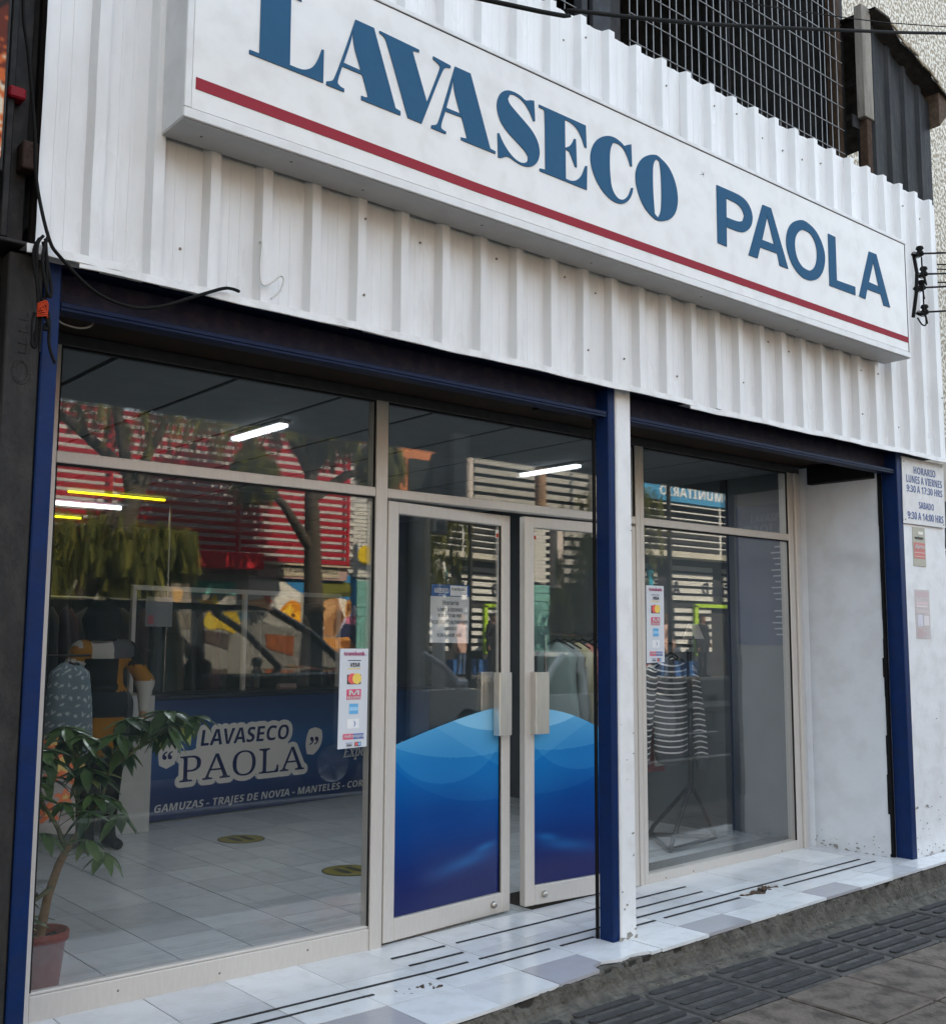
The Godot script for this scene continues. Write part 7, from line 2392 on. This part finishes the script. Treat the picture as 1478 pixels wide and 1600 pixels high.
		fin(s, "mirror", paint, t)
		s = S()
		for k in [0.34, 0.62]:
			box(s, Vector3(lerpf(xs[3], xs[1], k), belt - 0.10, (W / 2 + 0.005) * z), Vector3(0.17, 0.025, 0.03), Basis.IDENTITY, 0.008)
		fin(s, "handle", paint, t)


func cars() -> void:
	var black := mat("car_black", lin(0.012, 0.013, 0.015), 0.25)
	black.clearcoat_enabled = true
	black.clearcoat = 1.0
	black.clearcoat_roughness = 0.03
	var white := mat("car_white", lin(0.60, 0.61, 0.62), 0.3)
	white.clearcoat_enabled = true
	white.clearcoat = 1.0
	white.clearcoat_roughness = 0.03
	car("black_car", "tall black people carrier parked at the near kerb behind the photographer", black, Vector3(1.0, -0.262, 6.75), 5.0, 1.36, 1.30, 2.02, [3.45, 4.45, 0.35, 0.1])
	car("white_car", "white hatchback parked at the near kerb ahead of the black car", white, Vector3(7.0, -0.262, 6.9), 4.1, 0.98, 0.98, 1.52, [2.45, 3.25, 0.75, 0.25])


func poles() -> void:
	var conc := worn("pole_concrete", lin(0.36, 0.32, 0.24), lin(0.46, 0.42, 0.33), lin(0.15, 0.14, 0.12), 0.5, 0.8, 0.9)
	var wood := worn("pole_wood", lin(0.24, 0.14, 0.07), lin(0.34, 0.21, 0.12), lin(0.1, 0.07, 0.05), 0.5, 0.8, 0.9, 0.5, 0.0, 0.2)
	for q in [[Vector3(13.05, -0.2, 9.6), 0.075, conc, "slim pale concrete pole, left of the pair across the street", "pole"], [Vector3(13.55, -0.2, 9.7), 0.14, conc, "thick pale concrete power pole, right of the pair across the street", "pole"], [Vector3(14.2, -0.12, 12.2), 0.13, wood, "brown timber power pole leaning beside the bushy tree", "pole"], [Vector3(18.6, -0.12, 12.4), 0.06, mat("pole_black", lin(0.02, 0.02, 0.02), 0.6), "thin black pole in front of the community hall", "pole"]]:
		var t := thing("street_pole", q[3], q[4], q[0], "poles across the street")
		var s := S()
		tube(s, [q[0], q[0] + Vector3(0.05, 3.5, 0), q[0] + Vector3(0.02, 7.5, 0)], [q[1] * 1.1, q[1], q[1] * 0.8], 14)
		fin(s, "shaft", q[2], t)
		if q[1] > 0.12:
			s = S()
			box(s, q[0] + Vector3(0.0, 6.9, 0), Vector3(1.6, 0.1, 0.1), Basis(Vector3.UP, 0.3), 0.01)
			fin(s, "crossarm", wood, t)
	for q in [[Vector3(14.55, 3.55, 12.0), "grey meter box with pale dials on the timber pole"], [Vector3(13.98, 3.75, 9.68), "pale meter box on the thick concrete pole"]]:
		var m := thing("meter_box", q[1], "meter box", q[0])
		var s := S()
		box(s, q[0], Vector3(0.42, 0.62, 0.22), Basis.IDENTITY, 0.03)
		fin(s, "case", mat("meter_grey", lin(0.42, 0.41, 0.38), 0.5), m)
		s = S()
		box(s, q[0] + Vector3(0, 0.1, -0.115), Vector3(0.3, 0.26, 0.02), Basis.IDENTITY, 0.008)
		box(s, q[0] + Vector3(0, -0.18, -0.115), Vector3(0.3, 0.2, 0.02), Basis.IDENTITY, 0.008)
		fin(s, "dial_window", mat("dial", lin(0.1, 0.1, 0.1), 0.2), m)
	var w := thing("white_bollard_pole", "white round topped post in front of the community hall gates", "post", Vector3(17.7, -0.12, 12.6))
	var s := S()
	lathe(s, [Vector2(0.16, 0.0), Vector2(0.16, 3.2), Vector2(0.12, 3.36), Vector2(0.0, 3.44)], 18, Transform3D(Basis.IDENTITY, Vector3(17.7, -0.12, 12.6)))
	fin(s, "post", mat("white_paint", Color.WHITE), w)


func cables() -> void:
	var blk := mat("cable_black", lin(0.006, 0.006, 0.006), 0.8)
	var s := S()
	var t := thing("drop_cable", "black cable running down the parapet's left edge and sagging across the beam", "cable", Vector3(-0.3, 2.7, 0.76))
	var run := [Vector3(-0.42, 3.9, 0.80), Vector3(-0.424, 3.475, 0.775), Vector3(-0.394, 3.287, 0.765), Vector3(-0.355, 3.057, 0.74), Vector3(-0.339, 2.888, 0.735), Vector3(-0.303, 2.698, 0.77), Vector3(-0.258, 2.637, 0.77), Vector3(-0.138, 2.555, 0.755), Vector3(-0.015, 2.53, 0.75), Vector3(0.087, 2.549, 0.755), Vector3(0.204, 2.605, 0.765), Vector3(0.314, 2.660, 0.765), Vector3(0.36, 2.674, 0.752), Vector3(0.40, 2.677, 0.735)]
	tube(s, smooth_path(run), 0.0062, 8)
	fin(s, "cable", blk, t)
	t = thing("cable_bundle", "knotted bundle of black cable loops with a red tie at the left post", "cable bundle", Vector3(-0.31, 2.5, 0.77))
	for q in [[[-0.318, 2.700, 0.765], [-0.338, 2.66, 0.775], [-0.334, 2.56, 0.775], [-0.318, 2.49, 0.77], [-0.300, 2.505, 0.768], [-0.304, 2.60, 0.77], [-0.312, 2.69, 0.77]], [[-0.305, 2.70, 0.77], [-0.322, 2.62, 0.782], [-0.306, 2.52, 0.785], [-0.290, 2.50, 0.775], [-0.286, 2.53, 0.77], [-0.303, 2.62, 0.768], [-0.318, 2.68, 0.765]], [[-0.328, 2.69, 0.76], [-0.347, 2.63, 0.77], [-0.328, 2.50, 0.775], [-0.322, 2.40, 0.77], [-0.337, 2.34, 0.77], [-0.325, 2.33, 0.77], [-0.315, 2.39, 0.77]], [[-0.30, 2.47, 0.765], [-0.288, 2.43, 0.77], [-0.284, 2.35, 0.77], [-0.273, 2.31, 0.77], [-0.260, 2.285, 0.768]], [[-0.318, 2.45, 0.77], [-0.298, 2.42, 0.78], [-0.290, 2.395, 0.78], [-0.302, 2.39, 0.775], [-0.297, 2.41, 0.77]]]:
		s = S()
		var pts := []
		for p in q:
			pts.append(Vector3(p[0], p[1], p[2]))
		tube(s, smooth_path(pts), 0.0055, 8)
		fin(s, "loop", blk, t)
	s = S()
	for k in 9:
		var a := k * 0.9
		tube(s, smooth_path([Vector3(-0.33, 2.425 + k * 0.005, 0.783), Vector3(-0.312 + cos(a) * 0.008, 2.43 + k * 0.006, 0.793), Vector3(-0.298, 2.425 + sin(a) * 0.015 + k * 0.003, 0.78)]), 0.003, 5)
	fin(s, "red_tie", mat("red_string", lin(0.40, 0.045, 0.015), 0.8), t)
	s = S()
	for k in 3:
		tube(s, smooth_path([Vector3(-0.334 + k * 0.010, 2.44, 0.77), Vector3(-0.342 + k * 0.014, 2.40, 0.777), Vector3(-0.338 + k * 0.012, 2.345 - 0.016 * k, 0.772)]), 0.004, 6)
	fin(s, "frayed_ends", blk, t)
	t = thing("white_flex", "loose white flex curling from a hole in the corrugated sheet", "cable", Vector3(0.5, 2.78, 0.74))
	s = S()
	tube(s, smooth_path([Vector3(0.494, 2.892, 0.70), Vector3(0.490, 2.885, 0.735), Vector3(0.482, 2.783, 0.74), Vector3(0.492, 2.723, 0.74), Vector3(0.525, 2.735, 0.745), Vector3(0.560, 2.768, 0.75), Vector3(0.577, 2.757, 0.75), Vector3(0.566, 2.712, 0.74), Vector3(0.536, 2.678, 0.73)]), 0.0042, 8)
	fin(s, "flex", mat("white_flex", lin(0.62, 0.62, 0.61), 0.4), t)
	t = thing("thin_flex", "thin pale flex looping under the soffit beside the left post", "cable", Vector3(-0.1, 2.5, 0.4))
	s = S()
	tube(s, smooth_path([Vector3(-0.22, 2.49, 0.62), Vector3(-0.19, 2.472, 0.60), Vector3(-0.12, 2.472, 0.58), Vector3(-0.07, 2.50, 0.56), Vector3(-0.06, 2.56, 0.55)]), 0.0035, 6)
	fin(s, "flex", mat("pale_flex", lin(0.25, 0.25, 0.24), 0.5), t)
	# overhead lines
	t = thing("overhead_cable", "thick black overhead cable crossing the top of the picture", "cable", Vector3(3, 4.4, 1.3))
	s = S()
	tube(s, smooth_path([Vector3(-3.0, 2.95, 1.3), Vector3(1.11, 3.841, 1.3), Vector3(1.598, 3.991, 1.3), Vector3(2.447, 4.266, 1.3), Vector3(3.81, 4.756, 1.3), Vector3(4.847, 5.139, 1.3), Vector3(9.0, 6.7, 1.3)]), 0.0095, 8)
	fin(s, "cable", blk, t)
	t = thing("overhead_wire", "thin black overhead wire above the thick cable at the upper right", "cable", Vector3(3, 4.6, 1.3))
	s = S()
	tube(s, smooth_path([Vector3(1.0, 3.98, 1.3), Vector3(2.451, 4.405, 1.3), Vector3(3.815, 4.826, 1.3), Vector3(4.851, 5.183, 1.3), Vector3(9.0, 6.65, 1.3)]), 0.0032, 6)
	fin(s, "wire", blk, t)
	# insulator rack and the lines that leave it
	t = thing("insulator_rack", "black insulator rack with four spools beside the sign's right end", "insulator rack", Vector3(5.2, 3.75, 0.8))
	s = S()
	tube(s, [Vector3(5.19, 3.93, 0.85), Vector3(5.185, 3.80, 0.87), Vector3(5.165, 3.66, 0.87), Vector3(5.15, 3.50, 0.85)], 0.012, 8)
	fin(s, "bar", blk, t)
	var lines := []
	for q in [[5.235, 3.945], [5.275, 3.815], [5.240, 3.715], [5.265, 3.555]]:
		s = S()
		var p := Vector3(q[0], q[1], 0.87)
		lathe(s, [Vector2(0.0, 0.05), Vector2(0.02, 0.045), Vector2(0.026, 0.03), Vector2(0.015, 0.018), Vector2(0.024, 0.005), Vector2(0.026, -0.012), Vector2(0.012, -0.022), Vector2(0.0, -0.024)], 14, Transform3D(Basis.IDENTITY, p))
		tube(s, [p + Vector3(0, -0.018, 0), p + Vector3(-0.085, -0.026, -0.01)], 0.009, 6)
		for k in 4:
			lathe(s, [Vector2(0.014, 0.006), Vector2(0.017, 0.0), Vector2(0.014, -0.006)], 8, Transform3D(Basis(Vector3(0, 0, 1), PI / 2), p + Vector3(-0.02 - k * 0.018, -0.022, -0.003)))
		fin(s, "spool", blk, t)
		lines.append(p)
	for k in 3:
		s = S()
		var a: Vector3 = lines[k] + Vector3(0.0, -0.03, 0.01)
		var b: Vector3 = lines[k + 1] + Vector3(-0.01, -0.02, 0.01)
		tube(s, smooth_path([a, a.lerp(b, 0.6) + Vector3(-0.05, -0.05, 0.02), b + Vector3(-0.02, -0.07, 0.02), b]), 0.005, 6)
		fin(s, "jumper", blk, t)
	s = S()
	tube(s, smooth_path([lines[3] + Vector3(0.01, -0.02, 0), lines[3] + Vector3(-0.01, -0.09, 0.01), lines[3] + Vector3(-0.06, -0.10, 0.01), lines[3] + Vector3(-0.10, -0.06, 0.0)]), 0.005, 6)
	fin(s, "jumper", blk, t)
	var ends := [Vector3(9.5, 5.15, 0.85), Vector3(9.5, 4.95, 0.85), Vector3(9.5, 4.86, 0.85), Vector3(9.5, 4.65, 0.85)]
	for k in 4:
		t = thing("service_line", ["highest of the four service lines leaving the insulator rack", "second highest service line leaving the insulator rack", "third service line down from the insulator rack", "lowest of the four service lines leaving the insulator rack"][k], "cable", lines[k], "service lines from the insulator rack")
		s = S()
		tube(s, [lines[k] + Vector3(0.01, 0, 0), lines[k].lerp(ends[k], 0.5) - Vector3(0, 0.06, 0), ends[k]], 0.0065, 6)
		fin(s, "line", blk, t)
	t = thing("wire_group", "three slack wires crossing the stuccoed wall at the right edge", "wires", Vector3(6, 4.2, 0.2))
	for q in [4.30, 4.20, 4.16, 4.05]:
		s = S()
		tube(s, [Vector3(5.86, q, 0.2), Vector3(12, q + 1.4, 0.2)], 0.006, 6)
		fin(s, "wire", blk, t)


func smooth_path(p: Array) -> Array:
	var out := []
	for i in p.size() - 1:
		var a: Vector3 = p[maxi(i - 1, 0)]
		var b: Vector3 = p[i]
		var c: Vector3 = p[i + 1]
		var d: Vector3 = p[mini(i + 2, p.size() - 1)]
		for k in 6:
			out.append(b.cubic_interpolate(c, a, d, k / 6.0))
	out.append(p[-1])
	return out
